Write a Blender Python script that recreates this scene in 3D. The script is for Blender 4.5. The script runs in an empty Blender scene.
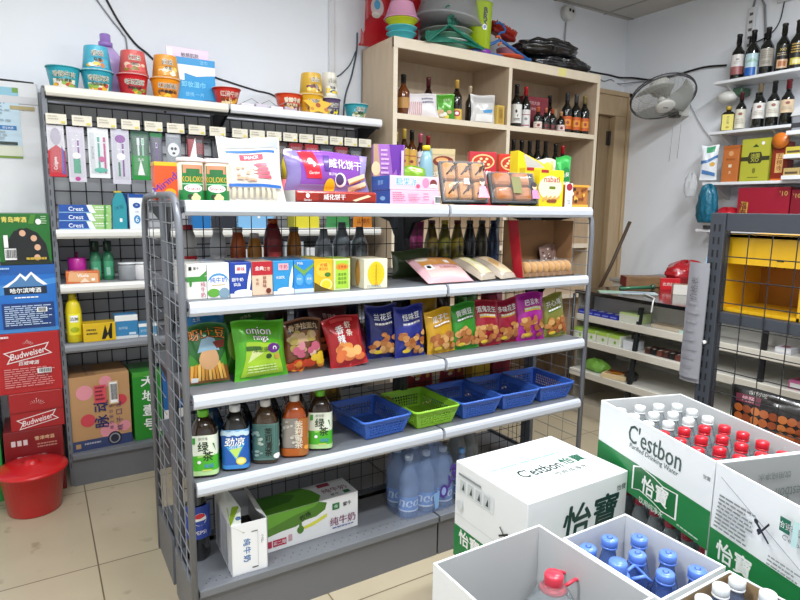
import bpy, bmesh, math, random
from mathutils import Vector, Matrix, Euler
random.seed(7)
PI = math.pi
S = bpy.context.scene
COL = S.collection
ORD = ['first','second','third','fourth','fifth','sixth','seventh','eighth','ninth','tenth']

# ------------------------------------------------------------------ materials
_mc = {}
def lin(h):
    h = h.lstrip('#'); o = []
    for i in (0, 2, 4):
        c = int(h[i:i+2], 16)/255
        o.append(c/12.92 if c <= .04045 else ((c+.055)/1.055)**2.4)
    return (o[0], o[1], o[2], 1)
def M(h, r=.5, metal=0, coat=0, trans=0, alpha=1, noise=0, ns=20, bump=0, emit=0, ior=1.45):
    k = (h, r, metal, coat, trans, alpha, noise, ns, bump, emit, ior)
    if k in _mc: return _mc[k]
    m = bpy.data.materials.new('surface_' + h.strip('#')); m.use_nodes = True
    nt = m.node_tree; b = nt.nodes['Principled BSDF']
    b.inputs['Base Color'].default_value = lin(h)
    b.inputs['Roughness'].default_value = r
    b.inputs['Metallic'].default_value = metal
    b.inputs['Coat Weight'].default_value = coat
    b.inputs['Coat Roughness'].default_value = .12
    b.inputs['Transmission Weight'].default_value = trans
    b.inputs['IOR'].default_value = ior
    b.inputs['Alpha'].default_value = alpha
    if emit:
        b.inputs['Emission Color'].default_value = lin(h); b.inputs['Emission Strength'].default_value = emit
    if noise or bump:
        tc = nt.nodes.new('ShaderNodeTexCoord'); n = nt.nodes.new('ShaderNodeTexNoise')
        n.inputs['Scale'].default_value = ns; n.inputs['Detail'].default_value = 5
        nt.links.new(tc.outputs['Object'], n.inputs['Vector'])
        if noise:
            mr = nt.nodes.new('ShaderNodeMapRange')
            mr.inputs[3].default_value = 1-noise; mr.inputs[4].default_value = 1+noise*.6
            nt.links.new(n.outputs['Fac'], mr.inputs[0])
            mx = nt.nodes.new('ShaderNodeMix'); mx.data_type = 'RGBA'; mx.blend_type = 'MULTIPLY'
            mx.inputs[0].default_value = 1; mx.inputs[6].default_value = lin(h)
            nt.links.new(mr.outputs[0], mx.inputs[7]); nt.links.new(mx.outputs[2], b.inputs['Base Color'])
        if bump:
            bp = nt.nodes.new('ShaderNodeBump'); bp.inputs['Strength'].default_value = bump; bp.inputs['Distance'].default_value = .01
            nt.links.new(n.outputs['Fac'], bp.inputs['Height']); nt.links.new(bp.outputs[0], b.inputs['Normal'])
    _mc[k] = m
    return m
def P(h, r=.35, coat=.25): return M(h, r, coat=coat)          # printed card or plastic
def FOIL(h): return M(h, .28, metal=.15, coat=.4, bump=.25, ns=14)
def wood(h1, h2, name, sc=(14, 14, 1.2)):
    m = bpy.data.materials.new(name); m.use_nodes = True; nt = m.node_tree; b = nt.nodes['Principled BSDF']
    tc = nt.nodes.new('ShaderNodeTexCoord'); mp = nt.nodes.new('ShaderNodeMapping'); mp.inputs['Scale'].default_value = sc
    n = nt.nodes.new('ShaderNodeTexNoise'); n.inputs['Scale'].default_value = 3; n.inputs['Detail'].default_value = 6
    cr = nt.nodes.new('ShaderNodeValToRGB')
    cr.color_ramp.elements[0].position = .3; cr.color_ramp.elements[1].position = .7
    cr.color_ramp.elements[0].color = lin(h1); cr.color_ramp.elements[1].color = lin(h2)
    nt.links.new(tc.outputs['Object'], mp.inputs[0]); nt.links.new(mp.outputs[0], n.inputs['Vector'])
    nt.links.new(n.outputs['Fac'], cr.inputs[0]); nt.links.new(cr.outputs[0], b.inputs['Base Color'])
    b.inputs['Roughness'].default_value = .45
    return m

# ------------------------------------------------------------------ mesh builder
_tc = {}
def text2d(s, bold=0.0):
    k = (s, bold)
    if k in _tc: return _tc[k]
    cu = bpy.data.curves.new('lettering', 'FONT'); cu.body = s; cu.size = 1; cu.resolution_u = 2; cu.offset = bold
    o = bpy.data.objects.new('lettering', cu); COL.objects.link(o)
    dg = bpy.context.evaluated_depsgraph_get(); dg.update()
    me = bpy.data.meshes.new_from_object(o.evaluated_get(dg))
    vs = [(v.co.x, v.co.y) for v in me.vertices]; fs = [tuple(p.vertices) for p in me.polygons]
    bpy.data.objects.remove(o); bpy.data.curves.remove(cu); bpy.data.meshes.remove(me)
    if vs:
        x0 = min(v[0] for v in vs); x1 = max(v[0] for v in vs); y0 = min(v[1] for v in vs); y1 = max(v[1] for v in vs)
        h = max(y1-y0, 1e-4)
        vs = [((v[0]-(x0+x1)/2)/h, (v[1]-(y0+y1)/2)/h) for v in vs]; w = (x1-x0)/h
    else: w = 1
    _tc[k] = (vs, fs, w)
    return _tc[k]

class MB:
    def __init__(s): s.v = []; s.f = []; s.m = []; s.mats = []; s.sm = []
    def mi(s, m):
        if m not in s.mats: s.mats.append(m)
        return s.mats.index(m)
    def add(s, vs, fs, m, smooth=False, T=None):
        o = len(s.v); i = s.mi(m)
        for v in vs: s.v.append(tuple(T @ Vector(v)) if T is not None else tuple(v))
        for f in fs: s.f.append([o+k for k in f]); s.m.append(i); s.sm.append(smooth)
        return s
    def box(s, lo, hi, m, c=0.0, T=None):
        x0, y0, z0 = lo; x1, y1, z1 = hi
        if c <= 0:
            vs = [(x0,y0,z0),(x1,y0,z0),(x1,y1,z0),(x0,y1,z0),(x0,y0,z1),(x1,y0,z1),(x1,y1,z1),(x0,y1,z1)]
            fs = [(0,3,2,1),(4,5,6,7),(0,1,5,4),(1,2,6,5),(2,3,7,6),(3,0,4,7)]
            return s.add(vs, fs, m, T=T)
        bm = bmesh.new(); bmesh.ops.create_cube(bm, size=1)
        for v in bm.verts: v.co = Vector(((x0+x1)/2+v.co.x*(x1-x0), (y0+y1)/2+v.co.y*(y1-y0), (z0+z1)/2+v.co.z*(z1-z0)))
        bmesh.ops.bevel(bm, geom=list(bm.edges), offset=c, segments=2, affect='EDGES', profile=.5)
        bm.verts.index_update()
        s.add([v.co.copy() for v in bm.verts], [[v.index for v in f.verts] for f in bm.faces], m, T=T); bm.free()
        return s
    def lathe(s, prof, m, n=20, c=(0,0,0), sx=1, sy=1, T=None, sq=0, smooth=True):
        # prof: (r, z) from bottom to top; sq>0 squares the section
        vs = []; fs = []
        for r, z in prof:
            for k in range(n):
                a = 2*PI*(k+.5)/n; ca, sa = math.cos(a), math.sin(a)
                q = 1
                if sq: q = (abs(ca)**(2+sq*6)+abs(sa)**(2+sq*6))**(-1/(2+sq*6))
                vs.append((c[0]+r*q*ca*sx, c[1]+r*q*sa*sy, c[2]+z))
        for j in range(len(prof)-1):
            for k in range(n):
                fs.append((j*n+k, j*n+(k+1) % n, (j+1)*n+(k+1) % n, (j+1)*n+k))
        if prof[0][0] > 1e-5: fs.append(tuple(range(n-1, -1, -1)))
        if prof[-1][0] > 1e-5: fs.append(tuple((len(prof)-1)*n+k for k in range(n)))
        return s.add(vs, fs, m, smooth, T)
    def tube(s, pts, r, m, n=6, T=None, closed=False):
        pts = [Vector(p) for p in pts]; N = len(pts); vs = []; fs = []; up = None
        for i, p in enumerate(pts):
            if closed: d = pts[(i+1) % N]-pts[i-1]
            else: d = pts[min(i+1, N-1)]-pts[max(i-1, 0)]
            if d.length < 1e-9: d = Vector((0, 0, 1))
            d.normalize()
            if up is None:
                up = Vector((0, 0, 1)) if abs(d.z) < .9 else Vector((1, 0, 0))
            a = up-d*up.dot(d)
            if a.length < 1e-6: a = d.orthogonal()
            a.normalize(); b = d.cross(a); up = a
            rr = r[i] if isinstance(r, (list, tuple)) else r
            for k in range(n):
                t = 2*PI*k/n; vs.append(p+a*math.cos(t)*rr+b*math.sin(t)*rr)
        for i in range(N if closed else N-1):
            j = (i+1) % N
            for k in range(n): fs.append((i*n+k, i*n+(k+1) % n, j*n+(k+1) % n, j*n+k))
        if not closed:
            fs.append(tuple(range(n-1, -1, -1))); fs.append(tuple((N-1)*n+k for k in range(n)))
        return s.add(vs, fs, m, n > 4, T)
    def prism(s, pts, a, b, m, axis='y', T=None):
        # outline pts (2D) extruded from a to b along axis
        n = len(pts)
        def mk(p, t): return (p[0], t, p[1]) if axis == 'y' else ((t, p[0], p[1]) if axis == 'x' else (p[0], p[1], t))
        vs = [mk(p, a) for p in pts]+[mk(p, b) for p in pts]
        fs = [tuple(range(n)), tuple(range(2*n-1, n-1, -1))]+[(i, (i+1) % n, n+(i+1) % n, n+i) for i in range(n)]
        return s.add(vs, fs, m, T=T)
    def sphere(s, c, r, m, n=12, sc=(1,1,1), T=None):
        k = n//2; prof = [(max(1e-6, math.sin(PI*i/k)), -math.cos(PI*i/k)) for i in range(k+1)]
        vs = []; fs = []
        for q, z in prof:
            for j in range(n):
                a = 2*PI*j/n; vs.append((c[0]+r*sc[0]*q*math.cos(a), c[1]+r*sc[1]*q*math.sin(a), c[2]+r*sc[2]*z))
        for i in range(k):
            for j in range(n): fs.append((i*n+j, i*n+(j+1) % n, (i+1)*n+(j+1) % n, (i+1)*n+j))
        return s.add(vs, fs, m, True, T)
    def grid(s, fn, nu, nv, m, smooth=True, T=None):
        vs = [fn(i/nu, j/nv) for j in range(nv+1) for i in range(nu+1)]
        fs = [(j*(nu+1)+i, j*(nu+1)+i+1, (j+1)*(nu+1)+i+1, (j+1)*(nu+1)+i) for j in range(nv) for i in range(nu)]
        return s.add(vs, fs, m, smooth, T)
    def build(s, name, parent=None, loc=(0,0,0), rot=(0,0,0), weld=False, solid=0):
        me = bpy.data.meshes.new(name)
        me.from_pydata(s.v, [], s.f)
        for m in s.mats: me.materials.append(m)
        me.polygons.foreach_set('material_index', s.m); me.polygons.foreach_set('use_smooth', s.sm)
        bm = bmesh.new(); bm.from_mesh(me)
        if weld: bmesh.ops.remove_doubles(bm, verts=bm.verts, dist=1e-5)
        bmesh.ops.recalc_face_normals(bm, faces=bm.faces); bm.to_mesh(me); bm.free()
        me.update()
        o = bpy.data.objects.new(name, me); COL.objects.link(o)
        o.location = loc; o.rotation_euler = rot
        if parent: o.parent = parent
        if solid:
            md = o.modifiers.new('Solidify', 'SOLIDIFY'); md.thickness = solid; md.offset = 0
        return o

class F:
    """a printed face: fn(u,v,off)->xyz, real size w x h"""
    def __init__(s, mb, fn, w, h, nx=1, ny=1, o=.0006): s.mb, s.fn, s.w, s.h, s.nx, s.ny, s.o = mb, fn, w, h, nx, ny, o
    def st(s): s.o += .0002; return s.o
    def rect(s, u0, v0, u1, v1, m):
        o = s.st(); nx = max(1, round(s.nx*abs(u1-u0)+.4)); ny = max(1, round(s.ny*abs(v1-v0)+.4))
        s.mb.grid(lambda a, b: s.fn(u0+(u1-u0)*a, v0+(v1-v0)*b, o), nx, ny, m, smooth=s.nx > 1); return s
    def poly(s, pts, m):
        o = s.st()
        if s.nx == 1: s.mb.add([s.fn(p[0], p[1], o) for p in pts], [tuple(range(len(pts)))], m); return s
        bm = bmesh.new(); bm.faces.new([bm.verts.new((p[0], p[1], 0)) for p in pts])
        bmesh.ops.triangulate(bm, faces=bm.faces)
        for _ in range(4):
            e = [x for x in bm.edges if x.calc_length() > .09]
            if not e: break
            bmesh.ops.subdivide_edges(bm, edges=e, cuts=1); bmesh.ops.triangulate(bm, faces=[x for x in bm.faces if len(x.verts) > 3])
        bm.verts.index_update()
        s.mb.add([s.fn(v.co.x, v.co.y, o) for v in bm.verts], [[v.index for v in x.verts] for x in bm.faces], m, True); bm.free(); return s
    def ell(s, u, v, ru, rv, m, n=18):        # radii in metres
        o = s.st(); a = ru/s.w; b = rv/s.h
        q = 1 if s.nx == 1 or max(a, b) < .06 else 4
        vs = [s.fn(u, v, o)]+[s.fn(u+a*j/q*math.cos(2*PI*k/n), v+b*j/q*math.sin(2*PI*k/n), o) for j in range(1, q+1) for k in range(n)]
        fs = [(0, 1+k, 1+(k+1) % n) for k in range(n)]+[(1+j*n+k, 1+j*n+(k+1) % n, 1+(j+1)*n+(k+1) % n, 1+(j+1)*n+k) for j in range(q-1) for k in range(n)]
        s.mb.add(vs, fs, m, s.nx > 1); return s
    def text(s, t, u, v, h, m, rot=0, wmax=None, bold=0, sx=1, shear=0):   # h = letter height in metres
        vs, fs, w = text2d(t)
        if not vs: return s
        if bold >= .09: sh = [(a*.045, b*.045) for a in (-1, 0, 1) for b in (-1, 0, 1)]
        elif bold >= .04: sh = [(-.022, 0), (.022, 0), (0, .02), (0, -.02)]
        elif bold >= .02: sh = [(-.016, 0), (.016, 0)]
        else: sh = [(0, 0)]
        if wmax and w*h*sx > wmax: sx = wmax/(w*h)
        o = s.st(); c, sn = math.cos(rot), math.sin(rot)
        for k, (dx, dy) in enumerate(sh):
            out = []
            for x, y in vs:
                x = ((x+dx)*sx+shear*y)*h; y = (y+dy)*h
                out.append(s.fn(u+(x*c-y*sn)/s.w, v+(x*sn+y*c)/s.h, o+k*.00002))
            s.mb.add(out, fs, m)
        return s
    def vtext(s, t, u, v, h, m, gap=1.12, bold=0):       # stacked characters, v = centre of first
        for i, ch in enumerate(t): s.text(ch, u, v-i*h*gap/s.h, h, m, bold=bold)
        return s
    def lines(s, u0, v0, u1, v1, n, m, fill=.45, ragged=.3):          # rows of small print
        rnd = random.Random(int(u0*1000+v0*77+n))
        for i in range(n):
            y1 = v1-(v1-v0)*i/n; y0 = y1-(v1-v0)/n*fill; x = u0
            e = u1-(u1-u0)*ragged*rnd.random()
            while x < e-.001:
                L = (u1-u0)*rnd.uniform(.06, .2); s.rect(x, y0, min(x+L, e), y1, m); x += L+(u1-u0)*.025
        return s
    def barcode(s, u0, v0, u1, v1, k=M('#101010')):
        s.rect(u0, v0, u1, v1, P('#f4f4f4')); rnd = random.Random(3); x = u0+(u1-u0)*.06
        while x < u1-(u1-u0)*.08:
            w = (u1-u0)*rnd.choice((.02, .04, .06)); s.rect(x, v0+(v1-v0)*.15, x+w, v1-(v1-v0)*.08, k); x += w+(u1-u0)*rnd.choice((.025, .045))
        return s

def faces(mb, w, d, h):
    return dict(front=F(mb, lambda u, v, o: (-w/2+u*w, -d/2-o, v*h), w, h),
                left=F(mb, lambda u, v, o: (-w/2-o, d/2-u*d, v*h), d, h),
                right=F(mb, lambda u, v, o: (w/2+o, -d/2+u*d, v*h), d, h),
                top=F(mb, lambda u, v, o: (-w/2+u*w, -d/2+v*d, h+o), w, d),
                back=F(mb, lambda u, v, o: (w/2-u*w, d/2+o, v*h), w, h))

# ------------------------------------------------------------------ things
def tag(o, label, cat, group=None):
    o['label'] = label; o['category'] = cat
    if group: o['group'] = group
    return o
def thing(name, label, cat, loc=(0,0,0), rz=0, group=None, rx=0, ry=0):
    o = bpy.data.objects.new(name, None); o.empty_display_size = .05; COL.objects.link(o)
    o.location = loc; o.rotation_euler = (rx, ry, rz)
    return tag(o, label, cat, group)
def struct(o): o['kind'] = 'structure'; return o
def dup(root, loc, rz=None, label=None, group=None):
    r = root.copy(); COL.objects.link(r); r.location = loc
    if rz is not None: r.rotation_euler = (root.rotation_euler.x, root.rotation_euler.y, rz)
    if label: r['label'] = label
    if group: r['group'] = group
    for ch in [o for o in bpy.data.objects if o.parent == root]:
        c = ch.copy(); COL.objects.link(c); c.parent = r
        for g in [o for o in bpy.data.objects if o.parent == ch]:
            q = g.copy(); COL.objects.link(q); q.parent = c
    return r
def pack(name, label, cat, loc, size, base, deco=None, rz=0, group=None, c=.002, rx=0, ry=0):
    """one printed carton, origin at its base centre"""
    mb = MB(); w, d, h = size
    mb.box((-w/2, -d/2, 0), (w/2, d/2, h), base, c)
    if deco: deco(faces(mb, w, d, h))
    return tag(mb.build(name, None, loc, (rx, ry, rz)), label, cat, group)
def bagfn(w, h, t, seed):
    r = random.Random(seed); ph = [r.uniform(0, 6) for _ in range(5)]
    def g(u, v):
        a = max(0, min(1, (v-.05)/.9)); e = max(0, 1-abs(2*u-1)**2.6)**.6
        return (max(0, math.sin(PI*a))**.55)*e
    def fn(u, v, o, sgn=-1):
        x = (u-.5)*w*(1-.07*math.sin(PI*v)+.01*math.sin(9*v+ph[0])); z = v*h+.006*math.sin(5*u+ph[1])*(v > .5)
        b = t/2*g(u, v)
        b += (.05*t)*math.sin(13*u+ph[2]+4*v)*math.sin(8*v+ph[3])*max(0, 1-abs(2*u-1)**3)*max(0, min(1, v*8, (1-v)*8))
        b += .0012*math.sin(60*u)*(1 if v < .04 or v > .955 else 0)
        return (x, sgn*(b+.001)+(-o if sgn < 0 else 0), z)
    return fn
def bag(name, label, cat, loc, w, h, t, base, deco=None, rz=0, lean=0, group=None, seed=0, tilt=0, parent=None):
    """a pillow bag standing on its lower seal, leaning back by lean"""
    mb = MB(); fn = bagfn(w, h, t, seed)
    mb.grid(lambda u, v: fn(u, v, 0), 16, 20, base); mb.grid(lambda u, v: fn(u, v, 0, 1), 16, 20, base)
    if deco: deco(F(mb, fn, w, h, 12, 14, o=.0016))
    o = mb.build(name, parent, loc, (-lean, tilt, rz), weld=False)
    return tag(o, label, cat, group) if label else o
def cylF(mb, rf, z0, z1, span, n=18, a0=-PI/2):
    """label wrapped on a round body; rf(z)=radius; u runs left to right over span radians, facing -y"""
    def fn(u, v, o):
        z = z0+(z1-z0)*v; a = a0+(u-.5)*span; r = rf(z)+o
        return (r*math.cos(a), r*math.sin(a), z)
    return F(mb, fn, rf((z0+z1)/2)*span, z1-z0, n, 6, o=.0008)
def pint(prof):
    def rf(z):
        for (r0, z0), (r1, z1) in zip(prof, prof[1:]):
            if z0 <= z <= z1 and z1 > z0: return r0+(r1-r0)*(z-z0)/(z1-z0)
        return prof[-1][0]
    return rf
# ------------------------------------------------------------------ the room
XW, YB, H, XL, YF = 4.28, 1.85, 3.155, -2.6, -4.6
def wall_mat(h):
    return M(h, .75, noise=.03, ns=3, bump=.04)
def floor_mat():
    m = bpy.data.materials.new('beige_floor_tile'); m.use_nodes = True; nt = m.node_tree; b = nt.nodes['Principled BSDF']
    tc = nt.nodes.new('ShaderNodeTexCoord'); mp = nt.nodes.new('ShaderNodeMapping')
    T = .735
    mp.inputs['Scale'].default_value = (1/T, 1/T, 1); mp.inputs['Location'].default_value = (.257/T+4, -.652/T+8, 0)
    bt = nt.nodes.new('ShaderNodeTexBrick'); bt.offset = 0; bt.inputs['Scale'].default_value = 1
    bt.inputs['Brick Width'].default_value = 1; bt.inputs['Row Height'].default_value = 1
    bt.inputs['Mortar Size'].default_value = .004; bt.inputs['Mortar Smooth'].default_value = .1
    bt.inputs['Color1'].default_value = lin('#b8ab92'); bt.inputs['Color2'].default_value = lin('#b3a68d'); bt.inputs['Mortar'].default_value = lin('#685d48')
    n = nt.nodes.new('ShaderNodeTexNoise'); n.inputs['Scale'].default_value = 4; n.inputs['Detail'].default_value = 6
    n2 = nt.nodes.new('ShaderNodeTexNoise'); n2.inputs['Scale'].default_value = 9; n2.inputs['Detail'].default_value = 3
    cr = nt.nodes.new('ShaderNodeValToRGB'); cr.color_ramp.elements[0].position = .64; cr.color_ramp.elements[1].position = .72
    mr = nt.nodes.new('ShaderNodeMapRange'); mr.inputs[3].default_value = .88; mr.inputs[4].default_value = 1.08
    mx = nt.nodes.new('ShaderNodeMix'); mx.data_type = 'RGBA'; mx.blend_type = 'MULTIPLY'; mx.inputs[0].default_value = 1
    m2 = nt.nodes.new('ShaderNodeMix'); m2.data_type = 'RGBA'; m2.inputs[7].default_value = lin('#7d7058')
    mm = nt.nodes.new('ShaderNodeMath'); mm.operation = 'MULTIPLY'; mm.inputs[1].default_value = .55
    L = nt.links.new
    L(tc.outputs['Object'], mp.inputs[0]); L(mp.outputs[0], bt.inputs['Vector']); L(tc.outputs['Object'], n.inputs['Vector']); L(tc.outputs['Object'], n2.inputs['Vector'])
    L(n.outputs['Fac'], mr.inputs[0]); L(bt.outputs['Color'], mx.inputs[6]); L(mr.outputs[0], mx.inputs[7])
    L(n2.outputs['Fac'], cr.inputs[0]); L(cr.outputs[0], mm.inputs[0]); L(mm.outputs[0], m2.inputs[0]); L(mx.outputs[2], m2.inputs[6]); L(m2.outputs[2], b.inputs['Base Color'])
    b.inputs['Roughness'].default_value = .28
    return m
white = wall_mat('#edf1f7')
struct(MB().box((XL, YF, -.1), (XW, YB, 0), floor_mat()).build('floor'))
struct(MB().box((XL-.1, YB, -.1), (XW+.1, YB+.12, H+.1), white).build('wall_back'))
struct(MB().box((XW, YF, -.1), (XW+.12, YB, H+.1), white).build('wall_right'))
struct(MB().box((XL-.12, YF, -.1), (XL, YB, H+.1), white).build('wall_left'))
struct(MB().box((XL-.1, YF-.12, -.1), (XW+.1, YF, H+.1), white).build('wall_front'))
ce = MB().box((XL, YF, H), (XW, YB, H+.1), M('#c9c5bf', .8, noise=.04, ns=30))
for k in range(13): ce.box((XL, YB-.05-.6*k-.012, H-.004), (XW, YB-.05-.6*k+.012, H), M('#a39f99', .5))
for k in range(12): ce.box((XW-.32-.6*k-.012, YF, H-.0042), (XW-.32-.6*k+.012, YB, H), M('#a39f99', .5))
struct(ce.build('ceiling'))
# conduit strip on the back wall
tr = MB().box((1.335, YB-.022, 1.2), (1.372, YB, H), M('#dfe0e4', .6), .004)
struct(tr.build('trim_1'))
# door with a deep wooden case in the far corner
DW = wood('#b39a78', '#bfa785', 'door_wood'); DWd = wood('#8b7558', '#97805f', 'door_leaf_wood')
db = MB()
db.box((3.46, 1.76, 2.30), (4.28, 1.85, 2.51), DW, .006); db.box((4.09, 1.76, 0), (4.28, 1.85, 2.30), DW, .006); db.box((3.46, 1.76, 0), (3.56, 1.85, 2.30), DW, .006)
db.box((4.235, 1.745, 0), (4.279, 1.762, 2.51), DW, .004); db.box((3.46, 1.745, 2.47), (4.279, 1.762, 2.51), DW, .004)
dr = struct(db.build('door_1'))
MB().box((3.56, 1.815, 0.01), (4.085, 1.846, 2.30), DWd, .003).box((3.93, 1.806, 0.01), (3.96, 1.816, 2.30), DWd).build('door_leaf', dr)
hg = MB().tube([(4.075, 1.80, 2.05), (4.075, 1.80, 2.17)], .009, M('#55504a', .4, metal=.7), 8).box((4.045, 1.806, 2.05), (4.085, 1.815, 2.17), M('#55504a', .4, metal=.7))
hg.build('hinge', dr)
# wall cables
BLK = M('#1b1b1d', .5)
def cable(label, pts, r, m, name='cable'):
    # smooth through the points
    P_ = [Vector(p) for p in pts]; out = []
    for i in range(len(P_)-1):
        p0 = P_[max(0, i-1)]; p1 = P_[i]; p2 = P_[i+1]; p3 = P_[min(len(P_)-1, i+2)]
        for k in range(6):
            t = k/6; out.append(.5*((2*p1)+(p2-p0)*t+(2*p0-5*p1+4*p2-p3)*t*t+(3*p1-p0-3*p2+p3)*t**3))
    out.append(P_[-1])
    return tag(MB().tube(out, r, m, 6).build(name), label, 'cable')
cable('thin grey cable running down the wall behind the left noodle tubs', [(-.03,1.845,2.555),(-.018,1.845,2.538),(.049,1.845,2.449),(.096,1.845,2.39),(.117,1.845,2.325),(.11,1.845,2.0)], .0045, M('#8b8d92'))
cable('black cable slanting down the wall behind the lavender bottle', [(0,1.845,2.6),(.03,1.845,2.547),(.079,1.845,2.454),(.135,1.845,2.375),(.174,1.845,2.333),(.234,1.845,2.289),(.3,1.845,2.2),(.3,1.845,1.9)], .006, BLK)
cable('black cable sagging along the wall between the blue box and the noodle stack', [(.45,1.845,2.30),(.569,1.845,2.228),(.681,1.845,2.201),(.834,1.845,2.172),(.962,1.845,2.15),(1.06,1.845,2.05)], .005, BLK)
cable('blue-grey cable hanging down beside the wooden cabinet', [(1.545,1.845,2.62),(1.54,1.845,2.5),(1.505,1.845,2.343),(1.452,1.845,2.176),(1.44,1.845,1.9)], .006, M('#46525f'))
cable('thin cable looping from the conduit to the wooden cabinet', [(1.375,1.845,2.32),(1.415,1.845,2.332),(1.489,1.845,2.406),(1.535,1.845,2.50)], .004, M('#46525f'))
cable('black cable strung along the corner to the top wine shelf', [(3.46,1.845,2.66),(3.864,1.845,2.659),(4.073,1.845,2.66),(4.2,1.832,2.652),(4.262,1.738,2.641),(4.262,1.521,2.588),(4.262,1.288,2.596),(4.262,1.072,2.61),(4.262,.892,2.59)], .008, BLK)
cable('grey cable sagging under the black one in the far corner', [(3.9,1.845,2.63),(4.0,1.845,2.60),(4.1,1.845,2.625),(4.2,1.845,2.60),(4.265,1.70,2.60),(4.265,1.5,2.575)], .004, M('#6e7176'))
cable('short black cable hanging from the plug socket above the top wine shelf', [(4.262,.512,2.949),(4.262,.531,2.819),(4.262,.592,2.745),(4.262,.70,2.71)], .004, BLK)
cable('white lead with black clips running down below the wall fan', [(4.266,1.22,2.43),(4.266,1.154,2.315),(4.266,1.063,2.17),(4.266,.976,2.06),(4.262,.955,2.03)], .0045, M('#c9cace'))
cable('black cable lying along the top of the white fridge cabinet', [(-.95,1.78,2.065),(-.75,1.775,2.065),(-.6,1.77,2.066),(-.45,1.77,2.065),(-.34,1.79,2.066)], .005, BLK)
# ------------------------------------------------------------------ the long double-sided gondola
STEEL = M('#74777d', .42, metal=.35, noise=.03, ns=8); DECK = M('#777a80', .45, metal=.2, noise=.05, ns=10)
POST = M('#7c7f86', .4, metal=.3); WIRE = M('#5d6066', .4, metal=.5); DARK = M('#2a2b2e', .5); RAIL = M('#c6cbd4', .3, coat=.3)
KICK = M('#6d6e72', .5, metal=.1, noise=.06, ns=6)
SX = [0, .988, 1.8]; MIDY = .335; BACKY = .66
ZD = [1.478, 1.166, .865, .569]; ZB = .182
gon = thing('gondola_shelving', 'long grey double-sided shop shelving with white price rails in the middle of the shop', 'shelving', (0, 0, 0))
def mesh_panel(x0, x1, z0, z1, y, dx, dz, r, m, axis='x'):
    mb = MB(); f = (lambda a, z: (a, y, z)) if axis == 'x' else (lambda a, z: (y, a, z))
    n = max(1, round((x1-x0)/dx)); k = max(1, round((z1-z0)/dz))
    for i in range(n+1): a = x0+(x1-x0)*i/n; mb.tube([f(a, z0), f(a, z1)], r, m, 4)
    for j in range(k+1): z = z0+(z1-z0)*j/k; mb.tube([f(x0, z), f(x1, z)], r, m, 4)
    return mb
for i, x in enumerate(SX):
    mb = MB().box((x-.02 if i else -.005, MIDY-.035, 0), (x+.02 if i < 2 else x+.005, MIDY+.035, 1.50), STEEL if i != 1 else DARK, .004)
    for k in range(28):
        if i == 1: mb.box((x-.009, MIDY-.0362, .1+k*.05), (x-.004, MIDY-.035, .128+k*.05), M('#0c0c0d'))
    mb.build('upright', gon)
for i in (0, 1):
    mesh_panel(SX[i]+.02, SX[i+1]-.02, ZB+.02, 1.44, MIDY, .058, .064, .0018, DARK).build('back_mesh', gon)
def end_frame(x, s):
    mb = MB()
    for yy0, yy1 in ((-.002, MIDY-.03), (BACKY+.002, MIDY+.03)):
        d = 1 if yy1 > yy0 else -1
        pts = [(x, yy0, .0), (x, yy0, 1.36), (x, yy0+d*.006, 1.42), (x, yy0+d*.028, 1.464), (x, yy0+d*.065, 1.488), (x, yy0+d*.11, 1.494), (x, yy1, 1.496)]
        mb.tube(pts, .0115, POST, 8)
    fr = mb.build('end_frame', gon)
    for a, b in ((.008, MIDY-.035), (MIDY+.035, BACKY-.008)):
        w = MB()
        for k in range(1, 3): yy = a+(b-a)*k/3; w.tube([(x, yy, ZB), (x, yy, 1.485)], .0018, M('#9a9da3', .35, metal=.5), 4)
        for k in range(20): z = .235+.065*k; w.tube([(x, a-.004, z), (x, b, z)], .0018, M('#9a9da3', .35, metal=.5), 4)
        w.build('wire_panel', fr)
        MB().box((x-.006, a-.01, 0), (x+.006, b, ZB+.012), STEEL, .002).build('end_plate', fr)
end_frame(-.012, -1); end_frame(1.812, 1)
def rail(x0, x1, z, y, s, par, m):
    pr = [(0, .0), (-.006, .0), (-.014, -.005), (-.018, -.016), (-.018, -.034), (-.011, -.045), (0, -.047)]
    MB().prism([(y+s*a, z+b) for a, b in pr], x0+.003, x1-.003, m, 'x').build('price_rail', par)
for i in (0, 1):
    x0, x1 = SX[i]+.004, SX[i+1]-.004
    for j, z in enumerate(ZD):
        for s, ya, yb in ((1, .0, MIDY-.036), (-1, BACKY, MIDY+.036)):
            lo, hi = min(ya, yb), max(ya, yb)
            mb = MB().box((x0, lo, z-.022), (x1, hi, z), DECK, .002)
            sh = mb.build('shelf', gon)
            rail(x0, x1, z, ya, s, sh, RAIL)
            for x in (x0+.004, x1-.006):
                br = MB(); br.prism([(yb, z-.022), (ya+s*.03, z-.022), (ya+s*.03, z-.035), (yb-s*.06, z-.075), (yb-s*.02, z-.13), (yb, z-.15)], x, x+.003, DARK, 'x')
                br.build('bracket', sh)
    for s, ya, yb in ((1, .0, MIDY-.036), (-1, BACKY, MIDY+.036)):
        lo, hi = min(ya, yb), max(ya, yb)
        mb = MB().box((x0, lo, ZB-.028), (x1, hi, ZB), DECK, .003)
        if s == 1:
            hole = M('#232427', .7)
            for r_ in range(2):
                for k in range(int((x1-x0)/.034)-1): mb.lathe([(.0022, 0), (.0022, .0006)], hole, 6, (x0+.03+k*.034+.017*r_, .035+.022*r_, ZB-.0001))
        bd = mb.build('base_deck', gon)
        MB().box((x0, ya+s*.012-(.004 if s < 0 else 0), 0), (x1, ya+s*.012+(.004 if s > 0 else 0), ZB-.028), KICK).build('kick_plate', bd)

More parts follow.
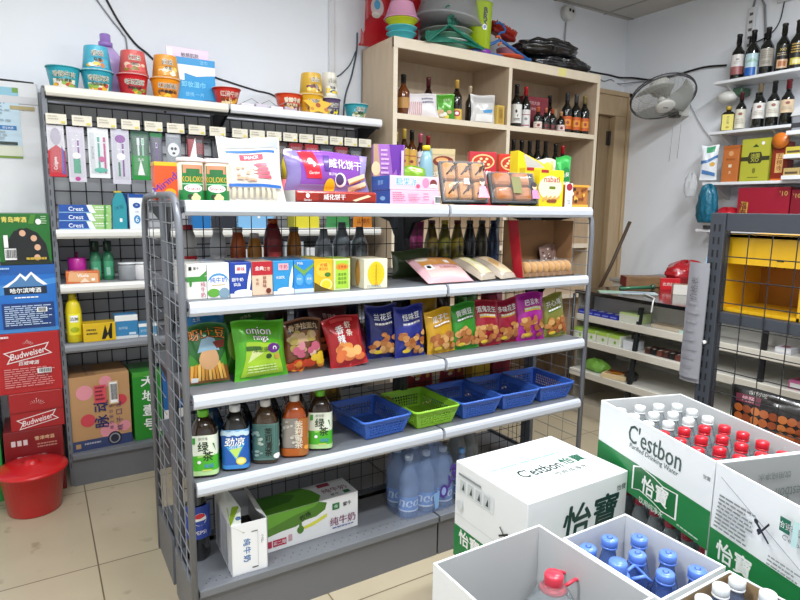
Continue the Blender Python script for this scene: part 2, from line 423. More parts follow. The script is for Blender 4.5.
# ------------------------------------------------------------------ goods, top shelf
Z0 = ZD[0]
W_ = P('#f2f2f0'); K_ = P('#1a1a1a'); R_ = P('#c8202c')
def can_deco(mb):
    f = cylF(mb, lambda z: .0392, .0, .112, 2.6)
    G = P('#1f7a3a'); f.rect(0, 0, 1, .28, G); f.rect(.16, 0, .84, .97, G); f.rect(.2, .74, .8, .97, P('#c98a6a')); f.rect(.3, .66, .7, .86, P('#2f6b3b'))
    f.text('KOLOKO', .5, .58, .017, P('#d8a93c'), bold=.02, wmax=.07); f.ell(.5, .33, .028, .012, W_); f.text('Snacks', .5, .33, .011, R_, bold=.02)
    f.rect(.16, .43, .84, .46, P('#9fd0a8'))
    for u, v in ((.4, .1), (.55, .13), (.5, .06), (.62, .07)): f.ell(u, v, .008, .008, P('#2c3a22') if u < .5 else P('#d8cc9a'))
def can(label, loc):
    o = thing('snack_tub', label, 'snack tub', loc, 0, 'printed snack tubs on the top shelf')
    mb = MB().lathe([(.037, 0), (.039, .003), (.039, .118)], M('#e2cdb6', .35, coat=.3), 24); can_deco(mb); mb.build('body', o)
    MB().lathe([(.0405, 0), (.0415, .003), (.0415, .011), (.038, .013)], M('#e9dcdc', .3, coat=.3), 24, (0, 0, .118)).build('lid', o)
    return o
c0 = can('left one of two round green-labelled snack tubs on the top shelf', (.046, .085, Z0))
dup(c0, (.128, .09, Z0), -.25, 'right one of two round green-labelled snack tubs, beside the white stick bag')
def d_orange(f):
    fr = f['front']; fr.rect(0, .9, 1, 1, P('#f0b429')); fr.text('Mirinda', .5, .5, .026, P('#5a3a9a'), rot=.7, bold=.03); fr.ell(.62, .2, .02, .016, P('#f5a623'))
    f['left'].rect(0, .9, 1, 1, P('#f0b429')); f['left'].rect(.2, .1, .8, .35, W_)
pack('drink_can_pack', 'small orange box with slanted purple lettering standing behind the snack tubs at the shelf end', 'drink box', (.03, .42, Z0), (.082, .07, .135), P('#e2572b'), d_orange)
def d_sticks(f):
    f.text('', .5, .5, .01, W_)
    f.rect(.03, .8, .97, .985, M('#9a9ea4', .4)); f.rect(.1, .72, .9, .76, P('#2f67b5'))
    f.rect(.3, .6, .68, .69, P('#d6455a')); f.text('SNACK', .49, .645, .011, W_, bold=.02)
    for i in range(4): f.rect(.52+.02*i, .5-.06*i, .74+.02*i, .545-.06*i, P('#e0546a'))
    rnd = random.Random(5)
    for i in range(16): f.ell(.25+.3*rnd.random(), .26+.22*rnd.random(), .008, .004, P('#e0a58a'))
    for i in range(9): f.poly([(.08+.09*i, .04), (.13+.09*i, .04), (.12+.09*i, .17), (.07+.09*i, .17)], P('#e9dcc0'))
    f.rect(.1, .18, .95, .225, P('#2f67b5'))
bag('snack_bag', 'large white and clear bag of snack sticks with blue stripes on the top shelf', 'snack bag', (.245, .075, Z0), .215, .225, .06, M('#d6cfc2', .25, coat=.4), d_sticks, rz=-.1, lean=.33, seed=3)
def jar(label, loc, body, low, h=.19):
    o = thing('drink_bottle', label, 'bottle', loc, 0, 'bottles standing on the far side of the top shelf')
    mb = MB().lathe([(.024, 0), (.027, .006), (.027, h*.42)], low, 16).lathe([(.027, h*.42), (.0275, h*.7), (.02, h*.82), (.0155, h*.86)], body, 16)
    mb.build('body', o); MB().lathe([(.0165, 0), (.018, .002), (.018, .02), (.015, .023)], M('#eceff0', .35), 16, (0, 0, h*.86)).build('cap', o); return o
jar('white-capped yellow bottle directly right of the bag of snack sticks on the far side', (.452, .47, Z0), P('#c9b53a'), P('#d9818a'), .215)
jar('middle white-capped yellow and pink bottle behind the purple wafer pack', (.518, .47, Z0), P('#c2b030'), P('#d9707c'), .225)
jar('third white-capped pale bottle behind the purple wafer pack', (.585, .47, Z0), P('#d7a9a0'), P('#b9525c'), .222)
def d_wafer(base, ch):
    def d(f):
        f.rect(0, .0, .15, 1, FOIL('#8478b0')); f.rect(.9, 0, 1, 1, FOIL('#9a8cc0')); f.rect(.15, 0, .9, .16, P('#8f80bc')); f.poly([(.15, .97), (.33, .97), (.40, .3), (.22, .3)], P('#cf1f33'))
        f.ell(.27, .70, .011, .012, W_); f.ell(.29, .63, .012, .012, W_); f.ell(.275, .58, .008, .008, P('#cf1f33')); f.text('Garden', .3, .44, .011, W_, shear=.2, wmax=.04)
        f.rect(.43, .5, .5, .86, P('#4f2b84')); f.text(ch, .7, .68, .034, W_, bold=.03, rot=.03)
        f.text('椰子味', .53, .42, .011, W_)
        f.ell(.5, .1, .022, .03, P('#f3c522')); f.ell(.63, .28, .024, .026, W_); f.ell(.62, .29, .018, .02, P('#4a3a66'))
        for k in range(2): f.poly([(.72, .30-.2*k), (.97, .48-.2*k), (.97, .34-.2*k), (.74, .16-.2*k)], P('#ecd3ae')); f.poly([(.74, .20-.2*k), (.97, .38-.2*k), (.97, .34-.2*k), (.745, .16-.2*k)], P('#b9793f'))
    return d
mb = MB()
bag('wafer_pack', 'large purple wafer pack with white characters standing on the red wafer pack', 'biscuit pack', (.552, .155, Z0+.042), .34, .142, .05, FOIL('#8a4fb4'), d_wafer(0, '威化饼干'), lean=.12, seed=8)
def d_redw(fs):
    f = fs['front']; f.ell(.14, .58, .007, .008, W_); f.text('Garden', .14, .22, .007, W_); f.rect(.27, .2, .32, .8, P('#7a1a10')); f.text('威化饼干', .46, .5, .02, W_, bold=.03); f.poly([(.68, .25), (.88, .75), (.92, .6), (.72, .15)], P('#e8cda6'))
    fs['left'].rect(0, 0, 1, 1, M('#e7e4dc', .3))
pack('wafer_pack', 'flat red wafer biscuit pack lying under the purple wafer pack', 'biscuit pack', (.545, .115, Z0), (.32, .115, .041), FOIL('#9c2a1c'), d_redw, c=.008)
def d_pink(fs):
    f = fs['front']; L_ = P('#5aa0d8')
    f.text('糖果派', .33, .6, .03, W_, bold=.09, wmax=.1); f.text('糖果派', .33, .6, .03, L_, bold=.03, wmax=.1); f.ell(.72, .55, .016, .019, P('#d58bb0')); f.ell(.88, .5, .017, .017, P('#7a3a35')); f.ell(.88, .34, .02, .008, W_); f.ell(.56, .3, .009, .008, P('#d2537a'))
    fs['left'].rect(0, 0, 1, 1, P('#1d56a8')); fs['left'].text('草莓', .5, .5, .02, P('#8fc0ee'))
def d_pink2(fs):
    f = fs['front']; f.lines(.04, .15, .3, .85, 5, P('#c87898')); f.lines(.33, .15, .58, .75, 5, P('#c87898')); f.lines(.62, .2, .74, .8, 3, P('#c87898')); f.barcode(.84, .05, .97, .62)
    fs['left'].rect(0, 0, 1, 1, P('#1d56a8')); fs['left'].ell(.6, .4, .02, .008, P('#8fc0ee'))
pack('biscuit_box', 'upper one of two pink marshmallow biscuit boxes with blue ends, pictures on its face', 'biscuit box', (.876, .135, Z0+.0535), (.225, .14, .053), P('#efc3d8'), d_pink)
pack('biscuit_box', 'lower one of two pink marshmallow biscuit boxes, small print and a barcode on its face', 'biscuit box', (.88, .135, Z0), (.228, .14, .053), P('#f0bcd4'), d_pink2)
def d_purp(fs):
    f = fs['front']; f.poly([(0, 0), (.18, .3), (.22, .6), (.14, 1), (0, 1)], P('#b9957a')); f.ell(.08, .6, .02, .03, P('#e3c8a0')); f.poly([(.5, 1), (.96, 1), (.96, .45), (.9, .35), (.86, .6), (.8, .3), (.74, .6), (.62, .5)], P('#6b2fa0'))
    f.lines(.24, .25, .5, .92, 9, P('#d9b8e8')); f.lines(.5, .12, .85, .3, 3, P('#d9b8e8')); f.rect(.87, .2, .95, .9, P('#d8c4e6'))
pack('snack_box', 'tall purple printed box turned backwards on the far side of the top shelf', 'snack box', (.985, .46, Z0), (.14, .06, .262), P('#a267bd'), d_purp, rz=-.35)
CLEAR = M('#e9eef0', .12, trans=0, alpha=.10, coat=.5)
BREAD = M('#a8642c', .55, noise=.25, ns=30); BREAD2 = M('#b98048', .55, noise=.18, ns=30); CHOC = M('#4a2a1c', .5)
def breadtray(label, loc, w, d, h, lean, kind, rz=0):
    o = thing('bread_tray', label, 'packed bread', loc, rz, 'packed breads on the top shelf', rx=lean)
    tr = MB(); tr.box((-w/2, 0, 0), (w/2, h, .006), M('#2a2c30', .4), .002)
    for a, b, c, e in ((-w/2, 0, -w/2+.006, h), (w/2-.006, 0, w/2, h), (-w/2, 0, w/2, .006), (-w/2, h-.006, w/2, h)): tr.box((a, b, 0), (c, e, d*.55), M('#2a2c30', .4))
    tr.build('tray', o)
    if kind == 0:
        for i in range(3):
            for j in range(2):
                b = MB().box((-w*.15, -h*.225, -d*.35), (w*.15, h*.225, d*.5), BREAD2, .016)
                for k in range(3): b.tube([(-w*.08+.02*k, -.02+.012*k, d*.5), (w*.02+.014*k, .0+.012*k, d*.51), (w*.06, .015, d*.48)], .0035, CHOC, 5)
                b.build('bread_roll', o, (-w/3.1+i*w/3.1, h*.26+j*h*.48, d*.35))
    else:
        for i in range(2):
            for j in range(2):
                MB().box((-w*.2, -h*.225, -d*.35), (w*.2, h*.225, d*.55), BREAD, .016).build('bread_roll', o, (-w*.25+i*w*.42, h*.26+j*h*.48, d*.35))
    fl = MB(); fl.grid(lambda u, v: ((u-.5)*(w+.012), v*(h+.01)-.005, d*(.55+.5*(math.sin(PI*u)*math.sin(PI*v))**.4)), 14, 10, CLEAR); fl.build('film', o)
    lb = MB()
    fb = F(lb, lambda u, v, q: (-w/2+u*w, v*h, d*1.08+q), w, h)
    if kind == 0: fb.rect(.45, .36, .56, .5, W_)
    else: fb.rect(.42, .2, .62, .75, P('#7b7a4a'))
    lb.build('sticker', o)
    l2 = MB(); fb = F(l2, lambda u, v, q: (-w/2+u*w, v*h, d*1.08+q), w, h)
    if kind == 0: fb.poly([(.72, .03), (.98, .03), (.92, .3), (.86, .36), (.78, .3)], P('#d98aa0')); fb.ell(.85, .42, .011, .013, P('#e2b79a')); fb.ell(.85, .47, .011, .009, P('#2b1d1a'))
    else: fb.poly([(.82, .03), (.99, .03), (.97, .3), (.9, .36), (.84, .3)], P('#c07aa0')); fb.ell(.91, .42, .01, .012, P('#e2b79a')); fb.ell(.91, .5, .012, .012, P('#2b1d1a'))
    l2.build('picture_sticker', o)
    return o
breadtray('tray of six chocolate-swirled bread rolls under film at the top shelf joint', (1.105, .05, Z0+.004), .19, .05, .175, 1.15, 0, -.3)
breadtray('film-packed tray of four plain golden bread rolls leaning on the top shelf', (1.365, .045, Z0+.004), .205, .05, .14, 1.1, 1, -.3)
def d_nab(back):
    def d(fs):
        f = fs['front']; f.rect(.05, .92, .35, 1, P('#a8262e'))
        f.ell(.45, .52, .066*(1 if not back else .4), .052, P('#f3ecc2'))
        f.text('nabati', .5, .75, .026, P('#b02048'), bold=.05, wmax=.12); f.rect(.4, .48, .66, .56, P('#6b7c2a'))
        for k in range(4): f.poly([(.14+.17*k, .12+.05*(k % 2)), (.34+.17*k, .24), (.34+.17*k, .32), (.14+.17*k, .22)], P('#d9a45a')); f.ell(.4+.08*k, .16, .012, .008, P('#8a4a2a'))
        fs['left'].text('nabati', .5, .6, .015, P('#e9d9a0')); fs['left'].rect(.1, .1, .9, .3, P('#8a8a8a'))
    return d
pack('wafer_box', 'bright yellow wafer box with purple lettering at the front of the top shelf', 'wafer box', (1.562, .042, Z0), (.135, .045, .158), P('#f0d21e'), d_nab(0), rz=-.08)
pack('wafer_box', 'yellow wafer box half hidden behind the front yellow wafer box', 'wafer box', (1.535, .105, Z0), (.13, .045, .17), P('#e8c61c'), d_nab(1), rz=-.1)
mb = MB().prism([(-.12, 0), (.12, 0), (.12, .12), (.02, .2), (-.12, .25)], -.03, .03, P('#f0cf1c'), 'y')
f = F(mb, lambda u, v, o: (-.12+u*.24, -.03-o, v*.25), .24, .25); f.poly([(.12, .95), (.5, .8), (.9, .55), (.75, .3), (.35, .3)], P('#b8b8b6')); f.ell(.5, .58, .025, .03, P('#e9c81e')); f.ell(.5, .58, .012, .02, P('#9a7a20'))
tag(mb.build('display_carton', None, (1.62, .19, Z0), (0, 0, -.1)), 'tall slanted yellow display carton with a grey panel behind the wafer boxes', 'display carton')
pack('wafer_box', 'narrow amber-yellow box between the front yellow wafer box and the brown patterned box', 'wafer box', (1.650, .125, Z0), (.04, .05, .155), P('#e8ae1c'), None)
def d_brown(fs):
    f = fs['front']; rnd = random.Random(4)
    for k in range(26): f.ell(rnd.uniform(.06, .94), rnd.uniform(.25, .85), .008, .008, P(rnd.choice(['#3b2413', '#f1e3c0', '#7a3a14', '#e6b04a'])), 10)
    f.rect(0, 0, 1, .12, P('#f0b040')); f.rect(0, .9, 1, 1, P('#e0a030'))
pack('snack_box', 'low orange-brown patterned box at the right end of the top shelf', 'snack box', (1.725, .055, Z0), (.15, .06, .1), P('#b5702a'), d_brown)
def tagcard(f):
    f = f['front']; f.ell(.5, .84, .019, .016, P('#a01c30')); f.rect(.15, .05, .85, .66, W_); f.text('七', .5, .42, .015, R_); f.lines(.25, .1, .75, .3, 3, P('#888888'))
pack('price_sign', 'small white card with a red round top standing before the patterned box', 'sign', (1.668, .018, Z0), (.044, .004, .105), P('#eef0ee'), tagcard, c=.0005)
def d_pizza(ch, col):
    def d(fs):
        f = fs['front']; f.ell(.5, .82, .058, .036, P('#e9c98a')); f.ell(.5, .82, .05, .029, P('#c23a2a'))
        for k in range(7): f.ell(.28+.07*k, .82+.05*(k % 3-1), .008, .006, P('#f0dca0'))
        f.text(ch, .58, .6, .03, W_, bold=.06); f.rect(.0, .06, 1, .14, P('#a31c1c')); f.lines(.08, .38, .4, .46, 2, W_)
    return d
pack('snack_box', 'left red snack box with a food picture at the back of the top shelf', 'snack box', (1.515, .45, Z0), (.135, .045, .262), P('#c5303c'), d_pizza('面包', 0), rz=-.4)
pack('snack_box', 'right red snack box with a pizza-like picture at the back of the top shelf', 'snack box', (1.70, .45, Z0), (.135, .045, .262), P('#cf3526'), d_pizza('披萨', 1), rz=-.4)
def d_choc(fs):
    f = fs['front']; f.ell(.55, .78, .05, .025, P('#7a2f22')); f.ell(.5, .8, .03, .012, P('#d99a5a')); f.text('巧克力', .5, .55, .026, P('#e8e4da'), bold=.05, wmax=.13); f.rect(0, .9, 1, 1, P('#cdb98a')); f.rect(0, 0, .12, 1, P('#8fb2bc'))
pack('snack_box', 'beige box with a brown food picture behind the tray of chocolate bread rolls', 'snack box', (1.275, .46, Z0), (.125, .05, .262), P('#c9b08a'), d_choc, rz=-.4)
o = thing('drink_bottle', 'pale blue bottle with a bright yellow cap behind the chocolate bread tray', 'bottle', (1.185, .45, Z0))
MB().lathe([(.03, 0), (.034, .01), (.034, .17), (.026, .22), (.014, .25)], P('#86aebc'), 16).build('body', o); MB().lathe([(.019, 0), (.019, .02), (.016, .022)], P('#e6c81e'), 16, (0, 0, .25)).build('cap', o)
bag('snack_bag', 'low light-green packet behind the pink biscuit boxes on the far side', 'snack bag', (1.10, .42, Z0), .14, .17, .04, FOIL('#7fae2c'), None, rz=.1, seed=2)
def d_gp(f): f.ell(.5, .62, .03, .035, P('#1d7a3c')); f.rect(.3, .1, .8, .5, W_); f.text('山葵', .5, .62, .02, W_)
bag('snack_bag', 'green upright snack packet with a white panel at the right end of the far side', 'snack bag', (1.757, .145, Z0), .085, .235, .045, FOIL('#35a34a'), d_gp, rz=-.2, seed=5)
bag('snack_bag', 'white and yellow snack packet standing between the display carton and the green packet', 'snack bag', (1.722, .215, Z0), .11, .225, .05, FOIL('#e6e2d2'), lambda f: f.poly([(.2, .9), (.8, .95), (.5, .5)], P('#d8b83a')), rz=-.1, seed=6)
# ------------------------------------------------------------------ second shelf: drink cartons, breads
Z1 = ZD[1]
GRN = P('#3f8f3a'); BLU = P('#1f5fb4'); TXT = P('#3a3a3a')
def m1(fs):
    f = fs['front']; f.poly([(0, .62), (.2, .55), (.3, .62), (.55, .6), (1, .8), (1, .68), (.7, .58), (.2, .5), (0, .5)], GRN); f.rect(0, .5, 1, .64, GRN); f.ell(.18, .46, .004, .012, GRN); f.rect(.1, .82, .25, .92, K_); f.text('蒙牛', .48, .87, .009, K_)
    f.vtext('纯牛奶', .8, .42, .015, P('#b85a78'), bold=.02)
    fs['left'].rect(0, .5, 1, .62, GRN)
def m2(fs):
    f = fs['front']; f.ell(.5, .45, .034, .03, P('#4a8fc4')); f.ell(.5, .40, .034, .028, W_); f.text('纯牛奶', .5, .52, .017, BLU, bold=.05, wmax=.055); f.rect(.2, .36, .8, .39, P('#b49a6a')); f.ell(.27, .16, .02, .014, P('#5ea13a')); f.ell(.75, .14, .017, .018, P('#7d98aa'))
def m3(fs):
    f = fs['front']; f.rect(.25, .68, .75, .92, P('#e3e6f2')); f.text('原味', .5, .8, .013, R_, bold=.04); f.text('甜牛奶', .35, .5, .012, W_, bold=.03); f.text('饮品', .32, .36, .011, W_, bold=.03)
    f.poly([(.95, .85), (.98, .5), (.9, .2), (.75, .12), (.82, .5)], W_); f.ell(.6, .13, .03, .009, W_); f.rect(0, 0, 1, .1, W_)
def m4(fs):
    f = fs['front']; f.rect(0, .6, 1, 1, P('#b2202c')); f.text('金典', .35, .8, .014, W_, bold=.02); f.text('红枣', .7, .78, .013, P('#e8c8b0')); f.vtext('牛奶', .25, .46, .011, P('#7a3a2a')); f.vtext('核桃味', .6, .52, .012, P('#7a3a2a'), bold=.02); f.ell(.78, .13, .009, .009, P('#6b2a22'))
def m5(fs):
    f = fs['front']; f.rect(.25, .72, .75, .92, P('#d9a9b4')); f.text('牛奶', .5, .82, .014, P('#b23a5a'), bold=.03); f.text('优酸乳', .35, .5, .01, W_); f.poly([(.95, .85), (.97, .5), (.9, .2), (.74, .12), (.8, .5)], W_); f.ell(.6, .12, .03, .009, W_); f.rect(0, 0, 1, .09, W_)
def m6(fs):
    f = fs['front']; f.poly([(0, .9), (.5, .68), (1, .9), (1, .8), (.55, .56), (.5, .5), (.45, .56), (0, .8)], P('#6fa04a')); f.ell(.27, .4, .014, .02, P('#4fa0dc')); f.ell(.75, .4, .014, .02, P('#4fa0dc')); f.text('牛奶', .25, .42, .008, W_); f.text('原味', .75, .42, .008, W_); f.rect(0, 0, 1, .12, P('#c9d4de')); f.text('Milk', .3, .9, .009, W_)
def m7(fs):
    f = fs['front']; f.ell(.5, .68, .03, .028, P('#f0c040')); f.text('柠檬', .5, .82, .013, P('#c24a1a'), bold=.03); f.text('茶饮料', .48, .7, .011, P('#c24a1a')); f.ell(.7, .52, .012, .008, P('#3f7a2a')); f.ell(.62, .2, .024, .022, P('#f4e58a')); f.ell(.62, .2, .018, .016, P('#eacb30')); f.poly([(0, 0), (1, 0), (.4, .14), (0, .3)], P('#5a4a1c'))
def m8(fs):
    f = fs['front']; f.rect(.12, .06, .88, .94, P('#a5cf3e')); f.ell(.5, .74, .026, .013, P('#d79a2a')); f.text('王老吉', .5, .74, .011, R_, bold=.05)
    for i in range(3): f.text('清凉茶', .5, .5-.13*i, .011, P('#3c6a1c'))
    f = fs['top']; f.rect(0, 0, 1, 1, P('#a5c04a'))
cs = [('milk_carton', 'white milk carton with a green drip, leftmost in the carton row on the second shelf', '#eceae4', m1), ('milk_carton', 'white milk carton with blue lettering and a small fruit picture on the second shelf', '#f0f2f2', m2),
      ('milk_carton', 'dark blue milk carton with a milk splash on the second shelf', '#1f3f9a', m3), ('milk_carton', 'red-topped beige walnut milk carton on the second shelf', '#dfbfa4', m4), ('milk_carton', 'sky-blue milk carton with a milk splash beside the red-topped carton', '#2f8fc8', m5),
      ('milk_carton', 'light blue milk carton with two round panels beside the yellow tea carton', '#2a86cc', m6), ('tea_carton', 'yellow lemon tea carton on the second shelf', '#e6b41e', m7), ('tea_carton', 'light green herbal tea carton at the right end of the carton row', '#d3dfa0', m8)]
xs = [.012, .075, .147, .221, .294, .369, .444, .519, .588]
TOPC = P('#8a8d90')
for i, (n, l, c, d) in enumerate(cs):
    w = xs[i+1]-xs[i]-.002
    pack(n, l, 'drink carton', ((xs[i]+xs[i+1])/2, .045+.04, Z1), (w, .085, .114), P(c), d)
# a second row of cartons behind the first
for i in range(7):
    pack('milk_carton', 'carton top seen behind the %s carton of the front row, second shelf' % ORD[i], 'drink carton', (.045+.073*i, .185, Z1), (.066, .085, .113), P(['#d9d7d0','#dcdfe0','#c9cdd6','#b7b2ac','#aec4d2','#a9c2d4','#cfc39a'][i]), None, group='cartons in the back row of the second shelf')
def m9(fs):
    f = fs['front']; f.ell(.5, .5, .036, .046, P('#e2c421')); f.ell(.5, .5, .003, .04, P('#b89416'))
    for k in range(5): f.poly([(.22, .25+.12*k), (.5, .3+.12*k), (.78, .25+.12*k), (.5, .32+.12*k)], P('#cfae18'))
    f.poly([(.42, .1), (.5, .3), (.58, .1)], P('#d99a3a')); f.lines(.1, .03, .9, .12, 2, P('#8aa0a8'))
    l = fs['left']; l.rect(.05, 0, .3, 1, P('#b79a30')); l.ell(.65, .5, .02, .05, P('#d29a4a'))
pack('leaf_box', 'cream box with a big yellow leaf picture standing apart on the second shelf', 'box', (.685, .1, Z1), (.098, .15, .11), P('#e6dfc4'), m9)
# opened and film packed breads
def flatpack(label, loc, w, l, rz, lean, body, deco, name='bread_pack'):
    o = thing(name, label, 'packed bread', loc, rz, None, rx=lean)
    mb = MB(); fn = lambda u, v: ((u-.5)*w, v*l, .004+.03*(math.sin(PI*u)*math.sin(PI*v))**.35)
    mb.grid(fn, 14, 14, body); mb.grid(lambda u, v: ((u-.5)*w, v*l, .002), 2, 2, body)
    if deco: deco(F(mb, lambda u, v, q: (fn(u, v)[0], fn(u, v)[1], fn(u, v)[2]+q), w, l, 8, 8))
    mb.build('wrapper', o); return o
def d_bun(f):
    f.rect(.1, .1, .9, .42, P('#d9b5b0')); f.rect(.1, .5, .9, .88, P('#cf8f4a')); f.ell(.22, .8, .03, .02, P('#e2d0c0')); f.rect(.62, .56, .72, .7, W_); f.rect(.13, .34, .28, .52, W_); f.ell(.2, .43, .01, .01, K_); f.text('面包', .2, .47, .008, K_)
    f.text('北海道吐司', .58, .38, .016, P('#a8442e'), wmax=.12)
flatpack('large pink-wrapped flat bread pack at the middle joint of the second shelf', (1.03, .02, Z1+.002), .225, .19, .0, .42, M('#d7a8ae', .3, coat=.4), d_bun)
def d_sand(f): f.rect(.2, .12, .8, .86, M('#e9d9a4', .5)); f.rect(.3, .2, .66, .8, M('#efe6c4', .5)); f.rect(.55, .55, .8, .85, P('#a9b04a'))
flatpack('clear tray of pale sandwich bread beside the pink bread pack', (1.235, .03, Z1+.002), .12, .19, .25, .4, M('#a79a8a', .25, coat=.4), d_sand)
flatpack('second clear tray of pale brown bread next to the red biscuit display box', (1.345, .03, Z1+.002), .12, .19, .25, .4, M('#ac9f90', .25, coat=.4), lambda f: (f.rect(.2, .1, .8, .85, M('#d9c3a0', .5)), f.poly([(.3, .3), (.7, .5), (.6, .75), (.25, .6)], M('#c9a06a', .5))))
bag('snack_bag', 'dark shiny packet with green edge lying behind the pink bread pack', 'snack bag', (1.0, .27, Z1), .2, .12, .04, FOIL('#3c4a2c'), None, lean=.1, seed=12)
CARD = M('#8f6a48', .7, noise=.06, ns=12); REDC = P('#b3202e')
mb = MB(); 
mb.box((1.425, .165, Z1), (1.745, .17, Z1+.25), CARD); mb.box((1.425, .03, Z1), (1.745, .17, Z1+.004), CARD); mb.box((1.74, .05, Z1), (1.745, .17, Z1+.25), CARD); mb.box((1.43, .03, Z1), (1.745, .034, Z1+.02), CARD)
mb.prism([(.165, Z1), (.03, Z1), (.03, Z1+.02), (.10, Z1+.25), (.165, Z1+.25)], 1.425, 1.43, CARD, 'x'); mb.prism([(.03, Z1), (.03, Z1+.02), (.075, Z1+.25), (.14, Z1+.25), (.085, Z1)], 1.4225, 1.4245, REDC, 'x')
tag(mb.build('display_carton'), 'open brown display carton with a red side holding wrapped round biscuits', 'display carton')
for i in range(8):
    o = thing('wrapped_biscuit', '%s wrapped round biscuit from the left in the brown display carton' % ORD[i], 'biscuit', (1.462+.036*i, .06, Z1+.039), .35+.1*(i % 3), 'wrapped biscuits in the display carton')
    MB().lathe([(.0, -.008), (.028, -.007), (.031, 0), (.028, .007), (0, .008)], M('#c99a62', .6, noise=.15, ns=60), 18, T=Matrix.Rotation(PI/2, 4, 'Y')).build('biscuit', o)
    fn = MB().grid(lambda u, v: (.0+.010*math.sin(PI*u)*math.sin(PI*v)*(1)-.0105+.0, (u-.5)*.075, (v-.5)*.076), 8, 8, CLEAR); fn.build('wrapper', o)
for i in range(2):
    bag('snack_bag', ['dark speckled packet at the back right of the brown display carton', 'second dark speckled packet beside it in the display carton corner'][i], 'snack bag', (1.65+.05*i, .11+.02*i, Z1+.005), .08, .13, .03, FOIL('#8a6f66'), lambda f: [f.ell(random.random()*.8+.1, random.random()*.8+.1, .005, .004, P(random.choice(['#d8ccc4', '#5a2a2a']))) for _ in range(16)], seed=20+i, lean=.15)

# bottles standing on the far side of the second shelf, seen through the mesh
def simple_bottle(label, loc, prof, body, cap, capr, band=None, name='drink_bottle', group=None, caph=.02):
    o = thing(name, label, 'bottle', loc, 0, group); MB().lathe(prof, body, 18).build('body', o)
    zt = prof[-1][1]
    if cap: MB().lathe([(capr, 0), (capr, caph*.9), (capr*.85, caph)], cap, 14, (0, 0, zt)).build('cap', o)
    if band:
        lb = MB(); rf = pint(prof); f = cylF(lb, rf, band[0], band[1], 2.6); f.rect(0, 0, 1, 1, band[2]); f.rect(.2, .3, .8, .6, band[3]); lb.build('paper_label', o)
    return o
pb = [(.03, 0), (.032, .01), (.032, .13), (.026, .165), (.018, .19)]
G_ = 'bottles on the far side of the second shelf'
YF2 = .55
simple_bottle('white bottle with red band and cap, leftmost behind the second shelf mesh', (.125, YF2, Z1), [(.036, 0), (.036, .14), (.03, .18), (.022, .2)], P('#c9c6c4'), P('#a81f30'), .024, (.07, .1, R_, R_), group=G_)
simple_bottle('grey-white bottle second from the left behind the mesh of the second shelf', (.245, YF2, Z1), pb, P('#b9bbbf'), P('#cfd2d6'), .02, (.03, .1, P('#d5d6d8'), P('#8a8d92')), group=G_)
simple_bottle('amber bottle with a grey cap, third behind the mesh of the second shelf', (.325, YF2, Z1), pb, P('#b5551a'), P('#d9cfc6'), .02, (.03, .09, P('#a82420'), P('#d8a04a')), group=G_)
simple_bottle('short amber bottle between the amber and the tall red bottle', (.395, YF2, Z1), [(.028, 0), (.03, .01), (.03, .12), (.02, .165)], P('#c8862c'), P('#d8cfc6'), .019, (.02, .08, P('#c98a6a'), P('#e9e0d0')), group=G_)
simple_bottle('tall dark red bottle with an orange cap behind the mesh', (.475, YF2, Z1), [(.038, 0), (.04, .01), (.04, .16), (.03, .2), (.02, .225)], P('#7a1c20'), P('#b5521c'), .022, (.03, .16, P('#a0222a'), P('#c84a4a')), group=G_)
simple_bottle('amber bottle right of the tall dark red bottle', (.57, YF2, Z1), pb, P('#b8741c'), P('#9c8f82'), .02, (.02, .09, P('#9a938c'), P('#c9c4bc')), group=G_)
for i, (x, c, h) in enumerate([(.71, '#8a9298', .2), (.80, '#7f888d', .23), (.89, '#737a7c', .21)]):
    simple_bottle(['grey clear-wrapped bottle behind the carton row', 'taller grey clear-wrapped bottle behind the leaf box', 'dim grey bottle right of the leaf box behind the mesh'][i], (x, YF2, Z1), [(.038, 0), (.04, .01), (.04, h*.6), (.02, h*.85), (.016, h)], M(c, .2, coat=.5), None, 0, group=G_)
bag('snack_bag', 'orange and black tag-shaped packet hanging dim behind the mesh near the middle post', 'snack bag', (.99, .60, Z1+.09), .12, .16, .02, FOIL('#e0862a'), lambda f: (f.rect(.1, .45, .9, .95, P('#4a2a1a')), f.text('山楂', .5, .2, .03, P('#7a2a10'))), seed=14) if False else None
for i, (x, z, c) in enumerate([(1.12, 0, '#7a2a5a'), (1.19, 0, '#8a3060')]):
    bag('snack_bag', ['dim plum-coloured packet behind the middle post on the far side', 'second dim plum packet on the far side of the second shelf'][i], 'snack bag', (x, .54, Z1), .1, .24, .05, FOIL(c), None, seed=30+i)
for i in range(6):
    simple_bottle('%s dim bottle from the left behind the pink and clear bread packs' % ORD[i], (1.30+.08*i, .56, Z1), [(.034, 0), (.036, .01), (.036, .13), (.024, .18), (.015, .22)], M(['#6a5a20', '#6f6a28', '#7a6a22', '#2c2c30', '#4a4434', '#3a4a6a'][i], .25, coat=.4), P(['#4a2a20', '#c9b23a', '#6a1c1c', '#333333', '#555555', '#334a6a'][i]), .018, group=G_)

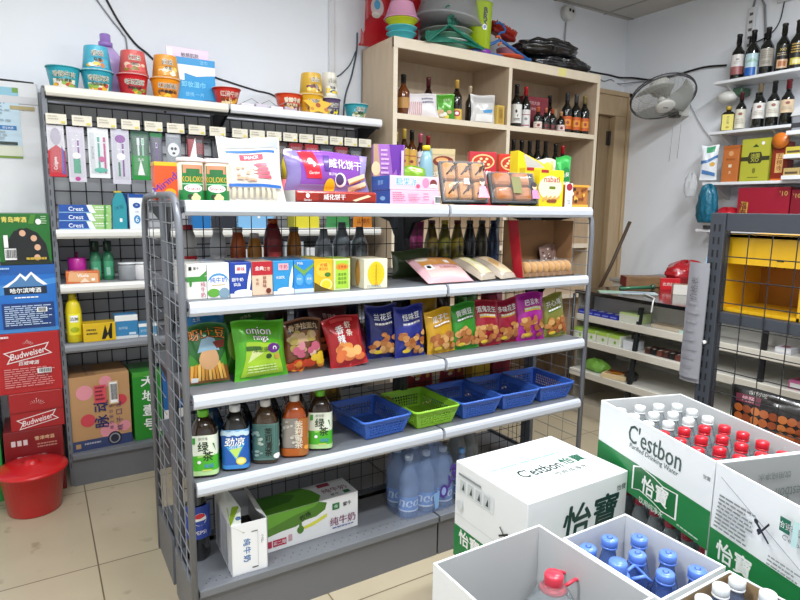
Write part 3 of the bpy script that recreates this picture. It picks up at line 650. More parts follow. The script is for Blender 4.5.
# ------------------------------------------------------------------ third shelf: snack bags
Z2 = ZD[2]
def nuts(f, u0, v0, u1, v1, n, cols, s=.012, seed=1):
    r = random.Random(seed)
    for _ in range(n): f.ell(r.uniform(u0, u1), r.uniform(v0, v1), s*r.uniform(.8, 1.3), s*r.uniform(.6, 1), P(r.choice(cols)), 12)
NC = ['#c98a4a', '#b5713a', '#dca866', '#a85f30']
def d_potato(f):
    f.rect(.0, .03, 1, .30, P('#8a5a2a')); f.poly([(.0, .3), (.05, .55), (.3, .32)], P('#3f8a2c')); f.poly([(1, .3), (.95, .55), (.7, .32)], P('#3f8a2c'))
    for k in range(10): f.poly([(.06+.09*k, .08), (.12+.09*k, .08), (.11+.08*k+.02, .34+.03*(k % 3)), (.06+.08*k, .34)], P(['#e0a444', '#d08f30', '#f0c060'][k % 3]))
    f.ell(.5, .43, .035, .035, P('#d9a878')); f.poly([(.22, .55), (.78, .55), (.66, .74), (.5, .78), (.34, .74)], P('#8fb0c4')); f.rect(.08, .06, .24, .14, W_)
    f.text('呀!土豆', .5, .84, .036, P('#1c140c'), bold=.12, wmax=.12); f.text('呀!土豆', .5, .84, .036, P('#e28a2a'), bold=.03, wmax=.118)
    f.poly([(.6, .68), (.92, .74), (.9, .62), (.7, .58)], P('#7a2a1a'))
bag('snack_bag', 'green and brown potato-stick bag at the left end of the third shelf', 'snack bag', (.082, .1, Z2), .14, .205, .055, FOIL('#2f6a34'), d_potato, lean=.12, rz=.0, seed=1)
bag('snack_bag', 'bright blue-topped bag standing behind the potato-stick bag', 'snack bag', (.095, .19, Z2), .145, .25, .05, FOIL('#1f7fc0'), lambda f: (f.rect(.05, .88, .95, .96, P('#e6eef0')), f.text('土豆', .3, .82, .012, W_)), lean=.05, seed=2)
def d_onion(f):
    f.poly([(.1, .06), (.9, .06), (.8, .62), (.2, .62)], P('#a8d030')); f.poly([(.2, .3), (.5, .45), (.3, .5)], P('#dfe9a0'))
    for i, t in enumerate(('onion', 'rings')): f.text(t, .45+.03*i, .82-.13*i, .026, P('#10180c'), bold=.14, wmax=.115); f.text(t, .45+.03*i, .82-.13*i, .026, P('#f4f6ec'), bold=.03, wmax=.113)
    f.ell(.72, .52, .026, .02, P('#6a2a86')); f.ell(.74, .53, .008, .008, W_); f.ell(.74, .53, .004, .004, P('#6a2a86')); f.rect(.18, .5, .45, .55, P('#3a6a1c')); f.text('洋葱圈', .45, .5, .018, P('#2c5a18'))
    f.ell(.6, .38, .012, .009, P('#2c4a18')); f.ell(.78, .36, .012, .01, P('#c9a04a')); f.lines(.2, .1, .8, .24, 3, P('#d8e8a0'))
bag('snack_bag', 'bright green onion-ring snack bag with a purple onion on the third shelf', 'snack bag', (.262, .085, Z2), .195, .205, .065, FOIL('#58b422'), d_onion, lean=.16, rz=.06, seed=4)
bag('snack_bag', 'green bag half hidden behind the onion-ring bag', 'snack bag', (.25, .205, Z2), .19, .215, .05, FOIL('#3f8f22'), lambda f: (f.rect(.0, .86, 1, 1, P('#2a5a1c')), f.text('洋葱圈', .5, .92, .015, P('#c9d8a0')), f.ell(.2, .5, .03, .06, P('#9ac83a'))), lean=.1, rz=.25, seed=5)
def d_brownbag(f):
    f.rect(.1, .76, .92, .95, P('#3a2418')); f.text('骨汤拉面丸', .5, .85, .022, P('#c9b08a'), bold=.04, wmax=.125)
    nuts(f, .12, .42, .88, .72, 16, ['#d8c06a', '#b09a4a', '#c8a880'], .015, 3); nuts(f, .25, .3, .8, .5, 8, ['#c8607a', '#d88a98', '#e0c0a8'], .016, 4); nuts(f, .05, .05, .95, .2, 14, ['#d0421c', '#e08a2a', '#b5341c'], .016, 5); nuts(f, .7, .1, .95, .35, 5, ['#e8c02a'], .015, 6)
bag('snack_bag', 'brown noodle-picture snack bag right of the green onion-ring bag', 'snack bag', (.43, .11, Z2), .155, .19, .055, FOIL('#7a4a2c'), d_brownbag, lean=.12, seed=6)
def d_dark(f): nuts(f, .2, .2, .8, .5, 8, ['#d0693a', '#b5482a'], .016, 7); f.text('香辣鱼', .5, .8, .02, P('#c8a8a0'), wmax=.1); f.vtext('鱿鱼', .4, .68, .022, P('#d9b8a8'))
bag('snack_bag', 'dark maroon snack bag standing behind the red cracker bag', 'snack bag', (.585, .225, Z2), .17, .215, .05, FOIL('#4a1418'), d_dark, lean=.1, seed=7)
def d_red(f): f.vtext('香辣', .38, .72, .03, W_, bold=.05); f.vtext('虾条', .62, .80, .026, P('#f0d8c8'), bold=.05); nuts(f, .22, .16, .8, .42, 14, ['#e8964a', '#f0b06a', '#d9703a'], .02, 8); f.rect(.2, .88, .8, .95, P('#d94a4a'))
bag('snack_bag', 'red prawn-cracker bag leaning forward on the third shelf, first red bag from the left', 'snack bag', (.60, .07, Z2), .15, .195, .055, FOIL('#b01a20'), d_red, lean=.22, rz=-.12, tilt=-.15, seed=8)
bag('snack_bag', 'dark plum bag lying aslant behind the red prawn-cracker bag', 'snack bag', (.68, .155, Z2), .14, .15, .05, FOIL('#5a1830'), lambda f: (f.text('虾条', .5, .7, .02, P('#c8b0b0')), f.rect(.5, .3, .8, .45, P('#2a4a2a'))), lean=.3, rz=-.2, tilt=-.35, seed=9)
def d_nut(txt, c2, u=.5, seed=1, cols=NC):
    def d(f):
        f.text(txt, u, .80, .026, W_, bold=.05, wmax=.1); f.rect(.2, .62, .8, .7, P(c2)); f.lines(.22, .63, .78, .69, 1, W_, .6, .1)
        nuts(f, .12, .1, .9, .46, 24, cols, .015, seed); f.ell(.3, .13, .018, .008, P('#e8c83a'))
    return d
bag('snack_bag', 'dark blue nut bag, left of the two blue bags on the third shelf', 'snack bag', (.775, .13, Z2), .14, .215, .055, FOIL('#1c2470'), d_nut('兰花豆', '#3a2a6a', seed=11), lean=.1, rz=-.1, seed=10)
bag('snack_bag', 'blue-purple nut bag, right of the two blue bags on the third shelf', 'snack bag', (.885, .095, Z2), .145, .21, .055, FOIL('#26308c'), d_nut('怪味豆', '#4a4aa0', seed=12), lean=.1, rz=.0, seed=11)
bag('snack_bag', 'plain mustard bag top showing behind the yellow nut bag', 'snack bag', (1.03, .2, Z2), .14, .225, .05, FOIL('#b5881c'), None, lean=.08, seed=12)
bag('snack_bag', 'yellow nut bag leaning left on the third shelf', 'snack bag', (1.035, .085, Z2), .14, .185, .055, FOIL('#d9a520'), d_nut('瓜子仁', '#a8761c', seed=13), lean=.12, tilt=-.06, seed=13)
bag('snack_bag', 'green nut bag between the yellow bag and the red bags', 'snack bag', (1.165, .09, Z2), .14, .2, .055, FOIL('#35962a'), d_nut('青豌豆', '#2a6a1c', seed=14), lean=.14, rz=-.1, tilt=-.06, seed=14)
bag('snack_bag', 'crimson peanut bag, left of two crimson bags on the third shelf', 'snack bag', (1.29, .09, Z2), .145, .205, .055, FOIL('#a81c34'), d_nut('酒鬼花生', '#d9a52a', seed=15), lean=.12, rz=-.1, tilt=-.08, seed=15)
bag('snack_bag', 'crimson peanut bag, right of two crimson bags beside the magenta bag', 'snack bag', (1.415, .105, Z2), .14, .2, .055, FOIL('#a01a38'), d_nut('多味花生', '#c8952a', seed=16), lean=.1, rz=-.1, tilt=-.05, seed=16)
bag('snack_bag', 'small dark red bag tucked between the second crimson bag and the magenta bag', 'snack bag', (1.475, .17, Z2), .11, .17, .045, FOIL('#7a1426'), d_nut('花生', '#b08a2a', seed=18), lean=.05, rz=-.1, seed=19)
bag('snack_bag', 'magenta almond bag on the third shelf', 'snack bag', (1.545, .09, Z2), .16, .22, .055, FOIL('#b0249a'), d_nut('巴旦木', '#d9c02a', seed=17), lean=.1, rz=-.1, seed=17)
bag('snack_bag', 'olive-green nut bag at the right end of the third shelf, tilted', 'snack bag', (1.70, .085, Z2), .135, .205, .055, FOIL('#8a8a3a'), d_nut('开心果', '#5a7a2a', seed=18), lean=.1, rz=-.15, tilt=-.12, seed=18)
for i in range(9):
    bag('snack_bag', '%s dark bag from the left standing on the far side of the third shelf' % ORD[i], 'snack bag', (.28+.175*i, .53, Z2), .155, .22, .06, FOIL(['#3a3c1c', '#4a2a1c', '#2c1c3c', '#1c2444', '#5a4a1c', '#1c3a1c', '#4a3010', '#6ab04a', '#b02a4a'][i]), None, group='bags on the far side of the third shelf', seed=40+i)
# ------------------------------------------------------------------ fourth shelf: tea bottles and plastic baskets
Z3 = ZD[3]
def tea(label, loc, liquid, capc, deco, rz=0, group='large tea bottles on the fourth shelf', opaque=None, h=.222):
    o = thing('tea_bottle', label, 'drink bottle', loc, rz, group)
    w = .045
    body = [(w*.9, 0), (w, .008), (w, .125*h/.222), (w*.97, .14*h/.222), (w*.72, .175*h/.222), (w*.42, .198*h/.222), (w*.36, h-.022)]
    mb = MB().lathe(body, liquid, 24, sq=.5); mb.build('body', o)
    MB().lathe([(.0175, 0), (.0185, .003), (.0185, .02), (.016, .023)], capc, 20, (0, 0, h-.022)).build('cap', o)
    lb = MB()
    def rf_(z): return w*1.0
    def fn(u, v, q):
        a = -PI/2+(u-.5)*PI*1.5; ca, sa = math.cos(a), math.sin(a); qq = (abs(ca)**5+abs(sa)**5)**(-.2); z = .01+v*.138
        r = (w*qq+q) if z < .135 else (w*.98*qq+q)
        return (r*ca, r*sa, z)
    f = F(lb, fn, w*PI*1.5*1.13, .138, 30, 4, o=.001)
    deco(f); lb.build('paper_label', o); return o
def l_green(f):
    f.rect(0, 0, 1, 1, P('#e2e8d8')); f.rect(0, 0, 1, .5, P('#4ab02c')); f.poly([(.2, .48), (.8, .55), (.8, .5), (.2, .42)], P('#9fd06a')); f.rect(0, .0, 1, .12, P('#b8dc9a'))
    f.text('绿', .5, .72, .034, P('#1c3a1c'), bold=.05); f.text('茶', .56, .48, .032, P('#1c3a1c'), bold=.05); f.poly([(.62, .8), (.66, .6), (.64, .8)], P('#2f7a2c')); f.text('康师傅', .5, .92, .010, P('#8a8f82')); f.rect(.36, .8, .40, .95, P('#3f9a3a'))
    f.ell(.44, .34, .006, .006, W_); f.text('蜂蜜', .57, .24, .014, P('#4a9ab0'), bold=.04); f.rect(.48, .12, .6, .15, P('#d8e060'))
def l_blue(f):
    f.rect(0, 0, 1, 1, P('#1f5cb0')); f.rect(0, .86, 1, 1, P('#7fb4dc')); f.rect(0, .0, 1, .1, P('#3f8ad0')); f.poly([(.38, .58), (.64, .66), (.52, .2)], P('#3fa0d8')); f.poly([(.42, .5), (.6, .56), (.52, .26)], P('#bfe06a')); f.ell(.58, .2, .016, .014, P('#e8d84a')); f.ell(.58, .2, .011, .009, P('#f4ec9a'))
    f.text('劲凉', .5, .7, .03, W_, bold=.07, shear=.15); f.text('冰红茶', .5, .56, .012, P('#e8f2f8'), shear=.15)
    for k in range(7): f.ell(.3+.06*k, .9+.03*(k % 2), .011, .008, P('#c4dcec'))
def l_teal(f):
    f.rect(0, .05, 1, 1, M('#5a7a74', .35, coat=.3)); f.rect(.3, .1, .72, .98, M('#456a64', .35)); f.vtext('茉莉清茶', .55, .8, .026, P('#101c1a'), gap=.98, bold=.05); f.vtext('清茶', .42, .6, .012, P('#d8e0d0'))
    nuts(f, .25, .15, .45, .85, 14, ['#a8bab4', '#88a09a'], .006, 3); f.ell(.66, .16, .012, .01, W_); f.vtext('无糖', .7, .5, .009, P('#c0d0c8'))
def l_orange(f):
    f.rect(0, .2, .56, 1, M('#8f8880', .35, coat=.3)); nuts(f, .22, .3, .5, .95, 18, ['#c8c4bc', '#b0a89e'], .006, 5); f.rect(.56, .0, 1, 1, M('#a8642c', .3, coat=.4)); f.rect(0, .0, .56, .2, M('#b05a20', .3))
    f.vtext('茉莉蜜茶', .56, .85, .026, P('#e0d6c4'), gap=.98, bold=.05); f.vtext('蜜茶', .7, .55, .010, P('#e0d0b8')); f.ell(.66, .22, .008, .008, P('#e8a040'))
DKT = M('#2c1c0c', .12, coat=.7); AMB = M('#a84a12', .14, coat=.7, noise=.1); DK2 = M('#14120f', .14, coat=.7); DKG = M('#3f2c14', .12, coat=.7)
tea('green-labelled tea bottle with a green cap at the left end of the fourth shelf', (.052, .068, Z3), DKT, P('#6cc024'), l_green, -.3)
tea('blue-labelled iced tea bottle with a lemon and white cap on the fourth shelf', (.158, .066, Z3), DK2, P('#e4e6e8'), l_blue, -.35)
tea('teal-labelled jasmine tea bottle with a white cap on the fourth shelf', (.266, .068, Z3), DKG, P('#e4e2de'), l_teal, -.4)
tea('orange jasmine honey tea bottle with a white cap on the fourth shelf', (.375, .07, Z3), AMB, P('#e2e0dc'), l_orange, -.4)
tea('green-labelled tea bottle with a green cap beside the first blue basket', (.48, .08, Z3), DKT, P('#6cc024'), l_green, -.45)
for i, (x, liq) in enumerate([(.10, '#1c3a5a'), (.205, '#16202a'), (.315, '#20262a'), (.42, '#3a2414')]):
    o = thing('tea_bottle', 'dark white-capped bottle in the row behind, %s from the left, fourth shelf' % ORD[i], 'drink bottle', (x, .185, Z3), 0, 'bottles in the back row of the fourth shelf')
    MB().lathe([(.04, 0), (.044, .008), (.044, .13), (.03, .175), (.017, .2)], M(liq, .2, coat=.5), 18, sq=.4).build('body', o)
    MB().lathe([(.0175, 0), (.0185, .02), (.016, .023)], P('#c8ccd0'), 16, (0, 0, .2)).build('cap', o)
def perf(mb, p00, p10, p11, p01, nu, nv, mu, mv, hole, m):
    """a panel with a grid of small square holes: solid margins mu, mv"""
    P4 = [Vector(p) for p in (p00, p10, p11, p01)]
    def at(u, v): return P4[0]*(1-u)*(1-v)+P4[1]*u*(1-v)+P4[2]*u*v+P4[3]*(1-u)*v
    def q(u0, v0, u1, v1): mb.add([at(u0, v0), at(u1, v0), at(u1, v1), at(u0, v1)], [(0, 1, 2, 3)], m)
    q(0, 0, 1, mv[0]); q(0, 1-mv[1], 1, 1); q(0, mv[0], mu, 1-mv[1]); q(1-mu, mv[0], 1, 1-mv[1])
    du = (1-2*mu)/nu; dv = (1-mv[0]-mv[1])/nv
    for i in range(nu):
        for j in range(nv):
            u0 = mu+du*i; v0 = mv[0]+dv*j; a = du*hole/2; b = dv*hole/2; uc = u0+du/2; vc = v0+dv/2
            o_ = [(u0, v0), (u0+du, v0), (u0+du, v0+dv), (u0, v0+dv)]; i_ = [(uc-a, vc-b), (uc+a, vc-b), (uc+a, vc+b), (uc-a, vc+b)]
            vs = [at(*p) for p in o_+i_]
            mb.add(vs, [(0, 1, 5, 4), (1, 2, 6, 5), (2, 3, 7, 6), (3, 0, 4, 7)], m)
def basket(label, loc, col, rz=0, group='plastic baskets on the fourth shelf'):
    o = thing('plastic_basket', label, 'basket', loc, rz, group)
    m = M(col, .35, coat=.2); a, b, c, d, h = .086, .118, .108, .140, .078     # half sizes at base and rim
    mb = MB()
    B = [(-a, -b, .004), (a, -b, .004), (a, b, .004), (-a, b, .004)]; T = [(-c, -d, h), (c, -d, h), (c, d, h), (-c, d, h)]
    for i, (nu) in enumerate((12, 17, 12, 17)):
        j = (i+1) % 4; perf(mb, B[i], B[j], T[j], T[i], nu, 4, .08, (.12, .26), .66, m)
    perf(mb, B[0], B[1], B[2], B[3], 9, 14, .06, (.06, .06), .5, m)
    mb.build('basket_body', o, weld=True, solid=.0022)
    def rr(cx, cy, r, z):
        out = []
        for k, (sx, sy) in enumerate(((1, 1), (-1, 1), (-1, -1), (1, -1))):
            for t in range(5): q = PI/2*k+PI/2*t/4; out.append((sx*(cx-r)+r*math.cos(q), sy*(cy-r)+r*math.sin(q), z))
        return out
    MB().tube(rr(c+.004, d+.004, .02, h), .0055, m, 8, closed=True).build('rim', o)
    return o
BK = '#3d68c2'
b0 = basket('first blue plastic basket from the left on the fourth shelf, beside the tea bottles', (.738, .165, Z3), BK, .05)
basket('lime-green plastic basket on the fourth shelf', (.978, .160, Z3), '#8fc634', .02)
dup(b0, (1.215, .160, Z3), .0, 'blue plastic basket directly right of the lime-green basket')
dup(b0, (1.445, .163, Z3), -.02, 'third blue plastic basket from the left on the fourth shelf')
dup(b0, (1.675, .163, Z3), -.02, 'rightmost blue plastic basket on the fourth shelf')
bag('snack_bag', 'small brown packet lying in the lime-green basket', 'snack bag', (.93, .21, Z3+.015), .05, .13, .02, FOIL('#a85a24'), None, lean=1.1, rz=.5, seed=3)
for i, (x, c) in enumerate([(1.22, '#c84a4a'), (1.42, '#b8444a'), (.70, '#a8864a')]):
    bag('snack_bag', ['red packet on the far side of the fourth shelf behind the third blue basket', 'red packet on the far side of the fourth shelf near the right end', 'tan packet on the far side of the fourth shelf behind the first blue basket'][i], 'snack bag', (x, .52, Z3), .16, .2, .05, FOIL(c), lambda f: nuts(f, .15, .2, .85, .8, 10, ['#e8d8c0', '#e0a84a'], .014, 4), seed=50+i)
for i, (x, c) in enumerate([(1.56, '#d8b43a'), (1.70, '#8a2438')]):
    pack('snack_box', ['yellow box on the far side of the fourth shelf near the right end', 'dark red box on the far side of the fourth shelf at the right end'][i], 'snack box', (x, .5, Z3), (.12, .1, .2), P(c), None)

# ------------------------------------------------------------------ base deck goods
CART = '#e9eaec'
o = thing('milk_case', 'opened white milk case with a raised flap at the left end of the base deck', 'milk case', (.188, .145, ZB), -.03)
mb = MB(); w, d, h = .128, .245, .19; IN = M('#b9b2a6', .7)
wh = P(CART, .4); t = .003
mb.box((-w/2, -d/2, 0), (w/2, -d/2+t, h), wh); mb.box((-w/2, d/2-t, 0), (w/2, d/2, h), wh); mb.box((-w/2, -d/2, 0), (-w/2+t, d/2, h), wh); mb.box((w/2-t, -d/2, 0), (w/2, d/2, h), wh); mb.box((-w/2, -d/2, 0), (w/2, d/2, t), wh)
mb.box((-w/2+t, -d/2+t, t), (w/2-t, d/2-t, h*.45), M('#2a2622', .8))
fs = faces(mb, w, d, h)
f = fs['front']; f.vtext('纯牛奶', .62-.12, .72, .001, W_) if False else None
for i, ch in enumerate('纯牛奶'): f.text(ch, .42, .62-.16*i, .025, P('#4a78b0'), bold=.05, rot=-PI/2)
f.rect(.3, .82, .36, .83, K_); f.rect(.55, .80, .72, .815, K_); f.rect(.55, .08, .72, .10, K_); f.rect(.715, .1, .73, .8, P('#c4c6ca')); f.vtext('2P', .85, .66, .014, P('#9a9ca0'))
l = fs['left']; l.rect(.1, .08, .32, .94, P('#c9cbd2')); l.rect(.45, .08, .68, .94, P('#c3c8d0')); l.rect(.72, .05, .74, .96, P('#aab0ba'))
l.lines(.12, .2, .3, .9, 12, P('#b4b6be'))
mb.build('case_body', o)
fl = MB(); ff = [(-w/2, -d/2, h), (-w/2, d/2, h), (-w/2+.02, d/2-.02, h+.055), (-w/2+.05, .02, h+.06), (-w/2+.045, -d/2+.03, h+.03)]
fl.add([(-w/2, d/2, h), (-w/2, -d/2, h), (-w/2+.035, -d/2+.0, h-.005), (-w/2+.05, -d/2+.06, h+.03), (-w/2+.03, d/2-.03, h+.05)], [(0, 1, 2, 3, 4)], P('#dfe3d8'))
fl.add([(-w/2-.001, -d/2, h+.0005), (-w/2+.038, -d/2-.001, h-.03), (-w/2+.045, -d/2+.07, h+.032), (-w/2+.01, -d/2+.10, h+.02)], [(0, 1, 2, 3)], P('#8fae2c'))
fl.sphere((-w/2+.03, -d/2+.03, h+.008), .014, P('#4a6a9a'), 8, (1, 1, .5))
fl.add([(w/2, -d/2, h), (w/2, d/2, h), (w/2-.028, d/2-.02, h+.028), (w/2-.03, -d/2+.03, h+.022)], [(0, 1, 2, 3)], wh)
fl.build('flap', o)
def d_gm(fs):
    Gd = P('#4a7a26'); f = fs['front']
    f.poly([(0, 1), (.55, 1), (.64, .92), (.62, .74), (.52, .62), (.4, .6), (.3, .5), (.15, .48), (0, .42)], Gd); f.poly([(0, .62), (.3, .82), (.5, .9), (.56, 1), (0, 1)], P('#5f9a30')); f.poly([(.36, .42), (.5, .5), (.64, .62), (.64, .53), (.5, .4), (.4, .36)], P('#d8d84a'))
    f.ell(.35, .5, .006, .016, Gd); f.ell(.35, .38, .014, .016, Gd); f.rect(.06, .12, .2, .3, P('#b02a4a')); f.rect(.0, .12, .05, .3, P('#b02a4a')); f.text('买二赠', .13, .21, .016, W_); f.rect(.22, .16, .26, .34, P('#c8a0a8'))
    f.text('纯牛奶', .82, .33, .036, P('#8a4a6a'), bold=.02); f.rect(.7, .66, .78, .84, P('#2f7a4a')); f.text('蒙牛', .87, .75, .018, K_, bold=.03); f.text('纯', .74, .75, .014, W_); f.text('牧场', .4, .72, .022, P('#20381a'), rot=.3, bold=.05); f.lines(.7, .1, .95, .17, 1, P('#5a5a9a'))
    t_ = fs['top']; t_.poly([(0, 0), (.55, 0), (.62, .3), (.58, .7), (.5, 1), (0, 1)], P('#5a9a2c')); t_.poly([(0, .3), (.3, .4), (.4, .7), (.2, 1), (0, 1)], P('#3f7a22')); t_.text('纯牛奶', .8, .45, .034, P('#8a4a6a'), bold=.02); t_.rect(.66, .7, .8, .9, P('#a02a4a')); t_.rect(.86, .08, .93, .25, P('#2f7a4a')); t_.text('蒙牛', .76, .16, .018, K_)
pack('milk_case', 'long green and white milk case lying on the base deck', 'milk case', (.462, .175, ZB), (.385, .14, .15), P(CART), d_gm, rz=.02)
o = thing('cola_bottle', 'dark cola bottle with a round-marked blue label behind the opened milk case', 'drink bottle', (.05, .215, ZB))
MB().lathe([(.038, 0), (.043, .012), (.04, .09), (.044, .17), (.03, .23), (.015, .27), (.014, .285)], DK2, 20).build('body', o)
MB().lathe([(.016, 0), (.016, .02)], P('#1f4fa0'), 14, (0, 0, .285)).build('cap', o)
lb = MB(); f = cylF(lb, lambda z: .0445, .09, .215, 2.8); f.rect(0, 0, 1, 1, P('#1f3f9c')); f.ell(.5, .6, .024, .024, W_); f.poly([(.32, .64), (.4, .76), (.5, .79), (.6, .76), (.67, .68), (.5, .62)], R_); f.poly([(.33, .54), (.4, .45), (.5, .41), (.6, .44), (.68, .56), (.5, .56)], P('#1f3f9c')); f.text('PEPSI', .5, .2, .014, W_); lb.build('paper_label', o)
WAT = M('#a9c4ea', .08, trans=.65, coat=.3, ior=1.33)
def water(label, loc, h=.29, r=.043, cap='#c9d8ea', deco=None, rz=0, group=None, body=WAT, band=True, name='water_bottle'):
    o = thing(name, label, 'water bottle', loc, rz, group)
    pr = [(r*.85, 0), (r, .01), (r, h*.5), (r*.96, h*.53), (r, h*.56), (r*.9, h*.66), (r*.4, h*.86), (r*.33, h*.93)]
    MB().lathe(pr, body, 20).build('body', o); MB().lathe([(r*.37, 0), (r*.4, .003), (r*.4, .017), (r*.34, .02)], P(cap), 16, (0, 0, h*.93)).build('cap', o)
    if band:
        lb = MB(); f = cylF(lb, lambda z: r+.0004, h*.12, h*.36, 2.9); f.rect(0, 0, 1, 1, P('#5f8fd0')); f.text('neo', .5, .55, .03, P('#e8eef8'), bold=.06, shear=.2); f.rect(0, .0, 1, .1, P('#e8eef8')); lb.build('paper_label', o)
    return o
k = 0
for j in range(2):
    for i in range(3):
        water('blue-tinted water bottle in the film-wrapped six-pack, %s of the %s row' % (['left one', 'middle one', 'right one'][i], ['front', 'back'][j]), (.882+.088*i, .085+.09*j, ZB), h=.262, group='bottles of the six-pack', rz=-.4)
FILM = M('#8fa8d8', .15, alpha=.38, coat=.8, bump=.6, ns=30)
mb = MB()
def six(u, v):
    a = 2*PI*u; ca, sa = math.cos(a), math.sin(a); q = (abs(ca)**6+abs(sa)**6)**(-1/6)
    s_ = 1 if v < .62 else 1-.45*((v-.62)/.38)**1.5
    wob = 1+.012*math.sin(7*a+5*v)
    return (.970+.136*q*ca*s_*wob, .13+.093*q*sa*s_*wob, ZB+.003+.296*v)
mb.grid(six, 40, 14, FILM)
pm = P('#4a2c8a'); 
def fr(u, v, q): return (.834+.272*u, .13-.096-q, ZB+v*.29)
f = F(mb, fr, .272, .29, 1, 1, .001); f.ell(.72, .3, .022, .03, pm); f.ell(.72, .3, .012, .018, P('#8fa8d8')); f.text('Y', .84, .42, .05, pm, bold=.08, rot=-.4); f.text('a', .93, .6, .05, pm, bold=.1, rot=.4); f.poly([(.52, .3), (.64, .33), (.62, .08), (.56, .05)], P('#7fa8d8'))
mb.tube([(.944, .11, ZB+.29), (.94, .1, ZB+.33), (.974, .1, ZB+.335), (.98, .1, ZB+.30)], .004, P('#c8d0e0'), 6)
tag(mb.build('shrink_film'), 'clear printed film with purple letters and carry strap wrapped round the six-pack of water', 'packaging film')
water('single blue-labelled water bottle standing right of the six-pack', (1.165, .09, ZB), h=.228, r=.036, cap='#6aa0dc', rz=-.5)
for i, (x, y) in enumerate([(1.22, .2), (1.31, .22)]):
    water(['clear bottle with a red cap, left one behind the big white carton', 'clear bottle with a red cap, right one behind the big white carton'][i], (x, y, ZB), h=.31, r=.045, cap='#d83a5a', body=M('#c9d0d4', .08, trans=.7, coat=.3, ior=1.33), band=False)
# ------------------------------------------------------------------ shelving against the back wall, left
RX = [-.305, .562, 1.52]; RF = 1.457; RBK = 1.80
SH = [1.315, 1.045, .742]; RB = .178
MIR = M('#e4dfd2', .35, coat=.2)
rk = thing('wall_shelving', 'grey shop shelving with a cream top shelf standing against the back wall', 'shelving', (0, 0, 0))
for i, x in enumerate(RX):
    mb = MB().box((x-.02, RBK-.04, 0), (x+.02, RBK, 2.02), STEEL, .003)
    mb.build('upright', rk)
mb = MB().box((RX[0]-.012, RF+.02, 0), (RX[0]+.012, RF+.055, 2.0), STEEL, .003)
for k in range(36): mb.box((RX[0]-.006, RF+.0193, .1+k*.05), (RX[0]-.001, RF+.02, .128+k*.05), M('#3a3b3f'))
mb.tube([(RX[0], RF+.035, 1.98), (RX[0], RF+.07, 2.01), (RX[0], RBK-.05, 2.02)], .01, STEEL, 6)
mb.build('end_post', rk)
for i in (0, 1):
    x0, x1 = RX[i]+.004, RX[i+1]-.004
    mb = MB().box((RX[i]+.02, RBK-.012, .2), (RX[i+1]-.02, RBK-.008, 1.98), M('#d0d1d4', .5)); mb.build('back_panel', rk)
    mesh_panel(RX[i]+.02, RX[i+1]-.02, .2, 1.97, RBK-.03, .072, .075, .003, M('#3c3d41', .5, metal=.3)).build('back_mesh', rk)
    sh = MB().box((x0, RF, 1.985), (x1, RBK-.035, 2.012), MIR if i == 0 else M('#e2e3e6', .35), .002).build('shelf', rk)
    rail(x0, x1, 2.010, RF, 1, sh, MIR if i == 0 else M('#e6e7ea', .35))
    for x in (x0+.004, x1-.006):
        br = MB(); br.prism([(RBK-.035, 1.985), (RF+.03, 1.985), (RF+.03, 1.965), (RBK-.2, 1.93), (RBK-.06, 1.86), (RBK-.035, 1.8)], x, x+.004, DARK, 'x')
        br.build('bracket', sh)
    MB().box((x0, RF+.02, 1.952), (x1, RF+.028, 1.985), DARK).build('front_bar', sh)
    for z in SH:
        s2 = MB().box((x0, RF+.0, z-.004), (x1, RBK-.035, z+.020), DECK if z < .8 else M('#9b9da2', .45, metal=.2), .002).build('shelf', rk)
        rail(x0, x1, z+.022, RF, 1, s2, M('#d9d8d2', .35, coat=.2) if z > .8 else M('#8d9096', .4, metal=.2))
    bd = MB().box((x0, RF-.005, RB-.03), (x1, RBK-.035, RB), DECK, .003).build('base_deck', rk)
    MB().box((x0, RF+.012, 0), (x1, RF+.016, RB-.03), KICK).build('kick_plate', bd)
    # hook bar with hooks and price tickets
    hb = MB().box((x0, RBK-.06, 1.845), (x1, RBK-.05, 1.87), DARK).build('hook_bar', rk)
    n = 8 if i == 0 else 9
    for k in range(n):
        xx = (-.262+.1085*k) if i == 0 else (.62+.098*k)
        if xx > x1-.03: continue
        MB().tube([(xx, RBK-.055, 1.857), (xx, RF+.03, 1.852), (xx, RF+.012, 1.858)], .0025, M('#b4b6ba', .3, metal=.8), 6).build('hook', rk)
        tk = MB().box((xx-.043, RF+.004, 1.836), (xx+.043, RF+.007, 1.884), P('#e0dac8'), 0); f = F(tk, lambda u, v, o: (xx-.043+.086*u, RF+.004-o, 1.836+.048*v), .086, .048); f.lines(.1, .3, .7, .8, 2, P('#b8b0a0')); f.rect(.72, .12, .92, .32, P('#e0d060')); tk.build('price_ticket', rk)
# hanging toothbrush packs
def blister(label, x, w, z0, z1, card, deco, name='toothbrush_pack', y=RF+.018, group='packs hanging under the price tickets'):
    o = thing(name, label, 'toothbrush pack', (x, y, z0), 0, group)
    h = z1-z0
    mb = MB().box((-w/2, 0, 0), (w/2, .003, h), P(card), .001); f = F(mb, lambda u, v, q: (-w/2+u*w, -q, v*h), w, h); deco(f); mb.build('card', o)
    MB().grid(lambda u, v: ((u-.5)*w*.82, -.002-.022*(math.sin(PI*u)*math.sin(PI*v))**.25, h*.08+v*h*.82), 10, 14, M('#e8ecf0', .08, alpha=.14, coat=.8)).build('blister', o)
    return o
def brush(f, us, h0, h1, cols):
    for u, c in zip(us, cols): f.rect(u-.05, h0, u+.05, h1, P(c)); f.rect(u-.075, h1-.0, u+.075, h1+.14, P('#e8eaf0')); f.rect(u-.06, h1+.02, u+.06, h1+.12, P(c))
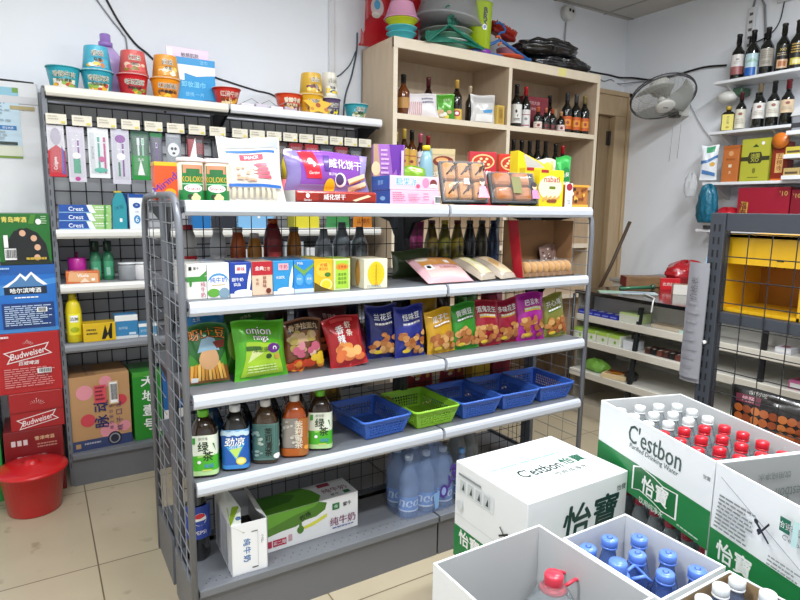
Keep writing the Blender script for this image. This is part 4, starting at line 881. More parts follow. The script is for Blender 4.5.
def b1(f): f.rect(0, .0, 1, .5, P('#c01c2c')); f.poly([(0, .5), (.5, .62), (1, .5)], P('#c01c2c')); f.text('Colgate', .42, .26, .018, W_, rot=PI/2, bold=.04, wmax=.1); f.ell(.5, .78, .022, .04, P('#b0a8b8')); f.poly([(.75, .05), (.95, .05), (.95, .5), (.8, .6)], P('#5a4aa0'))
def b2(f): brush(f, (.35, .62), .16, .64, ('#d8d0dc', '#8a4a9a')); f.ell(.5, .48, .018, .015, W_); f.rect(.3, .16, .7, .42, P('#3f9a7a')); f.ell(.5, .06, .012, .01, P('#b8408a'))
def b3(f): f.rect(.06, .1, .3, .9, P('#d0d4d8')); f.text('SENSITIVE', .2, .5, .010, P('#4a5a5a'), rot=PI/2, wmax=.1); brush(f, (.5, .78), .1, .7, ('#3fa08a', '#c04a8a')); f.ell(.55, .16, .03, .012, P('#3fb09a')); f.ell(.62, .38, .014, .014, P('#c04a8a'))
def b4(f): brush(f, (.4, .62), .14, .62, ('#d8d0dc', '#7a3a8a')); f.ell(.5, .82, .024, .02, P('#8a3a9a')); f.ell(.5, .5, .02, .018, W_); f.rect(.33, .14, .44, .4, P('#2f7a5a'))
def b5(f): f.rect(0, 0, 1, .5, P('#1f8a3a')); f.poly([(.3, .1), (.5, .42), (.7, .1)], W_); f.text('佳洁', .5, .42, .014, W_); brush(f, (.4, .65), .5, .72, ('#d8e8e0', '#9ad0b0')); f.rect(0, .95, 1, 1, P('#1f4a3a'))
def b6(f): brush(f, (.5,), .2, .6, ('#7a3a9a',)); f.rect(0, .88, 1, 1, P('#2f7a4a')); f.rect(.2, .05, .8, .2, P('#2f9a6a'))
def b7(f): f.ell(.5, .55, .03, .035, P('#e8e8ea')); f.ell(.4, .58, .007, .008, K_); f.ell(.62, .58, .007, .008, K_); f.ell(.5, .45, .008, .006, K_); f.rect(.1, .9, .9, .97, P('#b0b4ba'))
def b8(f): f.rect(.05, .4, .5, .9, P('#a01c2c')); f.poly([(.1, .3), (.5, .95), (.6, .3)], W_); f.rect(.55, .5, .95, .8, P('#8a2a30'))
blister('red and clear toothbrush pack at the far left of the hanging row', -.27, .072, 1.59, 1.833, '#d6d4da', b1)
blister('pale blister pack with two purple brushes, second in the hanging row', -.186, .076, 1.568, 1.831, '#cfcbd6', b2)
blister('white toothbrush pack with teal and pink handles, third in the hanging row', -.087, .092, 1.59, 1.834, '#e2e4e8', b3)
blister('pale blister pack with a big purple head, fourth in the hanging row', .012, .084, 1.564, 1.836, '#c9c8d4', b4)
blister('green-bottomed toothbrush pack, fifth in the hanging row', .104, .086, 1.588, 1.833, '#4a6a5a', b5)
blister('purple brush pack with a green top, sixth in the hanging row', .183, .06, 1.64, 1.83, '#5a5a6a', b6)
blister('grey pack with a white face shape, seventh in the hanging row', .268, .075, 1.65, 1.832, '#8f959c', b7)
blister('dark red and white pack hanging half behind the snack sticks bag', .38, .09, 1.64, 1.83, '#3a2428', b8)
for i in range(8):
    x = .66+.098*i
    blister('%s dark hanging pack from the left on the right half of the wall shelving' % ORD[i], x, .084, 1.62, 1.83, ['#3a3034', '#2c2a30', '#382c2a', '#8a2028', '#a0242c', '#30343a', '#7a1c24', '#2c2c30'][i], lambda f: (f.rect(.1, .1, .9, .4, P('#55484a')), f.text('正品', .5, .75, .02, P('#c8a8a0'))), name='hanging_pack')

# noodle tubs and boxes on the top shelf
def tub(label, loc, col, txt, r0=.057, r1=.074, h=.105, up=False, cols=('#e0b02a', '#e8e0d0', '#c04a3a', '#8ab04a'), rz=0, tc='#1c1c1c', group='instant noodle tubs on the wall shelving'):
    o = thing('noodle_tub', label, 'noodle tub', loc, rz, group, rx=0)
    prof = [(r0, 0), (r0+.001, .003), (r1, h-.006)] if not up else [(r1, 0.006), (r0+.001, h-.003), (r0, h)]
    mb = MB().lathe(prof, P(col), 28)
    f = cylF(mb, pint(prof), prof[0][1]+.004, prof[-1][1]-.004, 2.2)
    f.rect(.14, .0, .86, .42, P(cols[1] if not up else col)); nuts(f, .18, .06, .84, .34, 12, cols, .012, len(label))
    f.text(txt, .5, .66, .026, P('#f2eedf'), bold=.12, wmax=.092); f.text(txt, .5, .66, .026, P(tc), bold=.03, wmax=.09); f.text(txt[::-1], .5, .36, .016, P(tc), bold=.04, wmax=.07)
    mb.build('tub', o)
    if not up: MB().lathe([(r1+.002, h-.006), (r1+.003, h-.003), (r1+.0025, h), (0.0, h+.0005)], P('#d8dcd8'), 28).lathe([(r1+.0032, h-.0065), (r1+.0032, h-.002)], P(col), 28).build('lid', o)
    else: MB().lathe([(r1+.003, 0), (r1+.003, .006)], P(col), 28).build('lid', o)
    return o
ZT = 2.012
tub('teal noodle tub at the far left of the top shelf', (-.215, 1.56, ZT), '#2f9aa8', '香辣牛肉', tc='#2c4a1c')
tub('teal noodle tub under the upturned light-blue tub', (-.066, 1.565, ZT), '#2f93a4', '香菇炖鸡', tc='#2c4a1c')
tub('light-blue noodle tub turned upside down on the second teal tub', (-.064, 1.565, ZT+.1065), '#4fb4d0', '香菇', up=True, h=.115, r0=.054, r1=.067, cols=('#e0c02a', '#4fb4d0', '#c87a4a', '#f0f0e0'))
o = thing('detergent_bottle', 'lavender detergent bottle with a stepped cap behind the light-blue tub', 'detergent bottle', (-.005, 1.70, ZT))
MB().lathe([(.075, 0), (.085, .02), (.085, .17), (.06, .23), (.03, .265)], P('#b9a0d6'), 20, sy=.6).build('body', o); MB().lathe([(.034, 0), (.034, .022), (.026, .024), (.026, .06), (.022, .064)], P('#9a78c4'), 18, (0, 0, .26)).build('cap', o)
MB().tube([(.045, 0, .22), (.09, 0, .2), (.1, 0, .12), (.066, 0, .06)], .012, P('#b094d0'), 8).build('handle', o)
tub('red noodle tub under the upturned pink-red tub', (.098, 1.56, ZT), '#b81c24', '老坛酸菜', cols=('#e0b02a', '#b81c24', '#7a9a3a', '#f0e0c0'), tc='#1c1c1c')
tub('pink-red noodle tub turned upside down on the red tub', (.104, 1.56, ZT+.1065), '#d8605c', '红烧', up=True, h=.115, r0=.056, r1=.07, cols=('#8a7a2a', '#d8605c', '#e8c8b0'))
tub('orange noodle tub under the upturned light-orange tub', (.257, 1.56, ZT), '#dd8a1c', '红油面皮', cols=('#e8c23a', '#dd8a1c', '#7a4a1c'))
tub('light-orange noodle tub turned upside down on the orange tub', (.262, 1.56, ZT+.1065), '#e8a040', '面皮', up=True, h=.115, r0=.056, r1=.068, cols=('#f0d86a', '#e8a040', '#f4ead0'))
def d_bb(fs):
    f = fs['front']; f.rect(0, .66, 1, .84, W_); f.rect(0, .5, .2, .66, W_); f.poly([(.2, .66), (.5, .6), (.8, .64), (1, .66)], W_)
    f.text('卸妆湿巾', .42, .42, .03, P('#7fd0f4'), bold=.04, wmax=.15); f.text('便携·一片', .45, .2, .022, P('#8fd6f6'), wmax=.15); f.text('湿巾', .7, .92, .02, P('#8fd6f6')); f.lines(.7, .02, .95, .1, 2, P('#5a5a8a'))
o = pack('wipes_box', 'bright blue display box with white bands on the top shelf', 'box', (.42, 1.63, ZT), (.205, .12, .235), P('#1f93d0'), d_bb)
hk = MB().box((-.13, 0, 0), (.1, .003, .09), P('#e7c4dc'), .001); f = F(hk, lambda u, v, q: (-.13+.23*u, -q, v*.09), .23, .09); f.text('敏感肌肤', .55, .6, .022, K_, bold=.06, wmax=.11); f.lines(.4, .1, .7, .3, 1, K_); f.rect(.02, .05, .14, .9, W_)
hk.build('header_card', o, (0, .056, .22))
tub('red noodle bowl with food picture right of the blue display box', (.575, 1.545, ZT), '#b8281c', '红烧牛肉', .05, .076, .092, cols=('#d8a02a', '#7a3a1a', '#e8d0a0'), tc='#b8281c')
tub('orange-red noodle bowl left of the yellow star-shaped display', (.94, 1.55, ZT), '#c8401c', '香辣牛肉', .055, .078, .1, cols=('#d89a3a', '#7a3a1a', '#e0c090'), tc='#e8d8b0')
tub('yellow noodle tub behind the yellow star display', (1.085, 1.56, ZT), '#d9a42a', '金汤肥牛', .06, .074, .112, cols=('#e8c23a', '#c8962a', '#7a4a1c'))
tub('yellow noodle tub turned upside down on top of the other yellow tub', (1.088, 1.56, ZT+.1135), '#e0b23a', '金汤', up=True, h=.122, r0=.058, r1=.07, cols=('#f0d86a', '#e0b23a', '#7a3a3a'))
tub('cream and purple noodle tub right of the yellow tubs', (1.232, 1.60, ZT), '#5a4a6a', '番茄', .052, .062, .112, cols=('#e0d02a', '#d8d4c4', '#4a2a5a'))
tub('white patterned noodle tub turned upside down on the cream and purple tub', (1.226, 1.60, ZT+.1135), '#e6e2d4', '番茄', up=True, h=.15, r0=.044, r1=.052, cols=('#e8c83a', '#f0eee6', '#3a3a3a'))
tub('small teal noodle bowl at the right end of the top shelf', (1.385, 1.55, ZT), '#2f8f9a', '海鲜', .052, .076, .086, cols=('#d8c8a0', '#6a8a5a', '#e0e0d0'))
st = MB(); pts = []
for k in range(10): a = PI/2+k*PI/5; r = .085 if k % 2 == 0 else .05; pts.append((r*1.15*math.cos(a), .055+r*.75*math.sin(a)))
st.prism(pts, -.003, .003, P('#e6b83a'), 'y'); f = F(st, lambda u, v, q: (-.1+.2*u, -.003-q, v*.12), .2, .12); f.ell(.5, .45, .016, .014, P('#a8502a')); f.ell(.75, .25, .014, .012, P('#b8702a')); f.ell(.3, .25, .012, .01, P('#c88a3a'))
tag(st.build('display_card', None, (1.10, 1.475, ZT-.005), (-.25, 0, 0)), 'yellow star-shaped display card in front of the yellow noodle tubs', 'display card')
pk = MB()
for k in range(4): pk.box((-.16+.085*k, -.03, .0), (-.085+.085*k, .05, .018+.006*(k % 2)), P(['#d8d4dc', '#c8c0cc', '#dcd8de', '#b8aab8'][k]), .004)
for k in range(3): pk.tube([(-.15+.1*k, -.02, .02), (-.1+.1*k, -.03, .045), (-.05+.1*k, -.02, .02)], .002, M('#8a8c90', .4), 5)
tag(pk.build('cable_packs', None, (.80, 1.52, ZT)), 'flat pale packs and white leads lying on the top shelf between the two red bowls', 'packs')

# shelf below the hooks
ZS = [z+.020 for z in SH]
def d_tp(fs):
    f = fs['front']; f.rect(0, 0, .62, 1, P('#1f4fa0')); f.rect(.62, 0, 1, 1, P('#9cc87a')); f.poly([(.58, 0), (.7, 0), (.62, 1), (.52, 1)], P('#e8f0e8')); f.text('Crest', .32, .5, .02, P('#e8eef8'), bold=.06, wmax=.1); f.rect(.0, .02, .6, .12, P('#8ab8e0')); f.lines(.68, .2, .95, .8, 2, P('#e8f0e0')); f.rect(.86, .0, .9, 1, P('#4a9a4a'))
for i in range(3):
    pack('toothpaste_box', '%s of three stacked blue and green toothpaste boxes' % ['bottom', 'middle', 'top'][i], 'toothpaste box', (-.167+.002*i, 1.51, ZS[0]+.041*i), (.232, .05, .040), P('#dfe6ea'), d_tp)
o = thing('shampoo_bottle', 'teal bottle with a slanting shoulder beside the toothpaste boxes', 'bottle', (-.008, 1.515, ZS[0]))
mb = MB().prism([(-.034, 0), (.034, 0), (.036, .12), (.028, .16), (.018, .185), (-.012, .185), (-.03, .14)], -.018, .018, P('#2f93a0'), 'y'); f = F(mb, lambda u, v, q: (-.034+.068*u, -.018-q, .185*v), .068, .185); f.text('沐浴', .5, .6, .02, P('#1c5a6a'), rot=.3); f.rect(.5, .2, .68, .3, W_)
mb.build('body', o); MB().box((-.02, -.012, .185), (.016, .012, .195), P('#c8b04a'), .002).build('cap', o)
def d_wb(fs): f = fs['front']; f.rect(0, .9, 1, 1, P('#1f4f9c')); f.ell(.5, .68, .018, .014, P('#1f4f9c')); f.text('JN', .5, .68, .009, W_); f.ell(.5, .28, .016, .022, P('#3a8ac0')); f.text('6', .5, .28, .026, W_); f.text('洁面', .5, .5, .008, P('#8a9aa8'))
pack('soap_box', 'white box with a blue top and round blue mark beside the teal bottle', 'box', (.075, 1.52, ZS[0]), (.072, .05, .18), P('#e8ecf0'), d_wb)
pack('soap_box', 'blue box standing behind the teal bottle', 'box', (.035, 1.62, ZS[0]), (.1, .06, .185), P('#1f4f9c'), None)
def d_or(fs): f = fs['front']; f.poly([(.05, .2), (.95, .05), (.95, .8), (.1, .95)], P('#e0a878')); f.text('Vkela', .5, .65, .016, W_, bold=.05); f.poly([(.4, .1), (.55, .45), (.7, .1)], P('#f0d8c0')); f.rect(.75, .2, .85, .4, W_)
pack('soap_pack', 'orange and peach wet-wipe pack on the middle shelf', 'pack', (-.195, 1.505, ZS[1]), (.15, .07, .062), P('#cf6a35'), d_or)
o = thing('pump_bottle', 'bright magenta jar behind the orange pack', 'jar', (-.21, 1.62, ZS[1])); MB().lathe([(.036, 0), (.042, .005), (.044, .115), (.04, .12)], P('#c02a9a'), 18).build('body', o); MB().tube([(0, 0, .12), (0, 0, .15)], .006, P('#8a1c6a'), 8).build('pump', o)
for i, x in enumerate((-.125, -.065)):
    o = thing('lotion_bottle', ['left one of two dark green bottles on the middle shelf', 'right one of two dark green bottles on the middle shelf'][i], 'bottle', (x, 1.60, ZS[1]), 0, 'dark green bottles on the middle shelf')
    MB().lathe([(.027, 0), (.028, .006), (.028, .12), (.02, .14), (.012, .15)], P('#2f7a55'), 16).build('body', o); MB().lathe([(.02, 0), (.02, .05), (.017, .055)], P('#16362a'), 14, (0, 0, .15)).build('cap', o)
    lb = MB(); f = cylF(lb, lambda z: .0283, .02, .1, 2.2); f.rect(.1, 0, .9, 1, P('#4aa078')); f.rect(.3, .1, .6, .6, P('#9ad0b8')); lb.build('paper_label', o)
for i, x in enumerate((.02, .09)):
    o = thing('cotton_tub', ['left clear round tub of cotton on the middle shelf', 'right pale wrapped tub on the middle shelf beside the mesh end'][i], 'tub', (x, 1.54, ZS[1]), 0)
    MB().lathe([(.04, 0), (.045, .006), (.045, .075), (.04, .085)], P(['#8f9296', '#d5d3d4'][i]), 18).build('body', o); MB().lathe([(.046, 0), (.046, .008), (.0, .009)], P('#dadcde'), 18, (0, 0, .085)).build('lid', o)
o = thing('cleaner_bottle', 'tall yellow cleaner bottle on the lowest open shelf', 'bottle', (-.247, 1.515, ZS[2]))
MB().lathe([(.034, 0), (.037, .006), (.037, .16), (.03, .2), (.018, .22)], P('#d8c41c'), 18).build('body', o); MB().lathe([(.02, 0), (.018, .035)], P('#c8b41a'), 14, (0, 0, .22)).build('cap', o)
lb = MB(); f = cylF(lb, lambda z: .0372, .04, .15, 2.0); f.rect(.1, 0, .9, 1, P('#e8e030')); f.rect(.25, .6, .75, .92, W_); f.text('洁厕', .5, .76, .018, K_, bold=.06); f.ell(.5, .25, .02, .014, P('#a8b41c')); lb.build('paper_label', o)
def d_y(fs): f = fs['front']; f.poly([(.55, .1), (.68, .9), (.75, .4), (.85, .95), (.9, .95), (.88, .1), (.8, .1), (.76, .35), (.66, .1)], K_); f.lines(.1, .3, .5, .7, 2, P('#6a5a10'))
pack('storage_box', 'yellow box with a black zigzag on the lowest open shelf', 'box', (-.137, 1.51, ZS[2]), (.15, .09, .095), P('#e0b81c'), d_y)
def d_bl(fs): f = fs['front']; f.rect(0, .75, 1, 1, W_); f.text('创可贴', .35, .45, .014, P('#d0e4f2')); f.rect(.6, .15, .9, .25, P('#d0e4f2')); f.rect(0, 0, 1, .12, P('#dfe4e8'))
pack('medicine_box', 'blue and white box with its lid up right of the yellow box', 'box', (-.008, 1.52, ZS[2]), (.11, .09, .125), P('#3f86b8'), d_bl)
pack('medicine_box', 'lower blue and white box beside the mesh end of the gondola', 'box', (.095, 1.52, ZS[2]), (.09, .09, .072), P('#4f94c0'), d_bl)
# base deck: two drink cartons
KR = M('#b98e62', .65, noise=.05, ns=15)
def d_md(fs):
    f = fs['front']; pk = P('#dc8f9a'); rd = P('#c8434f')
    for u, v, r, c in ((.28, .4, .035, rd), (.25, .78, .04, pk), (.84, .62, .03, rd), (.62, .22, .045, pk), (.88, .25, .03, pk), (.6, .9, .03, pk)): f.ell(u, v, r, r, c)
    f.rect(0, 0, 1, .14, P('#33406a')); f.ell(.7, .1, .035, .038, P('#22283a')); f.ell(.7, .1, .027, .029, P('#8a8a90')); f.ell(.7, .1, .02, .022, P('#22283a')); f.rect(.06, .04, .14, .1, P('#b08a60')); f.lines(.2, .05, .5, .1, 1, P('#a8a8b8'))
    f.text('脉动', .5, .5, .06, P('#2c3060'), rot=0, bold=.08) if False else None
    for i, ch in enumerate('脉动'): f.text(ch, .50, .36+.22*i, .066, P('#2c3060'), rot=PI/2, bold=.07)
    for i, ch in enumerate('桃子口味'): f.text(ch, .8, .24+.11*i, .03, P('#4a3a6a'), rot=PI/2)
    for i, ch in enumerate('维生素饮料'): f.text(ch, .66, .26+.075*i, .019, P('#5a4a6a'), rot=PI/2)
    f.rect(.40, .62, .60, .86, P('#d0505a')); f.lines(.42, .64, .58, .84, 4, P('#7a2a3a')); f.rect(.64, .58, .80, .9, P('#cdb08a')); f.barcode(.66, .6, .78, .88)
    fs['left'].rect(0, 0, 1, .14, P('#33406a')); fs['left'].rect(.2, .3, .8, .7, pk); fs['top'].rect(0, 0, .45, 1, P('#a87c52')); fs['top'].rect(.3, .1, .34, .9, P('#8a6440'))
pack('drink_carton', 'big brown drink carton with pink and red dots on the wall shelving base', 'carton', (-.16, 1.62, RB), (.29, .25, .40), KR, d_md, rz=.06)
def d_td(fs):
    f = fs['front']
    for i, ch in enumerate('天地壹号'): f.text(ch, .52, .86-.215*i, .062, W_, bold=.08, rot=-.1)
    f.rect(0, .93, 1, 1, P('#4a9a3a')); fs['left'].lines(.2, .1, .8, .8, 8, P('#d8c84a'))
pack('drink_carton', 'tall green carton with four white characters beside the brown drink carton', 'carton', (.075, 1.61, RB), (.15, .22, .385), P('#2f8a30'), d_td, rz=.06)
pack('drink_carton', 'blue and white carton behind the mesh end panel on the base deck', 'carton', (.22, 1.6, RB), (.12, .2, .37), P('#2f6aa8'), lambda fs: fs['front'].rect(0, 0, 1, .4, W_))
# right half of the wall shelving, glimpsed through the gondola
pack('paper_towel_pack', 'light blue pack on the wall shelving glimpsed through the gondola mesh', 'pack', (.70, 1.56, ZS[0]), (.22, .16, .2), P('#7fb4dc'), lambda fs: fs['front'].text('1', .6, .5, .08, W_, bold=.05))
pack('soap_box', 'yellow pack on the wall shelving glimpsed behind the amber bottles', 'pack', (1.02, 1.54, ZS[0]), (.16, .12, .19), P('#d8cc3a'), None)
pack('soap_box', 'dark blue box with white swirl left of the light blue pack on the wall shelving', 'pack', (.40, 1.53, ZS[0]), (.1, .1, .15), P('#1f6aa8'), None)
pack('soap_box', 'dark box with a yellow-green label next to the dark blue box on the wall shelving', 'pack', (.54, 1.53, ZS[0]), (.13, .1, .16), P('#2c2e36'), lambda fs: fs['front'].rect(.3, .5, .8, .8, P('#b8d04a')))
bag('snack_bag', 'green pack on the wall shelving glimpsed above the leaf box', 'pack', (1.25, 1.53, ZS[0]), .17, .22, .06, FOIL('#4a9a5a'), None, seed=61)
bag('snack_bag', 'orange and dark brown tag-shaped pack glimpsed above the leaf box', 'pack', (1.42, 1.52, ZS[0]), .14, .22, .05, FOIL('#d8862a'), lambda f: (f.rect(.1, .4, .9, .95, P('#4a2a1a')), f.text('山楂片', .5, .2, .03, P('#7a2a10'))), seed=62)
for i in range(6): pack('towel_pack', '%s pale pack from the left on the wall shelving behind the gondola' % ORD[i], 'pack', (.66+.14*i, 1.55, ZS[1]), (.12, .12, .15+.02*(i % 3)), P(['#b8bcc0', '#c8c4bc', '#a8b0b4', '#d0d0d0', '#98a0a0', '#7a8084'][i]), None, group='packs behind the gondola')

# ------------------------------------------------------------------ white fridge cabinet with a poster, beer cases, bucket
fo = thing('white_cabinet', 'tall white metal cabinet with a poster on its front left of the wall shelving', 'cabinet')
fc = MB().box((-1.1, 1.76, 0), (-.325, 1.845, 2.06), M('#e4e5e8', .4, coat=.2), .006); fc.box((-1.1, 1.754, 1.955), (-.327, 1.762, 1.99), M('#d2d3d7', .4)); fc.build('cabinet_body', fo)
MB().box((-.45, 1.7525, 1.925), (-.345, 1.7545, 1.943), M('#b8a878', .5)).build('tape_strip', fo)
pm_ = MB().box((-.78, 1.755, 1.685), (-.41, 1.7575, 2.03), P('#c4dcea'), 0); f = F(pm_, lambda u, v, q: (-.78+.37*u, 1.755-q, 1.685+.345*v), .37, .345)
f.rect(0, .82, 1, 1, P('#8fc4d8')); f.rect(0, .0, 1, .18, P('#d8dac8')); f.rect(0, 0, 1, .03, P('#7a9a2c')); f.rect(.93, .93, 1, 1, P('#6a9a3a')); f.rect(.0, .4, .95, .46, P('#2f78b8')); f.text('营业执照', .85, .43, .011, W_); f.lines(.1, .5, .95, .78, 6, P('#9ab0bc')); f.rect(.1, .19, .95, .23, P('#2a3a34')); f.lines(.1, .25, .95, .38, 3, P('#a8b4bc'))
tag(pm_.build('poster'), 'pale blue notice poster stuck on the white cabinet', 'poster')
def crown(f, u, v, s, m):
    for k in range(9):
        a = PI*(.12+.76*k/8); f.poly([(u+s*.35*math.cos(a)/f.w, v+s*.3*math.sin(a)/f.h), (u+s*(.9*math.cos(a)+.03)/f.w, v+s*(.8*math.sin(a))/f.h), (u+s*(.9*math.cos(a)-.03)/f.w, v+s*(.8*math.sin(a)+.02)/f.h)], m)
    f.ell(u, v+s*.95/f.h, s*.06, s*.06, m)
def bud(f, u, v, w, rot=.2):
    c, s = math.cos(rot), math.sin(rot); m = P('#e8dcdc'); r_ = P('#a8141c')
    def q(pts, mm): f.poly([(u+(x*c-y*s)*w/f.w, v+(x*s+y*c)*w/f.h) for x, y in pts], mm)
    q([(-.55, -.16), (-.42, .0), (-.55, .16), (.55, .16), (.42, 0), (.55, -.16)], m); q([(-.50, -.135), (-.385, .0), (-.50, .135), (.50, .135), (.385, 0), (.50, -.135)], r_)
    f.text('Budweiser', u, v, w*.17, m, rot=rot, bold=.04, shear=.2, wmax=w*.82)
def d_c_green(fs):
    f = fs['front']; 
    f.rect(0, 0, 1, .06, P('#1c2a14')); f.poly([(.1, .06), (.95, .06), (.9, .4), (.75, .62), (.55, .72), (.3, .66), (.12, .4)], P('#14181a'))
    for u, v in ((.45, .62), (.66, .52), (.72, .34), (.7, .14)): f.ell(u-.01, v+.01, .02, .02, P('#14181a')); f.ell(u+.01, v-.005, .013, .015, P('#d8ab8c'))
    f.text('青岛啤酒', .32, .88, .026, P('#e8d86a'), bold=.06, wmax=.1); f.poly([(.58, .8), (.68, .8), (.74, .98), (.64, .98)], P('#4a8a2a')); f.ell(.78, .84, .012, .014, W_); f.lines(.83, .78, .95, .95, 4, P('#a8d0a0')); f.barcode(.1, .1, .32, .32); f.rect(.1, .34, .18, .58, W_); f.lines(.5, .04, .95, .14, 1, P('#c8a83a'))
def d_c_blue(fs):
    f = fs['front']; N = P('#10263e'); f.poly([(0, .55), (1, .72), (1, .8), (0, .7)], P('#3f8ad0')); f.rect(0, .86, 1, 1, P('#1c5aa8')); f.rect(0, 0, 1, .06, P('#3f84c8'))
    f.poly([(.12, .68), (.3, .78), (.42, .88), (.5, .82), (.6, .9), (.75, .78), (.86, .7)], W_); f.poly([(.2, .68), (.36, .78), (.42, .84), (.5, .76), (.6, .86), (.68, .76), (.8, .69)], P('#4f7fb0')); f.rect(.14, .57, .84, .68, N); f.text('哈尔滨啤酒', .49, .625, .024, W_, bold=.05, wmax=.16); f.lines(.3, .49, .7, .53, 1, W_)
    f.rect(.08, .06, .94, .44, P('#173a78')); f.lines(.12, .1, .9, .4, 10, P('#b8cce4')); f.rect(.65, .3, .82, .37, W_); f.barcode(.66, .3, .8, .37); f.lines(.1, .92, .3, .97, 1, P('#a8c8e8'))
def d_c_red(fs):
    f = fs['front']; W = P('#e8dcdc'); crown(f, .5, .78, .03, W); bud(f, .5, .66, .18); f.text('百威啤酒', .5, .5, .02, W, bold=.06, shear=.2); f.lines(.12, .1, .9, .42, 9, P('#d88a8a')); f.rect(.62, .32, .84, .4, W); f.barcode(.63, .32, .83, .4); f.lines(.06, .9, .26, .97, 1, W)
def d_c_red2(fs):
    f = fs['front']; crown(f, .5, .62, .04, P('#e0cccc')); bud(f, .5, .25, .16); f.rect(0, .48, 1, .5, P('#7a1016'))
def d_c_dark(fs):
    f = fs['front']
    for k in range(3): f.rect(.12+.1*k, .78, .19+.1*k, .86, P('#d8c8c8'))
    f.text('雪津啤酒', .68, .86, .02, P('#d8b08a'), bold=.05, wmax=.1); f.lines(.55, .7, .9, .78, 2, P('#c08a7a')); f.lines(.2, .55, .9, .62, 1, P('#c8a0a0'))
G2 = 'beer cases stacked left of the wall shelving'
def case(label, x0, x1, z0, z1, col, deco, y=1.47, dep=.26): return pack('beer_case', label, 'beer case', ((x0+x1)/2, y+dep/2, z0), (x1-x0, dep, z1-z0), P(col, .4), deco, group=G2, c=.003)
case('dark red beer case at the bottom of the stack behind the red bucket', -.588, -.334, .0, .345, '#7c1218', d_c_dark)
case('slim red beer case with a crown mark, second from the bottom of the stack', -.552, -.322, .346, .536, '#a0141c', d_c_red2)
case('big red beer case in the middle of the stack under the blue case', -.592, -.318, .537, .838, '#b0161e', d_c_red)
case('bright blue beer case with white mountains in the stack', -.565, -.315, .840, 1.168, '#1f6cc0', d_c_blue)
case('green beer case with a picture of people on top of the stack', -.535, -.322, 1.170, 1.413, '#1c6a26', d_c_green)
case('green case at the floor at the left picture edge behind the bucket', -.86, -.60, .0, .34, '#1f8a3a', None)
case('dark blue case on the green case at the left picture edge', -.86, -.60, .341, .535, '#1c3f80', lambda fs: fs['front'].text('O', .85, .3, .03, W_))
bkt = thing('bucket', 'red plastic bucket with a lid standing on the floor before the beer cases', 'bucket', (-.475, 1.315, 0), .4)
RB_ = M('#c8141a', .3, coat=.4)
MB().lathe([(.106, 0), (.112, .006), (.136, .205), (.139, .206)], RB_, 36).build('bucket_body', bkt)
MB().lathe([(.150, .200), (.153, .206), (.150, .214), (.12, .220), (.05, .232), (.03, .236), (.03, .246), (.0, .248)], RB_, 36).build('lid', bkt)
MB().tube([(.144*math.cos(a), .144*math.sin(a), .198-.1*max(0, math.sin(a*1.0))) for a in [-.2+PI*1.12*k/16 for k in range(17)]], .004, RB_, 6).build('handle', bkt)
# ------------------------------------------------------------------ tall wooden cabinet at the back
CWD = wood('#c4ae92', '#ceb9a0', 'pale_beech', (2.5, 9, 9)); CWV = wood('#c0aa8e', '#cab69c', 'pale_beech_upright', (9, 9, 1.6))
EDGE = wood('#dccdb4', '#e3d6c0', 'beech_edging', (3, 3, 3))
c0x, c1x, cy, cb, cz = 1.568, 3.44, 1.40, 1.82, 2.505
cab = thing('wooden_cabinet', 'tall pale wooden cabinet with open compartments of bottles against the back wall', 'cabinet')
mb = MB()
for a, b in ((c0x, c0x+.03), (2.505, 2.535), (c1x-.03, c1x)): mb.box((a, cy+.004, 0), (b, cb, cz-.03), CWV); mb.box((a, cy, 0), (b, cy+.004, cz-.05), EDGE)
mb.build('side_panel', cab)
MB().box((c0x, cb-.01, 0), (c1x, cb, cz), CWV).build('back_panel', cab)
MB().box((c0x, cy+.004, cz-.03), (c1x, cb, cz), CWD).box((c0x, cy-.002, cz-.065), (c1x, cy+.02, cz), EDGE, .002).build('top_board', cab)
CS = [2.05, 1.655, 1.2, .8, .4, .06]
for z in CS:
    for a, b in ((c0x+.03, 2.505), (2.535, c1x-.03)):
        MB().box((a, cy+.006, z-.025), (b, cb-.01, z), CWD).box((a, cy+.001, z-.032), (b, cy+.008, z+.002), EDGE).build('shelf', cab)
st = MB().box((2.98, cy-.003, 2.445), (3.06, cy-.0022, 2.50), P('#e6dc8a')); st.build('sticky_note', cab)
Y0 = 1.50
WPROF = lambda h, r: [(r*.9, 0), (r, .006), (r, h*.56), (r*.93, h*.62), (r*.55, h*.70), (r*.40, h*.76), (r*.36, h*.955), (r*.41, h*.96), (r*.41, h*.99), (r*.36, h)]
GL = M('#0e1210', .06, coat=.8)
def wine(label, loc, h=.30, r=.037, foil='#16161a', lab=('#e6e0d2', .18, .52), deco=None, glass=GL, rz=0, group=None, name='wine_bottle', cat='bottle', lspan=2.6):
    o = thing(name, label, cat, loc, rz, group); pr = WPROF(h, r)
    MB().lathe(pr[:6], glass, 20).lathe([(r*.40, h*.76), (r*.36, h*.9)], glass, 20).build('body', o)
    MB().lathe([(r*.43, h*.80), (r*.40, h*.955), (r*.45, h*.962), (r*.45, h*.99), (r*.38, h+.002)], M(foil, .35, metal=.2, coat=.3), 18).build('capsule', o)
    if lab:
        lb = MB(); f = cylF(lb, lambda z: r+.0004, h*lab[1], h*lab[2], lspan); f.rect(0, 0, 1, 1, P(lab[0], .5))
        if deco: deco(f)
        lb.build('paper_label', o)
    return o
ROT = -.55   # facing the aisle
def dl(a, b, txt=None):
    def d(f):
        f.rect(.1, .7, .9, .74, P(a)); f.rect(.2, .1, .8, .16, P(a)); f.ell(.5, .48, .012, .010, P(b))
        if txt: f.text(txt, .5, .86, .008, P(a))
    return d
UZ = CS[0]
GA = 'bottles in the upper left compartment of the wooden cabinet'; GB = 'bottles in the upper right compartment of the wooden cabinet'
